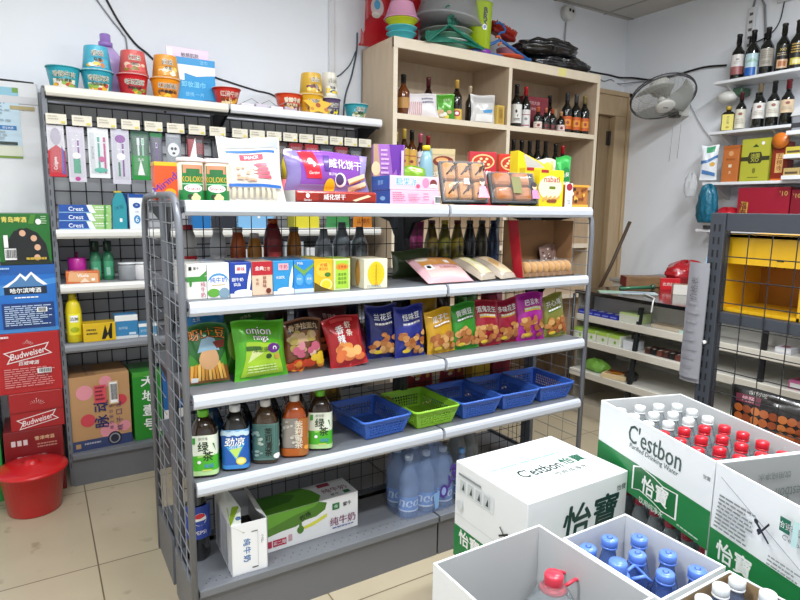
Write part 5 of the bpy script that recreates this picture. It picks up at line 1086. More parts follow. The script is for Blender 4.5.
wine('square-shouldered amber whisky bottle at the left of the upper left cabinet compartment', (1.715, Y0+.02, UZ), .265, .042, '#101012', ('#b98a4a', .2, .45), None, M('#6a3410', .08, coat=.7), ROT, GA)
bag('snack_bag', 'white sachet pack leaning at the far left inside the upper left cabinet compartment', 'packet', (1.655, 1.55, UZ), .09, .19, .03, M('#e3dfdb', .4), lambda f: f.rect(.2, .5, .8, .7, P('#d08a80')), seed=70)
bag('snack_bag', 'pink and white striped pack lying before the whisky bottle', 'packet', (1.83, 1.45, UZ), .22, .165, .05, M('#e6e0e2', .35, coat=.3), lambda f: ([f.rect(.03+.06*k, .05, .055+.06*k, .6, P('#d0989a')) for k in range(7)], f.lines(.45, .45, .85, .75, 2, P('#8a8aa0'))), rz=-.2, lean=.3, seed=71)
bag('snack_bag', 'green packet with yellow and white pictures beside the pink striped pack', 'packet', (2.01, 1.46, UZ), .145, .17, .04, FOIL('#4f9a2a'), lambda f: (nuts(f, .1, .1, .9, .45, 10, ['#e8d84a', '#f0eee0', '#d8b08a'], .016, 7), f.text('豆奶粉', .55, .75, .018, P('#dceac0'))), rz=-.2, lean=.1, seed=72)
wine('dark bottle with a maroon cap rising behind the green packet', (1.965, 1.60, UZ), .29, .036, '#5a2428', None, None, M('#2a1014', .1, coat=.6), 0, GA)
wine('sauce bottle with a gold cap, yellow neck band and red round label', (2.125, 1.49, UZ), .275, .037, '#c8a04a', ('#d8b84a', .0, .3), lambda f: (f.ell(.5, .65, .024, .02, P('#c02a4a')), f.ell(.5, .65, .014, .01, W_)), M('#1c0e0a', .08, coat=.7), ROT, GA)
lb = None
wine('thin bottle with a pale cap rising behind the clear bag', (2.34, 1.62, UZ), .28, .033, '#d8c8a8', None, None, M('#2c2a1c', .1, coat=.6), 0, GA)
bag('snack_bag', 'clear bag of white packets with a blue print in the cabinet compartment', 'packet', (2.335, 1.46, UZ), .2, .2, .06, M('#d4d2cf', .3, coat=.5), lambda f: (f.rect(.1, .72, .9, .9, P('#b8b6b4')), f.poly([(.4, .45), (.85, .5), (.8, .38), (.45, .35)], P('#4a9ad0')), f.rect(.15, .08, .85, .32, W_)), rz=-.15, lean=.08, seed=73)
pack('gift_box', 'small gold box at the right of the upper left cabinet compartment', 'box', (2.46, 1.45, UZ), (.07, .06, .135), P('#c8a84a'), lambda fs: (fs['front'].rect(.2, .1, .8, .9, P('#b08a2a')), fs['front'].vtext('金酒', .5, .7, .03, P('#5a3a10'))))
wine('wine bottle with a white label at the left of the upper right cabinet compartment', (2.675, Y0, UZ), .31, .04, '#141418', ('#e4e2dc', .12, .55), lambda f: (f.ell(.45, .62, .008, .012, K_), f.poly([(.5, .4), (.6, .5), (.55, .3)], K_), f.lines(.3, .1, .7, .25, 2, K_)), GL, ROT, GB)
wine('red-capped wine bottle with a white label in the upper right cabinet compartment', (2.765, Y0, UZ), .305, .036, '#b01a24', ('#dcdad8', .04, .46), dl('#a03030', '#888888'), GL, ROT, GB)
pack('gift_bag', 'maroon gift bag with pale print behind the miniature bottles', 'gift bag', (2.925, 1.60, UZ), (.24, .09, .26), P('#7a1424'), lambda fs: (fs['front'].text('洋河大曲', .42, .82, .026, P('#d8b0b0'), wmax=.14), fs['front'].text('蓝色经典', .42, .66, .02, P('#d8b0b0'), wmax=.12), fs['front'].rect(.1, .1, .9, .3, P('#5a0e1a'))), rz=-.1)
MN = [('#c8603a', '#e8dcd0'), ('#c8705a', '#2a2a2a'), ('#b8542a', '#1c1c1c'), ('#c89a6a', '#e8d8d0')]
for i, x in enumerate((2.855, 2.935, 3.005, 3.095)):
    wine('%s miniature bottle from the left before the maroon gift bag' % ORD[i], (x, 1.46, UZ), .165-.012*(i == 3), .032, MN[i][0], (MN[i][1], .05, .36), dl('#a03020', '#7a1c1c'), GL, ROT, 'miniature bottles before the gift bag')
wine('tall dark bottle rising behind the miniatures and left of the orange-labelled bottles', (3.13, 1.62, UZ), .30, .036, '#1c1e20', None, None, GL, 0, GB)
for i, x in enumerate((3.185, 3.285, 3.38)):
    wine('%s orange-labelled dark bottle with a silver neck in the upper right cabinet compartment' % ['left', 'middle', 'right'][i], (x-.02, 1.47, UZ), .30, .040, ['#3a3c3e', '#4a4c4e', '#8a7a4a'][i], ('#c85a1c', .1, .42), lambda f: (f.rect(.2, .25, .8, .75, P('#e0902a')), f.ell(.5, .5, .012, .014, P('#a03a1c'))), GL, ROT, GB)
LZ = CS[1]
GC = 'bottles in the second row of the wooden cabinet'
for i, (x, h) in enumerate([(2.665, .315), (2.745, .315), (2.826, .318), (2.906, .33), (2.99, .328), (3.098, .315), (3.176, .305)]):
    wine('%s black wine bottle from the left in the lower right cabinet compartment' % ORD[i] if i < 6 else 'red-capped wine bottle at the right of the lower right cabinet compartment', (x, 1.50, LZ), h, .037, '#141416' if i < 6 else '#b01c24', ('#cfc8b8', .15, .5), None, GL, ROT, GC)
LOW = [(1.64, .29, '#c8b04a', '#2a1c0c', '#c8a02a'), (1.703, .315, '#c8a84a', '#3a2008', '#c8a43a'), (1.762, .31, '#141416', '#4a2408', '#d8a84a'), (1.83, .295, '#c05a70', '#2a0c10', '#e0d8dc'), (1.891, .285, '#8a1c28', '#2a0c10', '#e0c03a')]
for i, (x, h, fo_, gl, lb_) in enumerate(LOW):
    wine('%s bottle from the left in the lower left cabinet compartment, %s' % (ORD[i], ['yellow cap', 'gold cap', 'black cap', 'pink cap', 'dark red cap'][i]), (x, 1.48, LZ), h, .035, fo_, (lb_, .12, .6), dl('#a03030', '#8a2a2a'), M(gl, .08, coat=.7), ROT, GC)
# things on top of the cabinet
TZ = cz
RP = M('#b01420', .3, coat=.3)
def scoop(label, loc, rz, h):
    o = thing('dustpan', label, 'dustpan', loc, rz, 'red dustpans on the wooden cabinet')
    mb = MB(); pr = [(-.13, .0), (.13, .0), (.115, .02), (.085, .1), (.075, h), (-.075, h), (-.085, .1), (-.115, .02)]
    mb.prism(pr, -.004, .004, RP, 'y'); mb.prism([(-.06, 0), (.0, 0), (.0, .015), (-.015, .1), (-.06, .05)], -.115, -.11, RP, 'x'); mb.prism([(-.06, 0), (0, 0), (0, .015), (-.015, .1), (-.06, .05)], .11, .115, RP, 'x')
    mb.box((-.08, -.05, h*.4), (-.074, .0, h), RP); mb.box((.074, -.05, h*.4), (.08, .0, h), RP)
    f = F(mb, lambda u, v, q: (-.08+.16*u, -.004-q, v*h), .16, h); f.ell(.5, .62, .045, .06, P('#b8a8a8')); f.ell(.5, .66, .022, .03, P('#3a8ab0')); f.ell(.45, .5, .03, .02, P('#c8c0b8'))
    mb.build('pan', o); return o
scoop('red dustpan with a round sticker at the left end atop the wooden cabinet', (1.615, 1.70, TZ), -.15, .40)
scoop('red dustpan standing behind the stacked bowls on top of the wooden cabinet', (1.87, 1.74, TZ), -.15, .42)
def bowl(label, loc, col, r=.1, h=.1, inv=False, group='stacked bowls on the wooden cabinet', name='plastic_bowl', tilt=0):
    pr = [(r*.7, 0), (r*.72, .004), (r, h-.006), (r+.008, h-.004), (r+.008, h)] 
    pin = [(r-.004, h), (r*.7, .008), (0, .007)]
    prof = pr+pin
    if inv: prof = [(a, h-b) for a, b in prof]
    return tag(MB().lathe(prof, M(col, .35, coat=.25), 30).build(name, None, loc, (tilt, 0, 0)), label, 'bowl', group)
bx, by = 1.675, 1.49
bowl('lower turquoise bowl at the bottom of the stack of bowls', (bx, by, TZ), '#4fb8c0', .088, .045)
bowl('upper turquoise bowl in the stack of bowls', (bx, by, TZ+.046), '#58bec6', .092, .034)
bowl('yellow-green bowl in the stack of bowls', (bx, by, TZ+.081), '#c8d02a', .095, .045)
bowl('pink bowl upside down on the stack of bowls', (bx, by, TZ+.127), '#e0a0c0', .105, .10, True)
bx, by = 2.10, 1.60
for i in range(4): bowl('%s pale green basin from the bottom of the stack under the grey basin' % ORD[i], (bx, by, TZ+.036*i), ['#8ac8b0', '#c8dcd0', '#78b098', '#9aa49a'][i], .155+.006*i, .036, group='stacked basins on the wooden cabinet', name='basin')
o = thing('basin', 'big grey basin upside down on the stack of green basins', 'basin', (2.11, 1.60, TZ+.225), .0)
o.rotation_euler = (.0, .12, 0)
MB().lathe([(.235, -.03), (.24, -.02), (.225, -.01), (.17, .18), (.16, .19), (0, .19)], M('#9a9c9e', .35, coat=.2), 36).build('basin_body', o); 
def hanger(label, loc, col, s=1.0, rx=0, rz=0, group=None, r=.006, ry=0):
    o = thing('coat_hanger', label, 'coat hanger', loc, rz, group, rx=rx, ry=ry)
    m = M(col, .4, coat=.2); w = .21*s
    mb = MB().tube([(-w, 0, 0), (0, 0, .11*s), (w, 0, 0)], r, m, 8).tube([(-w, 0, 0), (-w-.012, 0, .004), (-w, 0, .012)], r, m, 6).tube([(-w, 0, 0), (w, 0, 0)], r*.8, m, 8).tube([(w, 0, 0), (w+.012, 0, .004), (w, 0, .012)], r, m, 6); mb.build('frame', o)
    MB().tube([(0, 0, .105*s), (0, 0, .15*s), (.02*s, 0, .165*s), (.045*s, 0, .17*s), (.06*s, 0, .19*s), (.05*s, 0, .22*s), (.02*s, 0, .235*s), (-.01*s, 0, .22*s)], r*.75, m, 8).build('hook', o); return o
for i in range(7):
    hanger('%s green coat hanger of the bundle before the green basins' % ORD[i], (2.0+.012*i, 1.406+.006*i, TZ+.03+.004*i), '#1c7a64', .95+.02*(i % 3), -.06-.05*i, .16-.06*i, 'green coat hangers on the wooden cabinet', r=.0055, ry=-.16+.055*i)
o = thing('tumbler', 'tall lime-green tumbler with a dark label on top of the wooden cabinet', 'tumbler', (2.31, 1.50, TZ+.038))
MB().lathe([(.068, 0), (.076, .006), (.084, .285), (.087, .29), (.087, .30), (.082, .30), (.07, .01), (0, .009)], M('#a8c41c', .3, coat=.4), 28).build('body', o)
lb = MB(); f = cylF(lb, lambda z: .0765+.0084*z/.29+.001, .12, .26, 1.2, a0=-PI/2-.25); f.vtext('BRS', .55, .85, .035, P('#1c2418'), bold=.1); f.ell(.5, .1, .018, .018, W_); f.ell(.5, .1, .012, .012, P('#2f5a9a')); lb.build('printed_mark', o)
tag(MB().lathe([(.075, 0), (.085, .004), (.085, .03), (.08, .036), (0, .036)], P('#8a3fb0'), 24).build('storage_tub', None, (2.31, 1.50, TZ)), 'flat purple tub under the lime-green tumbler', 'tub')
o = thing('scrub_brush', 'red scrubbing brush leaning on the tumbler on top of the cabinet', 'brush', (2.60, 1.62, TZ+.20), .2, rx=.2, ry=.12)
MB().box((-.13, -.045, 0), (.13, .045, .03), M('#8a1c18', .4), .01).build('brush_back', o)
br = MB(); rnd = random.Random(2)
for k in range(16):
    for j in range(5): x = -.115+.0153*k; y = -.036+.018*j; br.tube([(x, y, .028), (x*1.06+rnd.uniform(-.003, .003), y*1.2, .075+rnd.uniform(-.004, .004))], .005, M('#b8301c', .6), 5)
br.build('bristles', o)
tag(MB().lathe([(.06, 0), (.072, .09), (.075, .09), (.07, .094), (.0, .092)], P('#d8a0b8'), 22).build('plastic_cup', None, (2.66, 1.62, TZ+.03)), 'pink upturned cup beside the red brush', 'cup')
tag(MB().lathe([(.11, 0), (.13, .01), (.15, .022), (.146, .026), (.0, .012)], P('#c84a24'), 28).build('plate', None, (2.55, 1.52, TZ)), 'orange-red plastic plate lying under the blue hanger', 'plate')
o = thing('plunger', 'red-handled plunger lying behind the blue hanger', 'plunger', (2.74, 1.66, TZ+.07)); MB().tube([(-.1, 0, .13), (.18, -.02, -.03)], .011, P('#b01c20'), 8).build('handle', o)
tag(MB().tube([(.0, 0, .0), (.03, 0, .03), (.0, 0, .06), (-.03, 0, .05)], .008, P('#d8642a'), 8).build('plastic_hook', None, (2.46, 1.47, TZ+.09)), 'orange plastic hook hanging beside the tumbler', 'hook')
hanger('thick blue coat hanger lying in front on top of the wooden cabinet', (2.47, 1.43, TZ+.012), '#2f6ab0', 1.12, -.35, -.05, r=.011)
def lump(label, loc, rx_, ry_, rz_, seed, m, name='plastic_bag', rot=0):
    r = random.Random(seed); ph = [r.uniform(0, 6) for _ in range(8)]
    mb = MB(); n = 40; k = 20; vs = []; fs = []
    def fn(u, v):
        a = 2*PI*u; b = PI*(v-.5)
        q = 1+.07*math.sin(3*a+ph[0]+4*v)+.05*math.sin(7*a+ph[1]-6*v)+.045*math.sin(11*a+9*v+ph[2])+.04*math.sin(13*v*3+ph[3]+2*a)
        x = rx_*q*math.cos(b)**.7*math.cos(a); y = ry_*q*math.cos(b)**.7*math.sin(a); z = rz_*(math.sin(b)*(1+.12*math.sin(5*a+ph[4]+x*20)))
        return (x, y, max(z, -rz_*.8)+rz_*.8)
    mb.grid(fn, n, k, m); return tag(mb.build(name, None, loc, (0, 0, rot)), label, 'bag')
BAGM = M('#101114', .22, coat=.6, bump=.8, ns=16)
lump('upper folded black plastic bag on top of the wooden cabinet', (2.98, 1.52, TZ+.085), .27, .14, .07, 5, BAGM, rot=-.1)
lump('lower folded black plastic bag at the right end on top of the wooden cabinet', (3.10, 1.53, TZ), .31, .13, .06, 9, BAGM, rot=-.05)
# plug socket on the back wall
o = thing('plug_socket', 'round white plug socket with a lead on the wall above the black bags', 'socket', (3.49, YB, 3.075))
MB().lathe([(.062, 0), (.062, .05), (.05, .065), (0, .066)], P('#d8d8d6'), 26, T=Matrix.Rotation(PI/2, 4, 'X')).build('socket_body', o)
MB().box((-.028, -.0685, .0), (-.008, -.066, .022), K_).box((.008, -.0685, -.004), (.028, -.066, .018), K_).build('socket_hole', o)
MB().tube([(-.0, -.01, -.07), (-.005, -.012, -.2), (.0, -.012, -.42)], .007, P('#b8babc'), 6).build('lead', o)
# ------------------------------------------------------------------ right wall: shelves, bottles, fan
SHW = M('#e4e6ea', .35, coat=.2)
WS = [2.43, 2.065, 1.69, 1.335]; WSX = 4.03
WY = [(-.5, .84), (.265, .85), (-.5, .86), (-.5, .88)]
for i, z in enumerate(WS):
    o = thing('wall_shelf', '%s white wall shelf from the top on the right wall' % ORD[i], 'wall shelf', (0, 0, 0), 0, 'white shelves on the right wall')
    MB().box((WSX, WY[i][0], z-.022), (XW-.004, WY[i][1], z), SHW, .004).build('shelf_board', o)
    for y in (WY[i][0]+.12, WY[i][1]-.09): MB().prism([(XW-.005, z-.022), (WSX+.04, z-.022), (WSX+.04, z-.032), (XW-.03, z-.12), (XW-.005, z-.12)], y, y+.016, P('#d4d6d8'), 'y').build('bracket', o)
o = thing('wall_lamp', 'small white round-backed fitting under the end of the top wine shelf', 'fitting', (4.16, .80, 2.27)); MB().sphere((0, 0, .06), .06, P('#dcdcd8'), 14, (1, 1.3, .8)).build('cover', o); MB().box((-.02, -.12, .06), (.1, -.02, .115), P('#4a6a54'), .01).build('green_panel', o); MB().tube([(.06, 0, .06), (.118, 0, .06)], .012, P('#cfcfcb'), 8).build('arm', o)
WR = -1.08
def art(kind):
    def d1(f): f.rect(0, 0, 1, .4, P('#9a5a5a')); f.ell(.5, .75, .012, .008, P('#8a8a8a')); f.lines(.3, .5, .7, .65, 2, P('#b0a8a0'))
    def d2(f): f.rect(0, .4, 1, 1, P('#bcd8e0')); f.rect(0, .0, .75, .38, P('#1f5fb0')); f.poly([(.1, .6), (.5, .8), (.9, .62)], P('#9ac0b0'))
    def d3(f): f.lines(.2, .4, .8, .9, 4, P('#8a8478')); f.lines(.3, .1, .7, .3, 2, P('#8a8478'))
    def d4(f): f.rect(.2, .0, .8, .38, P('#c8a88a')); f.rect(.3, .08, .7, .3, P('#a8683a')); f.text('XO', .5, .8, .018, P('#c8b05a'), bold=.05); f.lines(.2, .5, .8, .66, 2, P('#b0a080'))
    def d5(f): f.rect(.15, .05, .85, .34, P('#c8b84a')); f.rect(.3, .1, .7, .28, P('#d8d09a')); f.lines(.2, .5, .8, .95, 4, P('#b89a4a'))
    def d6(f): f.lines(.2, .2, .8, .5, 3, P('#b0a898')); f.ell(.5, .75, .012, .01, P('#8a4a3a'))
    return (d1, d2, d3, d4, d5, d6)[kind]
GW = 'wine bottles on the top wall shelf'
for i, (y, h, fo_, lb_, k, lab) in enumerate([(.725, .325, '#15151a', ('#e2dedc', .12, .55), 0, 'white and dull red label'), (.62, .33, '#101018', ('#dce8ea', .04, .5), 1, 'pale blue landscape label'), (.52, .325, '#14161e', ('#a8a298', .18, .55), 2, 'grey label'), (.413, .325, '#1a1a14', ('#1c1a16', .08, .55), 3, 'dark label and orange square'), (.322, .325, '#1c1a16', ('#1a1814', .08, .55), 4, 'dark label and yellow square')]):
    wine('wine bottle with a %s on the top wall shelf' % lab, (4.12, y, WS[0]), h, .043, fo_, lb_, art(k), GL, WR, GW)
for i, (y, lab) in enumerate([(.66, 'behind the landscape-labelled bottle'), (.555, 'behind the grey-labelled bottle'), (.25, 'near the right picture edge')]):
    wine('dark back-row wine bottle on the top wall shelf, %s' % lab, (4.215, y+.03, WS[0]), .315, .04, '#14141a', ('#d8d4cc', .2, .5), None, GL, WR, GW)
GW2 = 'bottles on the second wall shelf'
o = thing('brandy_bottle', 'short square brandy bottle with a yellow label and gold cap, on the second wall shelf', 'bottle', (4.12, .755, WS[1]), WR, GW2)
MB().lathe([(.042, 0), (.045, .006), (.045, .13), (.03, .145), (.016, .15), (.016, .17)], M('#1c160c', .08, coat=.7), 20, sq=.5, sy=.7).build('body', o); MB().lathe([(.019, 0), (.019, .022), (.017, .026)], P('#c8a83a'), 14, (0, 0, .16)).build('cap', o)
lb = MB(); f = F(lb, lambda u, v, q: (-.038+.076*u, -.0335-q, .01+.115*v), .076, .115); f.rect(0, 0, 1, 1, P('#d8cc62')); f.vtext('白兰地', .5, .82, .018, K_); f.ell(.5, .18, .012, .008, P('#a88a2a')); lb.build('paper_label', o)
for i, (y, x, h, fo_, lb_, lab) in enumerate([(.665, 4.12, .275, '#4a1c22', ('#d8d4c4', .05, .55), 'maroon cap and tall cream label'), (.60, 4.21, .27, '#101014', ('#c8c4ba', .1, .5), 'black cap behind the cream-labelled bottle'), (.535, 4.12, .315, '#8a7a62', ('#e2e0dc', .22, .56), 'gold-brown cap and white label'), (.438, 4.12, .315, '#15181a', ('#dcdad0', .22, .56), 'black cap and off-white label'), (.345, 4.12, .31, '#6a1420', ('#d8c0a0', .28, .56), 'dark red cap and peach label')]):
    wine('wine bottle with a %s on the second wall shelf' % lab, (x, y, WS[1]), h, .041 if h > .3 else .036, fo_, lb_, art(5), GL, WR, GW2)
# small shelf unit right of the second shelf
o = thing('display_rack', 'white three-tier small rack of flat packs at the right picture edge', 'display rack', (4.03, .0, 0))
for z in (1.985, 1.83, 1.69): MB().box((-.06, -.35, z), (.24, .262, z+.028), SHW, .003).build('tier', o)
MB().box((.18, -.35, 1.692), (.24, -.33, 2.06), SHW).box((.18, .24, 1.712), (.24, .26, 1.98), SHW).build('rack_post', o)
for i, (z, c, w) in enumerate([(1.858, '#c8b84a', .1), (1.858, '#d8d0b0', .1), (1.718, '#b8a068', .1), (1.718, '#d8ccb0', .1)]):
    pack('cigarette_pack', ['yellow flat pack on the middle tier of the small rack', 'cream flat pack right of the yellow one on the middle tier of the small rack', 'tan flat pack on the lowest tier of the small rack', 'cream flat pack right of the tan one on the lowest tier of the small rack'][i], 'pack', (4.02, .21-.12*(i % 2), z), (w, .06, .05), P(c), lambda fs: fs['front'].rect(.1, .2, .9, .5, P('#5a4a3a')), rz=-PI/2)
o = thing('storage_box', 'clear grey plastic box on the small rack beside the wine bottles', 'box', (4.09, .15, 2.013)); MB().box((-.07, -.09, 0), (.07, .105, .10), P('#8a8e94'), .006).box((-.072, -.092, .02), (.072, .107, .055), P('#3a3c42'), .006).build('box_body', o); MB().prism([(-.1, .10), (.115, .10), (.09, .155), (-.07, .155)], -.075, .075, P('#d0d2d4'), 'x').build('lid', o)
# third shelf
def d_ob(fs): f = fs['front']; f.ell(.5, .78, .018, .018, P('#d8a070')); f.text('贵州茅台', .5, .62, .015, P('#7a3a18')); f.rect(.4, .4, .6, .48, P('#e8d8c0')); f.text('酒', .5, .26, .02, P('#e8d0a8')); f.rect(0, .9, 1, 1, P('#b0622e'))
pack('liquor_box', 'orange liquor box on the third wall shelf', 'liquor box', (4.10, .665, WS[2]), (.12, .1, .265), P('#c0703a'), d_ob, rz=-PI/2)
def d_gb(fs): f = fs['front']; f.rect(.03, .03, .97, .97, P('#b2b23c')); f.poly([(.0, .58), (.25, .58), (.3, .68), (.7, .68), (.75, .58), (1, .58), (1, .48), (.75, .48), (.7, .42), (.3, .42), (.25, .48), (0, .48)], P('#3a3a22')); f.text('法国', .5, .6, .03, P('#b8b84a'), bold=.05); f.text('XO', .5, .5, .026, P('#b8b84a'), bold=.05); f.poly([(.38, .8), (.5, .87), (.62, .8)], P('#2f4a22')); f.ell(.5, .25, .012, .02, P('#7a7a2a')); f.lines(.3, .06, .7, .1, 1, P('#5a5a22')); f.ell(.75, .88, .012, .012, W_)
pack('liquor_box', 'olive-gold liquor box with a dark band on the third wall shelf', 'liquor box', (4.10, .49, WS[2]), (.2, .1, .30), P('#a8a834'), d_gb, rz=-PI/2)
o = pack('liquor_box', 'red liquor box with an orange round top seal on the third wall shelf', 'liquor box', (4.10, .325, WS[2]), (.1, .09, .265), P('#8a2a18'), lambda fs: (fs['front'].rect(.25, .2, .75, .7, P('#d8a868')), fs['front'].vtext('五粮液', .5, .62, .035, P('#7a3018')), fs['front'].rect(0, 0, 1, .05, P('#d8742a'))), rz=-PI/2)
MB().lathe([(.055, 0), (.055, .012), (0, .014)], P('#d8782a'), 22, T=Matrix.Translation((0, -.05, .27)) @ Matrix.Rotation(PI/2, 4, 'X')).build('seal', o)
wine('black bottle with a red cap standing at the left end of the third wall shelf', (4.17, .755, WS[2]), .27, .036, '#a01c24', ('#e0dcd8', .3, .5), None, GL, WR)
bag('snack_bag', 'white and blue pack hanging at the left end of the third wall shelf', 'pack', (4.06, .835, WS[2]+.02), .12, .26, .04, M('#dfe4ea', .35, coat=.3), lambda f: (f.rect(.3, .8, .8, .97, P('#3f9a6a')), f.poly([(0, .55), (1, .7), (1, .62), (0, .45)], P('#4a7ab0')), f.ell(.7, .45, .02, .016, P('#d8a84a')), f.poly([(.1, .3), (.9, .2), (.9, .1), (.1, .18)], P('#4a7ab0'))), rz=-1.1, seed=81)
lump('blue-green mesh bag of scourers hanging at the end of the third wall shelf', (4.03, .80, 1.385), .06, .075, .155, 3, M('#0f6a86', .5, coat=.3, noise=.35, ns=50, bump=1.0), 'mesh_bag')
lump('crumpled clear plastic bag hanging beside the blue-green mesh bag', (3.99, .925, 1.58), .04, .05, .1, 6, M('#d5d8dc', .2, alpha=.5, coat=.6, bump=.6, ns=30), 'plastic_bag')
pack('wall_label', 'small dark label card at the end of the fourth wall shelf', 'card', (4.03, .79, WS[3]), (.05, .02, .03), P('#3a3c40'), None, rz=-PI/2)
RD = P('#a01830')
def d_rb(n):
    def d(fs):
        f = fs['front']; f.rect(.0, .0, 1, 1, P('#9c1a32')); f.text("'10", .88, .86, .034, P('#d8c06a'), wmax=.06)
        f.poly([(.02, .0), (.2, .0), (.22, .66), (.08, .68)], P('#c8a04a'))
        for k in range(4): f.text('福寿喜禄'[k], .12+.005*k, .58-.16*k, .05, P('#6a1420'), bold=.05)
    return d
pack('gift_box', 'wide dark red gift box with gold characters on the fourth wall shelf', 'gift box', (4.12, .405, WS[3]), (.355, .14, .31), P('#8a1628'), d_rb(0), rz=-PI/2)
pack('gift_box', 'second dark red gift box further right on the fourth wall shelf', 'gift box', (4.12, .10, WS[3]), (.24, .14, .29), P('#84142a'), lambda fs: fs['front'].text("'10", .15, .86, .03, P('#d8c06a')), rz=-PI/2)
lump('red plastic bag slumped left of the wide red gift box', (4.10, .68, WS[3]), .10, .10, .09, 4, M('#b01828', .3, coat=.4, bump=.4), 'plastic_bag')
# plug strip and socket above the wine shelf
o = thing('power_strip', 'white power strip hanging on the right wall above the top wine shelf', 'power strip', (XW, .73, 2.66)); MB().box((-.03, -.028, 0), (-.002, .028, .31), P('#d8dade'), .006).build('strip_body', o)
for k in range(5): MB().box((-.032, -.012, .03+.055*k), (-.0295, .012, .05+.055*k), M('#5a5c60')).build('outlet', o)
MB().tube([(-.016, .0, .31), (-.02, -.01, .36), (-.02, -.05, .37), (-.02, -.085, .30), (-.02, -.11, .12), (-.02, -.14, .02)], .008, P('#8a8c90'), 8).build('lead', o)
o = thing('plug_socket', 'white socket with a dark plug at the top right picture edge', 'socket', (XW, .50, 2.98)); MB().box((-.03, -.06, -.03), (0, .06, .07), P('#d4d6da'), .008).build('socket_body', o); MB().box((-.07, -.03, -.01), (-.03, .03, .045), M('#2a2a2c', .4), .008).build('plug', o)
# wall fan
FC = Vector((3.92, 1.18, 2.353)); AX = Vector((-.261, -.472, -.842)).normalized(); FR = .242
T = Matrix.Translation(FC) @ AX.to_track_quat('Z', 'Y').to_matrix().to_4x4()
fan = thing('wall_fan', 'white wall fan with a wire cage tilted downwards in the far right corner', 'fan', (0, 0, 0))
CG = M('#b4b4b0', .4, metal=.2); FW = M('#dddcd6', .35, coat=.2)
g = MB()
def ring(r, z, t): return [(r*math.cos(2*PI*k/40), r*math.sin(2*PI*k/40), z) for k in range(40)]
g.tube(ring(FR, 0, 0), .006, M('#55565a', .35, metal=.4), 8, T, True); g.tube(ring(FR, -.02, 0), .005, M('#55565a', .35, metal=.4), 8, T, True)
for k in range(44):
    a = 2*PI*k/44; c, s_ = math.cos(a), math.sin(a); b_ = a+.22; c2, s2 = math.cos(b_), math.sin(b_)
    g.tube([(.07*c, .07*s_, .085), (FR*.55*math.cos(a+.1), FR*.55*math.sin(a+.1), .07), (FR*.88*c2, FR*.88*s2, .035), (FR*c2, FR*s2, 0)], .0009, CG, 4, T)
    g.tube([(.07*c, .07*s_, -.08), (FR*.7*c, FR*.7*s_, -.085), (FR*.95*c, FR*.95*s_, -.05), (FR*c, FR*s_, -.02)], .0009, CG, 4, T)
for r_, z in ((FR*.55, .07), (FR*.8, .047), (FR*.7, -.085)): g.tube(ring(r_, z, 0), .0014, CG, 4, T, True)
g.build('cage', fan)
MB().lathe([(0, .08), (.072, .08), (.074, .088), (.06, .098), (0, .10)], FW, 28, T=T).build('centre_cap', fan)
cp = MB(); f = F(cp, lambda u, v, q: tuple(T @ Vector((.05*(u-.5), .05*(v-.5), .0995+q))), .05, .05); f.rect(.1, .4, .9, .62, P('#4a5a54')); cp.build('badge', fan)
BLD = M('#c2c6c2', .25, trans=.25, coat=.3)
for k in range(3):
    def bl(u, v, k=k):
        r = .045+u*(FR*.9-.045); a = 2*PI*k/3+(v-.5)*(1.1+.5*u)+.35*u; return tuple(T @ Vector((r*math.cos(a), r*math.sin(a), .02+(v-.5)*-.06)))
    MB().grid(bl, 10, 8, BLD).build('blade', fan, solid=.002)
MB().lathe([(0, -.0), (.042, 0), (.045, .03), (.03, .05), (0, .052)], FW, 20, T=T).build('hub', fan)
MB().lathe([(0, -.19), (.05, -.185), (.078, -.14), (.08, -.075), (0, -.074)], FW, 24, T=T).build('motor_housing', fan)
bk = T @ Vector((0, 0, -.14))
MB().tube([bk, bk+Vector((.06, .02, -.06)), (4.13, 1.22, 2.32), (4.16, 1.22, 2.29)], [.03, .032, .03, .03], FW, 12).box((4.13, 1.17, 2.24), (XW-.002, 1.28, 2.36), FW, .015).build('wall_bracket', fan)
MB().box((4.10, 1.175, 2.225), (4.17, 1.255, 2.27), M('#3a3836', .5), .01).build('switch', fan)
for dy, L in ((.0, .36), (-.07, .34)):
    MB().tube([(4.135, 1.22+dy, 2.235), (4.14, 1.225+dy, 2.235-L*.5), (4.136, 1.23+dy, 2.235-L)], .002, P('#9a9a98'), 5).build('pull_cord', fan)

# ------------------------------------------------------------------ the glass counter in front of the right wall
ct = thing('shop_counter', 'black-topped shop counter with white shelves under glass along the right wall', 'counter')
WHT = M('#dcd9d2', .45); CB = M('#c9bfae', .5); BK_ = M('#101214', .12, coat=.6)
CX0, CX1, CYF, CYN = 2.88, 3.52, 1.03, -2.2
MB().box((CX0, CYN, .880), (CX1, CYF, .905), BK_, .003).build('counter_top', ct)
MB().box((3.36, CYN, .0), (3.40, CYF, .88), WHT).build('back_panel', ct)
MB().box((CX0+.04, CYF-.02, .0), (3.36, CYF, .88), M('#8f8a80', .4)).build('end_panel', ct)
for z, x in ((.735, 2.90), (.56, 2.88), (.34, 2.86)):
    s_ = MB().box((x, CYN, z-.012), (3.36, CYF-.02, z), M('#d5d3cb', .35)).build('shelf', ct)
    MB().box((x-.012, CYN, z-.045), (x, CYF-.02, z+.002), M('#ddd8cc', .4), .003).build('shelf_edge', s_)
MB().box((2.9, CYN, .0), (3.36, CYF, .1), CB).build('plinth', ct)
MB().box((3.07, CYN, .736), (3.085, CYF-.02, .879), P('#e4e2dc')).build('shelf_backing', ct)
MB().tube([(2.87, CYF-.01, .88), (2.85, CYF-.01, .02)], .011, M('#3c3e42', .4, metal=.5), 8).build('frame_post', ct)
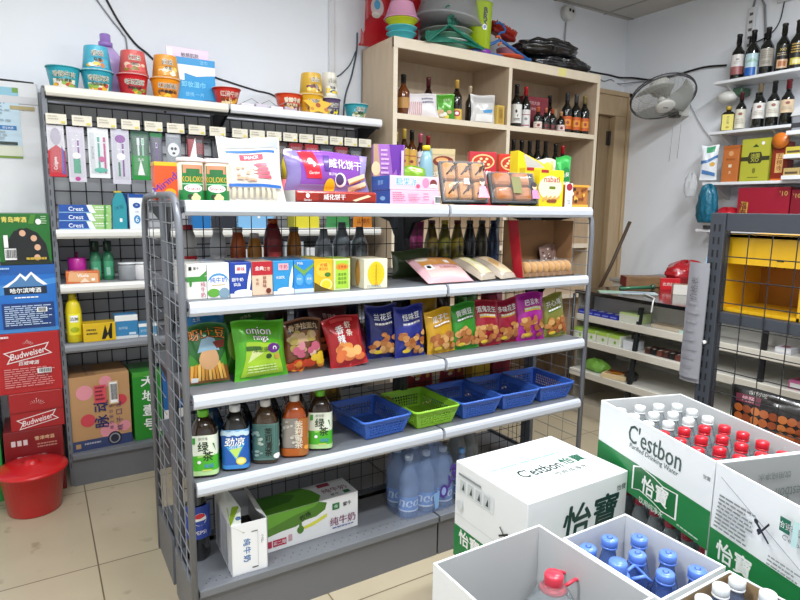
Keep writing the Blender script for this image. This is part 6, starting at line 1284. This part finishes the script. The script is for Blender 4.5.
mb = MB().prism([(2.925, .845), (2.95, .845), (2.855, .06), (2.83, .06)], .505, .53, M('#33383a', .35, metal=.4), 'y'); mb.build('frame_post', ct)
for y in (-.27, -1.1): MB().box((2.90, y-.012, .0), (2.925, y+.012, .88), M('#1c1c1e', .4), .002).build('frame_post', ct)
def flat(name, label, cat, x, y, z, w, d, h, col, deco=None, rz=-PI/2, group=None): return pack(name, label, cat, (x, y, z), (w, d, h), P(col), deco, rz=rz, group=group, c=.001)
for i in range(5):
    flat('gum_pack', '%s blue and white pack from the far end of the top counter shelf' % ORD[i], 'pack', 2.955, .98-.068*i, .736, .064, .09, .03, '#2a36b0', lambda fs: (fs['top'].ell(.5, .5, .02, .018, W_), fs['front'].rect(.1, .3, .9, .6, P('#8a94e0'))), group='blue packs on the counter shelf')
flat('tissue_box', 'pale green box at the end of the blue packs on the top counter shelf', 'box', 2.98, .59, .736, .15, .13, .062, '#c6dc9a', lambda fs: (fs['front'].rect(0, 0, 1, 1, P('#d8dccc')), fs['front'].rect(0, .8, 1, 1, P('#c0d890')), fs['top'].rect(.3, .3, .6, .6, P('#a8d070'))))
for i in range(4):
    flat('tissue_pack', '%s green and white tissue pack from the far end on the second counter shelf' % ORD[i], 'tissue pack', 2.95, .975-.1*i, .561, .092, .12, .075, '#e2e6d6', lambda fs: (fs['top'].rect(0, 0, 1, 1, P('#a8d04a')), fs['front'].rect(0, .7, 1, 1, P('#b0d45a')), fs['front'].ell(.6, .35, .01, .012, P('#8ac04a'))), group='tissue packs on the counter shelf')
flat('soap_box', 'small white box right of the tissue packs beside the slanted post', 'box', 2.95, .565, .561, .09, .1, .055, '#dfe2ea', None)
lump('light green soft pack at the far end of the lowest counter shelf', (2.95, .85, .342), .06, .1, .045, 7, M('#7fb84a', .4, coat=.3, noise=.1), 'soft_pack')
flat('snack_pack', 'yellow and orange picture pack on the lowest counter shelf left of the slanted post', 'snack pack', 2.93, .66, .342, .17, .13, .03, '#e0c89a', lambda fs: (fs['top'].rect(.05, .5, .95, .95, P('#8a3a1c')), fs['top'].ell(.5, .4, .04, .03, P('#e0a02a')), fs['top'].lines(.1, .1, .8, .3, 2, P('#c84a2a'))), rz=-1.3)
lump('dark packet beside the yellow picture pack on the lowest counter shelf', (2.95, .565, .342), .05, .04, .035, 8, M('#2a2622', .4, coat=.3), 'soft_pack')
for i in range(9):
    flat('hair_clip_card', '%s small dark card from the slanted post on the second counter shelf' % ORD[i], 'card', 2.96, .43-.042*i, .561, .036, .1, .035, ['#4a2a22', '#1c1c1e', '#6a3a30'][i % 3], lambda fs: (fs['top'].rect(.1, .1, .5, .4, P('#d8d0c8')), fs['top'].ell(.6, .7, .008, .01, P('#9a4a4a'))), group='small dark cards on the counter shelf')
flat('toothpick_box', 'open beige tray on the top counter shelf right of the slanted post', 'tray', 2.99, .33, .736, .2, .12, .02, '#cfc0a8', lambda fs: fs['top'].rect(.06, .1, .94, .9, P('#bda88a')))
flat('card_pack', 'pale mint card lying at the right of the beige tray on the top counter shelf', 'card', 2.97, .14, .736, .16, .14, .018, '#c0dcd0', lambda fs: fs['top'].rect(.1, .5, .9, .9, P('#9ac8b8')))
for i in range(10):
    flat('candy_bag', '%s small packet from the black post on the counter shelf seen through the rack' % ORD[i], 'packet', 2.97, -.36-.085*i, [.736, .561][i % 2], .08, .1, .03+.015*(i % 3), ['#d8d8e0', '#c86a9a', '#e0e0d8', '#b0507a', '#d0c0c8', '#8ab8d0', '#c84a4a', '#e0d8e0', '#b8406a', '#d8d8d8'][i], lambda fs: (fs['top'].rect(.2, .2, .7, .7, P('#9a3a4a')), fs['front'].rect(.1, .2, .9, .7, P('#e8e8e8'))), group='packets seen through the rack')
# things on the counter
o = thing('back_counter', 'low pale back counter between the shop counter and the right wall', 'counter')
MB().box((3.60, -.6, 0), (4.24, 1.28, .90), M('#cdc8bd', .5), .004).build('counter_body', o); MB().box((3.58, -.62, .90), (4.25, 1.30, .925), M('#8a8680', .4), .003).build('counter_top', o)
o = thing('wooden_box', 'low wooden box with a dark red end on the counter', 'box', (3.50, 1.0-.06, .905), -.62)
MB().box((-.13, -.06, 0), (.16, .08, .075), wood('#6f5238', '#8a6a48', 'box_wood', (3, 14, 14)), .003).build('box_body', o); MB().box((-.136, -.06, .001), (-.13, .08, .074), P('#7a1420')).build('end_panel', o)
o = thing('wooden_stick', 'dark wooden stick leaning against the door case behind the counter', 'stick', (3.60, 1.04, .0)); MB().tube([(-.12, .38, .62), (.045, .30, 1.03), (.16, .24, 1.38)], .0145, M('#4a3a2c', .5), 10).build('stick_body', o); MB().tube([(-.12, .38, .62), (-.17, .46, .0)], .0145, M('#4a3a2c', .5), 10).build('stick_foot', o)
lump('big red plastic bag slumped behind the counter items', (3.80, .77, .926), .19, .13, .095, 12, M('#a01420', .25, coat=.6, bump=.7, ns=12), 'plastic_bag')
def d_rs(fs): f = fs['front']; f.text('北京红星', .5, .5, .024, P('#e8c8c0'), bold=.05, wmax=.1)
pack('sign_card', 'bright red sign card with pale characters standing on the counter', 'sign', (3.50, .705, .905), (.13, .03, .085), P('#c8202a'), d_rs, rz=-.85)
pack('paper_box', 'small white box with a brown lid right of the red sign card', 'box', (3.36, .53, .905), (.1, .08, .07), P('#d8d4cc'), lambda fs: fs['top'].rect(0, 0, 1, 1, P('#8a6a4a')), rz=-.85)
pack('light_blue_cloth', 'light blue cloth tip right of the big red bag', 'cloth', (3.68, .53, .926), (.07, .06, .22), P('#9cc4dc'), None, rz=.2, rx=0, ry=.2)
pack('calculator', 'small dark blue device on the counter beside the hanging paper', 'device', (3.02, .10, .905), (.1, .07, .04), P('#1c2c5a'), None, rz=-.4)
mb = MB().box((-.19, -.05, 0), (.19, .06, .003), P('#c8d8d8')); f = F(mb, lambda u, v, q: (-.19+.38*u, -.05+.11*v, .003+q), .38, .11); f.rect(.0, .1, .4, .9, P('#9ac8a8')); f.rect(.4, .2, .9, .7, P('#b0bcd8')); f.lines(.5, .3, .9, .6, 2, P('#7a8ab0'))
tag(mb.build('leaflet', None, (3.08, .74, .906), (0, 0, -.75)), 'pale green and lilac leaflet lying on the counter', 'leaflet')
mb = MB().tube([(-.12, 0, .012), (0, .01, .014), (.12, 0, .018)], .012, P('#2f6a4a'), 8).sphere((.14, 0, .02), .022, P('#2a4a3a'), 10)
tag(mb.build('pen_torch', None, (3.24, .80, .908), (0, 0, -.35)), 'green stick-shaped gadget lying on the counter behind the leaflet', 'gadget')
cable('white lead trailing over the counter edge', [(3.1, .62, .912), (3.0, .48, .912), (2.92, .42, .915), (2.87, .39, .905), (2.86, .39, .84)], .005, P('#d8d8d4'))

# ------------------------------------------------------------------ dark rack at the right
RKX = 1.906; RKM = M('#464a52', .4, metal=.3); RKD = M('#3a3c41', .45, metal=.3)
rr_ = thing('rack', 'dark grey slotted mesh rack at the right holding a yellow display box', 'rack')
def slotted(y0, y1):
    mb = MB().box((RKX-.012, y0, 0), (RKX+.035, y1, 1.462), RKM, .003)
    for k in range(27):
        z = .09+.05*k
        for yy in (y0+.016, y0+.036): mb.box((RKX-.0128, yy, z), (RKX-.0118, yy+.007, z+.028), M('#17181a'))
    return mb
slotted(-.575, -.515).build('upright', rr_); slotted(-1.575, -1.515).build('upright', rr_)
MB().box((RKX-.004, -1.515, 1.392), (RKX+.03, -.575, 1.462), RKM, .003).build('top_bar', rr_)
MB().box((RKX+.004, -1.515, 1.03), (RKX+.034, -.575, 1.075), RKM, .003).build('cross_bar', rr_)
mesh_panel(-1.515, -.58, .12, 1.385, RKX-.002, .085, .09, .0022, M('#2b2c30', .45, metal=.3), axis='y').build('wire_mesh', rr_)
sb = MB().box((RKX+.034, -1.56, 1.05), (RKX+.36, -.53, 1.072), RKM, .003).box((RKX+.034, -1.56, .2), (RKX+.36, -.53, .222), RKM, .003); sb.build('shelf', rr_)
MB().box((RKX, -1.56, .0), (RKX+.36, -.53, .1), RKM).build('plinth', rr_)
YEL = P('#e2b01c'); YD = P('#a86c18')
mb = MB(); x0, x1, z0, z1 = RKX+.05, RKX+.33, 1.074, 1.38
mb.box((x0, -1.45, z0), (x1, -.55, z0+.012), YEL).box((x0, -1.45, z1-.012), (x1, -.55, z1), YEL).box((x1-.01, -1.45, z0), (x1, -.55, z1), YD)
for y in (-.555, -.84, -1.08, -1.45): mb.box((x0, y-.005, z0), (x1, y+.005, z1), YEL)
mb.box((x0, -1.45, z1-.115), (x0+.006, -.55, z1), YEL)
for k in range(5): mb.prism([(-.565-.035*k, 1.255), (-.58-.035*k, 1.28), (-.595-.035*k, 1.26), (-.58-.035*k, 1.235)], x1-.0115, x1-.0105, M('#2a2010'), 'x')
for y in (-.76, -.845): mb.box((x0-.001, y-.012, z1-.095), (x0+.0005, y+.012, z1-.088), M('#4a3a10'))
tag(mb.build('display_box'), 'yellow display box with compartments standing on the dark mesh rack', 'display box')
# price lists hanging at the rack post
o = thing('price_list', 'grey-white printed price list sheets hanging by the rack post', 'paper', (0, 0, 0))
for k in range(2):
    mb = MB()
    def pf(u, v, k=k): return (RKX-.018-.012*k+.03*math.sin(PI*v)*u*0, -.448-.004*k-.085*u-.004*v, .77+.03*(1-u)*0+.02*k+.475*v)
    def pf2(u, v, k=k): p = pf(u, v, k); return (p[0]-.012*math.sin(PI*u), p[1], p[2])
    mb.grid(pf2, 6, 8, M('#8c8c92', .6)); f = F(mb, lambda u, v, q: (pf2(1-u if False else u, v)[0]-q, pf2(u, v)[1], pf2(u, v)[2]), .085, .475, 4, 4, o=.002)
    if k == 1:
        for j in range(8): f.lines(.12, .06+.08*j, .85, .11+.08*j, 1, P('#8a8a90'))
        f.text('价格表', .5, .78, .03, P('#5a5a60'), rot=PI/2)
    mb.build('sheet', o)
MB().tube([(RKX-.012, -.54, .945), (RKX-.024, -.54, .945)], .008, W_, 8).build('magnet', o)
def d_tray(f): f.rect(.06, .76, .34, .88, P('#6a2438')); f.text('烤肠', .2, .82, .022, P('#d8a0a8'), bold=.03); [f.ell(.10+.1*(k % 9), .40+.135*(k//9), .018, .016, P(['#a8582a', '#8a3f1c', '#b86a34'][k % 3])) for k in range(27)]; f.text('香烤小吃', .3, .93, .016, P('#c8c4bc'))
bag('snack_bag', 'black bag with pictures of brown sausages standing on the low rack shelf behind the mesh', 'snack bag', (RKX+.14, -.76, .50), .34, .26, .07, M('#1c1614', .25, coat=.5), d_tray, rz=-PI/2+.2, lean=.1, seed=91)
pack('carton', 'plain carton on the low rack shelf carrying the black sausage bag', 'carton', (RKX+.19, -.80, .222), (.36, .26, .276), KR, None, rz=-PI/2)
mb = MB().box((-.11, -.006, 0), (.11, .006, .27), M('#6a6c6e', .5, noise=.05), .002); f = F(mb, lambda u, v, q: (-.11+.22*u, -.006-q, .27*v), .22, .27); f.rect(.05, .55, .95, .58, P('#4a4c4e'))
tag(mb.build('board', None, (2.20, -.36, .62), (0, 0, -.9)), 'dim grey board standing in shade behind the rack mesh', 'board') if False else None
# ------------------------------------------------------------------ drinking water cartons in the foreground
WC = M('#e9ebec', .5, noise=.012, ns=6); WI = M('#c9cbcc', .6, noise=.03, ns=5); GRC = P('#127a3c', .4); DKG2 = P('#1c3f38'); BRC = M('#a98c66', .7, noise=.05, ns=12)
def label_side(f, gh=.36, big=.035, text=True):
    f.rect(0, 0, 1, gh, GRC)
    f.text('怡寶', .24, gh*.72, big, W_, bold=.06); f.text('饮用纯净水', .55, gh*.5, big*.38, W_)
    if text:
        f.lines(.06, gh+.03, .42, gh+.30, 9, P('#7a7e80')); f.lines(.55, gh+.02, .8, gh+.1, 3, P('#8a8e90'))
        f.poly([(.1, .93), (.105, .935), (.9, gh+.1), (.895, gh+.095)], P('#9a9ea0'))
        s_ = P('#222222'); f.ell(.44, .76, .006, .006, s_); f.ell(.47, .70, .006, .006, s_); f.poly([(.44, .77), (.56, .66), (.55, .65), (.43, .75)], s_); f.poly([(.46, .68), (.54, .80), (.55, .79), (.47, .67)], s_)
def carton(label, loc, size, deco, rz=0, name='water_carton', base=None, group=None): return pack(name, label, 'carton', loc, size, base or WC, deco, rz=rz, c=.003, group=group)
def d_white(fs):
    t_ = fs['top']; t_.text("C'estbon", .44, .44, .05, DKG2, bold=.045, wmax=.17); t_.text('怡寶', .78, .45, .046, P('#2f6a54'), bold=.05); t_.text('饮用纯净水', .64, .28, .026, P('#5a6a64'), wmax=.18); t_.lines(.1, .60, .95, .64, 1, P('#8fc8cc')); t_.rect(.48, .80, .58, .88, P('#d8dcda')); t_.rect(.0, .5, 1, .503, P('#cfd3d3'))
    f = fs['front']; f.text('怡寶', .62, .66, .115, DKG2, bold=.04, shear=.12); f.text('饮用纯净水', .55, .33, .03, DKG2); f.text('怡寶', .93, .86, .02, P('#3a4a46')); f.rect(0, 0, 1, .22, GRC)
    l = fs['left']; label_side(l, .34, .05, False); l.rect(.04, .70, .58, .86, P('#dfe3e4')); 
    for k in range(4): l.rect(.08+.12*k, .72, .08+.12*k+.09, .84, P('#c4cacb')); l.poly([(.11+.12*k, .74), (.14+.12*k, .82), (.15+.12*k, .74)], P('#3a4444'))
    l.rect(.06, .88, .4, .9, P('#8a8e90')); s_ = P('#222222'); l.poly([(.66, .55), (.78, .62), (.79, .605), (.67, .535)], s_); l.poly([(.67, .63), (.77, .53), (.78, .54), (.68, .64)], s_); l.rect(.8, .59, .97, .60, P('#9a9ea0')); l.lines(.62, .36, .95, .46, 3, P('#6a6e70')); l.ell(.1, .58, .016, .016, P('#d5d9da')); l.rect(0, .47, .95, .474, P('#b8bcbe'))
carton('closed white water carton with big dark green characters standing on another carton before the shelving', (.939, -.605, .332), (.425, .33, .328), d_white)
carton('lower closed water carton carrying the white carton with big characters', (.939, -.605, 0), (.425, .33, .331), lambda fs: (label_side(fs['left'], .34, .05), fs['front'].rect(0, 0, 1, .3, GRC)))
def open_carton(label, loc, size, rz, inner, deco, name='open_water_carton', t=.005):
    w, d, h = size; o = thing(name, label, 'carton', loc, rz)
    mb = MB()
    mb.box((-w/2, -d/2, 0), (w/2, -d/2+t, h), WC).box((-w/2, d/2-t, 0), (w/2, d/2, h), WC).box((-w/2, -d/2+t, 0), (-w/2+t, d/2-t, h), WC).box((w/2-t, -d/2+t, 0), (w/2, d/2-t, h), WC).box((-w/2, -d/2, 0), (w/2, d/2, t), WC)
    if deco: deco(faces(mb, w, d, h))
    mb.build('carton_wall', o)
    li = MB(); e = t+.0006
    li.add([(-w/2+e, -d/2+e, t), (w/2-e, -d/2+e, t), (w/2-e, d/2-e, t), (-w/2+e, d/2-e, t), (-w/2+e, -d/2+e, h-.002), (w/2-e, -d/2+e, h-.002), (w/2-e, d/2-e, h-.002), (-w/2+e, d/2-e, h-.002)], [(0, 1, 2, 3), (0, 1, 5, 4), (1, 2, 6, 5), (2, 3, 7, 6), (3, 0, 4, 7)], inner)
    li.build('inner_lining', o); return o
CLW = M('#dfe6ea', .05, trans=.85, coat=.2, ior=1.2); BLW = M('#7f9fe0', .05, trans=.75, coat=.2, ior=1.2)
def ribcap(mb, r, h, m, z=0): mb.lathe([(r*.97, 0), (r, .002), (r, h*.85), (r*.9, h), (0, h)], m, 24, (0, 0, z))
def pet(label, loc, h, r, capm, body, group, lab=None, capr=.0165, rz=0, mark=None, name='water_bottle'):
    o = thing(name, label, 'water bottle', loc, rz, group)
    pr = [(r*.8, 0), (r, .01), (r, h*.25), (r*.95, h*.28), (r, h*.31), (r, h*.58), (r*.92, h*.66), (r*.55, h*.84), (capr*.85, h*.90), (capr*.85, h*.96)]
    MB().lathe(pr, body, 18).build('body', o)
    mb = MB(); ribcap(mb, capr*1.06, .018, capm); mb.lathe([(capr*1.05, -.006), (capr*1.1, -.004), (capr*1.05, -.001)], capm, 18)
    if mark: f = F(mb, lambda u, v, q: ((u-.5)*.03, (v-.5)*.03, .018+q), .03, .03); f.text('C', .5, .5, .014, mark, bold=.08)
    mb.build('cap', o, (0, 0, h-.018))
    if lab:
        lb = MB(); f = cylF(lb, lambda z: r+.0005, h*.34, h*.56, 5.5, 24); f.rect(0, 0, 1, 1, P(lab)); lb.build('paper_label', o)
    return o
# carton with white and red capped bottles (A) and its empty neighbour (B)
A0 = Vector((1.2, -.61)); A1 = Vector((1.057, -1.09)); d1 = (A1-A0).normalized(); d2 = Vector((-d1.y, d1.x)); RZA = math.atan2(d1.y, d1.x); LA = (A1-A0).length; WA = .315; HA = .245; ZA = .835-HA
ca = A0+d1*LA/2+d2*WA/2
def d_A(fs):
    f = fs['front']; gh = .44; f.rect(0, 0, 1, gh, GRC)
    f.text("C'estbon", .54, .79, .06, DKG2, bold=.03, wmax=.23, shear=.05); f.text('Purified Drinking Water', .54, .62, .02, DKG2, wmax=.23, shear=.1)
    f.text('怡寶', .955, .78, .012, P('#4a5a56'))
    D_ = .15
    for e, m in ((.014, W_), (0, P('#0d6a34'))): f.poly([(D_+.24-e, .10-e), (D_+.3, .145-e), (D_+.42, .115-e), (D_+.5, .075-e), (D_+.605+e, .093-e), (D_+.605+e, .385+e), (D_+.5, .365+e), (D_+.42, .405+e), (D_+.3, .435+e), (D_+.24-e, .385+e)], m)
    f.text('怡寶', .58, .25, .055, W_, bold=.05, shear=.05); f.text('饮用纯净水', .56, .025, .02, W_); f.lines(.78, .02, .98, .06, 1, P('#c0d8c8')); f.text('怡寶', .9, .0, .001, W_)
    fs['left'].rect(0, 0, 1, gh, GRC)
openA = open_carton('open water carton with a green band holding white-capped and red-capped bottles beside the rack', (ca.x, ca.y, ZA), (LA, WA, HA), RZA, WI, d_A)
RC = P('#d02030', .3); WCAP = P('#e6e9ea', .3)
NX, NYA = 7, 4
for i in range(NX):
    for j in range(NYA):
        p = A0+d1*(LA-.018)*(i+.5)/NX+d1*.009+d2*((WA-.02)*(j+.5)/NYA+.01)
        red = i >= 3
        pet('%s-capped bottle, far-end row %s, %s from the aisle, in the carton beside the rack' % ('red' if red else 'white', ORD[i], ORD[j]), (p.x, p.y, ZA+.006), .224 if (i+j) % 3 else .219, .0325, RC if red else WCAP, CLW, 'bottles in the open carton beside the rack', None, .0165)
# neighbour B: empty carton, same front plane
LB, HB = .33, .33; ZBB = .835-HB; cb_ = A1+d1*(LB/2+.004)+d2*WA/2
def d_B(fs):
    f = fs['front']; label_side(f, .47, .052)
    f.rect(.62, .80, .7, .90, P('#1f6a4a')); f.text('怡寶', .66, .85, .016, W_); f.text('华润怡宝', .78, .85, .018, P('#3a4a46')); f.text("C'estbon", .74, .77, .012, P('#4a5a56')); f.rect(.72, .74, .76, .92, P('#bfe0dc'))
openB = open_carton('empty open water carton with printed text on its side at the right picture edge', (cb_.x, cb_.y, ZBB), (LB, WA, HB), RZA, M('#b4b6b6', .6, noise=.04, ns=5), d_B)
wl = MB(); f = F(wl, lambda u, v, q: (-LB/2+.0075+q, -WA/2+u*WA, v*HB), WA, HB); f.text("C'estbon", .78, .68, .035, P('#7d8886'), rot=PI, wmax=.11); wl.build('print_through', openB)
wl = MB(); f = F(wl, lambda u, v, q: (-LB/2+.0075+q, -WA/2+u*WA, v*HB), WA, HB); f.text('饮用纯净水', .58, .84, .02, P('#7d8886'), rot=PI); wl.build('print_through', openB)
# supports of A: carton with its front cut away showing bottles
ZA2 = ZA-.27
o = open_carton('cut-open water carton under the green-banded carton, bottles showing in its front', (ca.x, ca.y, ZA2), (LA, WA, .268), RZA, WI, None, t=.004)
for ch in [q for q in bpy.data.objects if q.parent == o]: bpy.data.objects.remove(ch)
w, d, h = LA, WA, .268; t = .005
mb = MB().box((-w/2, -d/2, 0), (w/2, d/2, t), WC).box((-w/2, d/2-t, 0), (w/2, d/2, h), WC).box((-w/2, -d/2, 0), (-w/2+t, d/2, h), WC).box((w/2-t, -d/2, 0), (w/2, d/2, h), WC).box((-w/2, -d/2, 0), (w/2, -d/2+t, .07), GRC)
mb.build('carton_wall', o)
for i in range(7):
    p = A0+d1*((LA-.02)*(i+.5)/7+.01)+d2*.042
    pet('pink-capped clear bottle, %s from the far end in the cut-open lower carton' % ORD[i], (p.x, p.y, ZA2+.006), .25, .0325, P('#b0304a', .3), CLW, 'bottles in the cut-open lower carton', '#d8cfc0')
carton('bottom water carton on the floor under the cut-open carton', (ca.x, ca.y, 0), (LA, WA, ZA2), lambda fs: fs['front'].rect(0, 0, 1, .4, GRC), RZA)
carton('water carton under the empty open carton at the right edge', (cb_.x, cb_.y, 0), (LB, WA, ZBB-.001), lambda fs: fs['front'].rect(0, .5, 1, 1, GRC), RZA)
# D: open carton with one big handled bottle
openD = open_carton('empty-looking open white carton in the front with one big red-capped handle bottle', (.5205, -1.02, .292), (.337, .338, .358), 0, WI, lambda fs: (fs['left'].rect(0, 0, 1, .3, GRC), fs['right'].rect(.1, .5, .2, .7, P('#c8cccc'))))
ex = MB(); f = F(ex, lambda u, v, q: (.337/2-.0065-q, .169-u*.338, v*.358), .338, .358); f.rect(.80, .60, .93, .78, P('#7a7e80')); f.rect(.81, .61, .92, .77, P('#c9cbcc')); f.text('优', .865, .69, .03, P('#5a5e60')); ex.build('inside_print', openD)
carton('lower water carton under the front open carton', (.5205, -1.02, 0), (.337, .338, .291), lambda fs: fs['left'].rect(0, 0, 1, .4, GRC))
def handle_bottle(label, loc, h, r, capm, body, rot, caprad=.021, loopd=.06):
    o = thing('water_bottle', label, 'water bottle', loc, rot)
    pr = [(r*.85, 0), (r, .02), (r, h*.5), (r*.97, h*.52), (r, h*.55), (r*.9, h*.7), (r*.5, h*.87), (caprad, h*.93), (caprad, h*.955)]
    MB().lathe(pr, body, 24).build('body', o)
    mb = MB(); ribcap(mb, caprad*1.08, .03, capm); mb.lathe([(caprad*1.45, -.012), (caprad*1.5, -.008), (caprad*1.4, -.002), (caprad*1.2, .0)], capm, 24); mb.build('cap', o, (0, 0, h-.03))
    q = caprad*1.4; pts = [(q, -.012, h-.042), (q+.03, -.022, h-.032), (q+loopd, -.018, h-.05), (q+loopd+.012, 0, h-.066), (q+loopd, .018, h-.05), (q+.03, .022, h-.032), (q, .012, h-.042)]
    MB().tube(pts, .0045, capm, 8).build('handle', o); return o
handle_bottle('big clear bottle with a pink-red cap and loop handle in the front open carton', (.607, -.985, .298), .318, .075, P('#dc3c50', .3), CLW, .2)
# blue-capped bottles carton
BX0, BX1, BY0, BY1 = .694, .934, -1.205, -.928
openE = open_carton('open water carton of blue-capped bottles in the middle of the foreground', ((BX0+BX1)/2, (BY0+BY1)/2, .312), (BX1-BX0, BY1-BY0, .338), 0, M('#d6d9dc', .55, noise=.02, ns=5), lambda fs: fs['front'].rect(0, 0, 1, .3, GRC))
carton('lower water carton under the blue-capped bottles', ((BX0+BX1)/2, (BY0+BY1)/2, 0), (BX1-BX0, BY1-BY0, .311), lambda fs: fs['front'].rect(0, 0, 1, .4, GRC))
BC = P('#5f86dc', .3)
for i, (x, y, txt) in enumerate([(.738, -.972, 'in the back left corner'), (.818, -.972, 'in the middle of the back row'), (.888, -1.008, 'in the back right corner'), (.822, -1.052, 'in the centre'), (.888, -1.090, 'in the middle of the right side'), (.812, -1.135, 'in the middle of the front row'), (.888, -1.166, 'in the front right corner')]):
    pet('blue-capped water bottle %s of the carton of blue-capped bottles' % txt, (x, y, .318), .318, .0365, BC, BLW, 'blue-capped bottles', '#4f6fc0', .0195, .6, P('#2a3f8a'))
handle_bottle('blue-capped bottle with a blue loop handle at the left of the carton of blue-capped bottles', (.733, -1.064, .318), .332, .037, BC, BLW, -.35, .020, .05)
# C: carton with white-capped bottles at the bottom edge
openF = open_carton('open brown-lined water carton of white-capped bottles at the bottom picture edge', (.731, -1.352, .412), (.39, .27, .238), 0, BRC, lambda fs: fs['front'].rect(0, 0, 1, .4, GRC))
carton('water carton on the floor under the brown-lined carton', (.731, -1.352, 0), (.39, .27, .411), None)
for i in range(6):
    for j in range(4):
        if i < 2: continue
        pet('white-capped water bottle, %s from the right in the %s row of the brown-lined carton' % (ORD[5-i], ['front', 'second', 'third', 'back'][j]), (.731-.19+.0637*(i+.5), -1.352-.13+.065*(j+.5), .418), (.244+(.006 if (i+j) % 2 else 0)), .031, WCAP, M('#9fb4dc', .05, trans=.75, coat=.2, ior=1.2), 'white-capped bottles in the brown-lined carton', '#8aa4d0', .0165, .3, P('#b8bcc0'))

# ------------------------------------------------------------------ ceiling lamps, added dim ambient background, camera
LT = M('#ffffff', .5, emit=1.6)
def lamp(x, y, p, i, L=1.2, w=.16, rz=0, cct=(.94, .975, 1)):
    o = thing('ceiling_lamp', '%s long unseen ceiling lamp from the front of the shop' % ORD[i], 'lamp', (x, y, H-.012), rz, 'ceiling lamps')
    MB().box((-L/2, -w/2, -.03), (L/2, w/2, .012), P('#e6e6e6'), .004).build('housing', o)
    MB().box((-L/2+.02, -w/2+.02, -.034), (L/2-.02, w/2-.02, -.0305), LT).build('diffuser', o)
    li = bpy.data.lights.new('tube_light', 'AREA'); li.shape = 'RECTANGLE'; li.size = L; li.size_y = w; li.energy = p; li.color = cct
    q = bpy.data.objects.new('tube_light', li); COL.objects.link(q); q.location = (0, 0, -.05); q.parent = o
LAMPS = [(-.6, -3.2, 22), (.9, -1.55, 50), (-.6, -.8, 44), (.4, .35, 10), (2.7, -.5, 44)]  # last one is added to brighten the dim far right corner
for i, (x, y, p) in enumerate(LAMPS): lamp(x, y, p, i)
w = bpy.data.worlds.new('World'); S.world = w; w.use_nodes = True
bg = w.node_tree.nodes['Background']; bg.inputs[0].default_value = (.9, .95, 1, 1); bg.inputs[1].default_value = .3
cam = bpy.data.cameras.new('Camera'); co = bpy.data.objects.new('Camera', cam); COL.objects.link(co); S.camera = co
yaw, pit, rol = -.5522, -.1547, .0142
cy_, sy_, cp_, sp_ = math.cos(yaw), math.sin(yaw), math.cos(pit), math.sin(pit)
fw = Vector((-sy_*cp_, cy_*cp_, sp_)); rt = Vector((cy_, sy_, 0)); up = rt.cross(fw)
r2 = rt*math.cos(rol)+up*math.sin(rol); u2 = up*math.cos(rol)-rt*math.sin(rol)
co.matrix_world = Matrix.Translation((-.3806, -1.8766, 1.463)) @ Matrix((r2, u2, -fw)).transposed().to_4x4()
cam.sensor_fit = 'HORIZONTAL'; cam.sensor_width = 36; cam.lens = 589.43/800*36; cam.clip_start = .02
vs = S.view_settings; vs.view_transform = 'Standard'; vs.look = 'None'; vs.exposure = .5; vs.gamma = 1; vs.use_curve_mapping = False
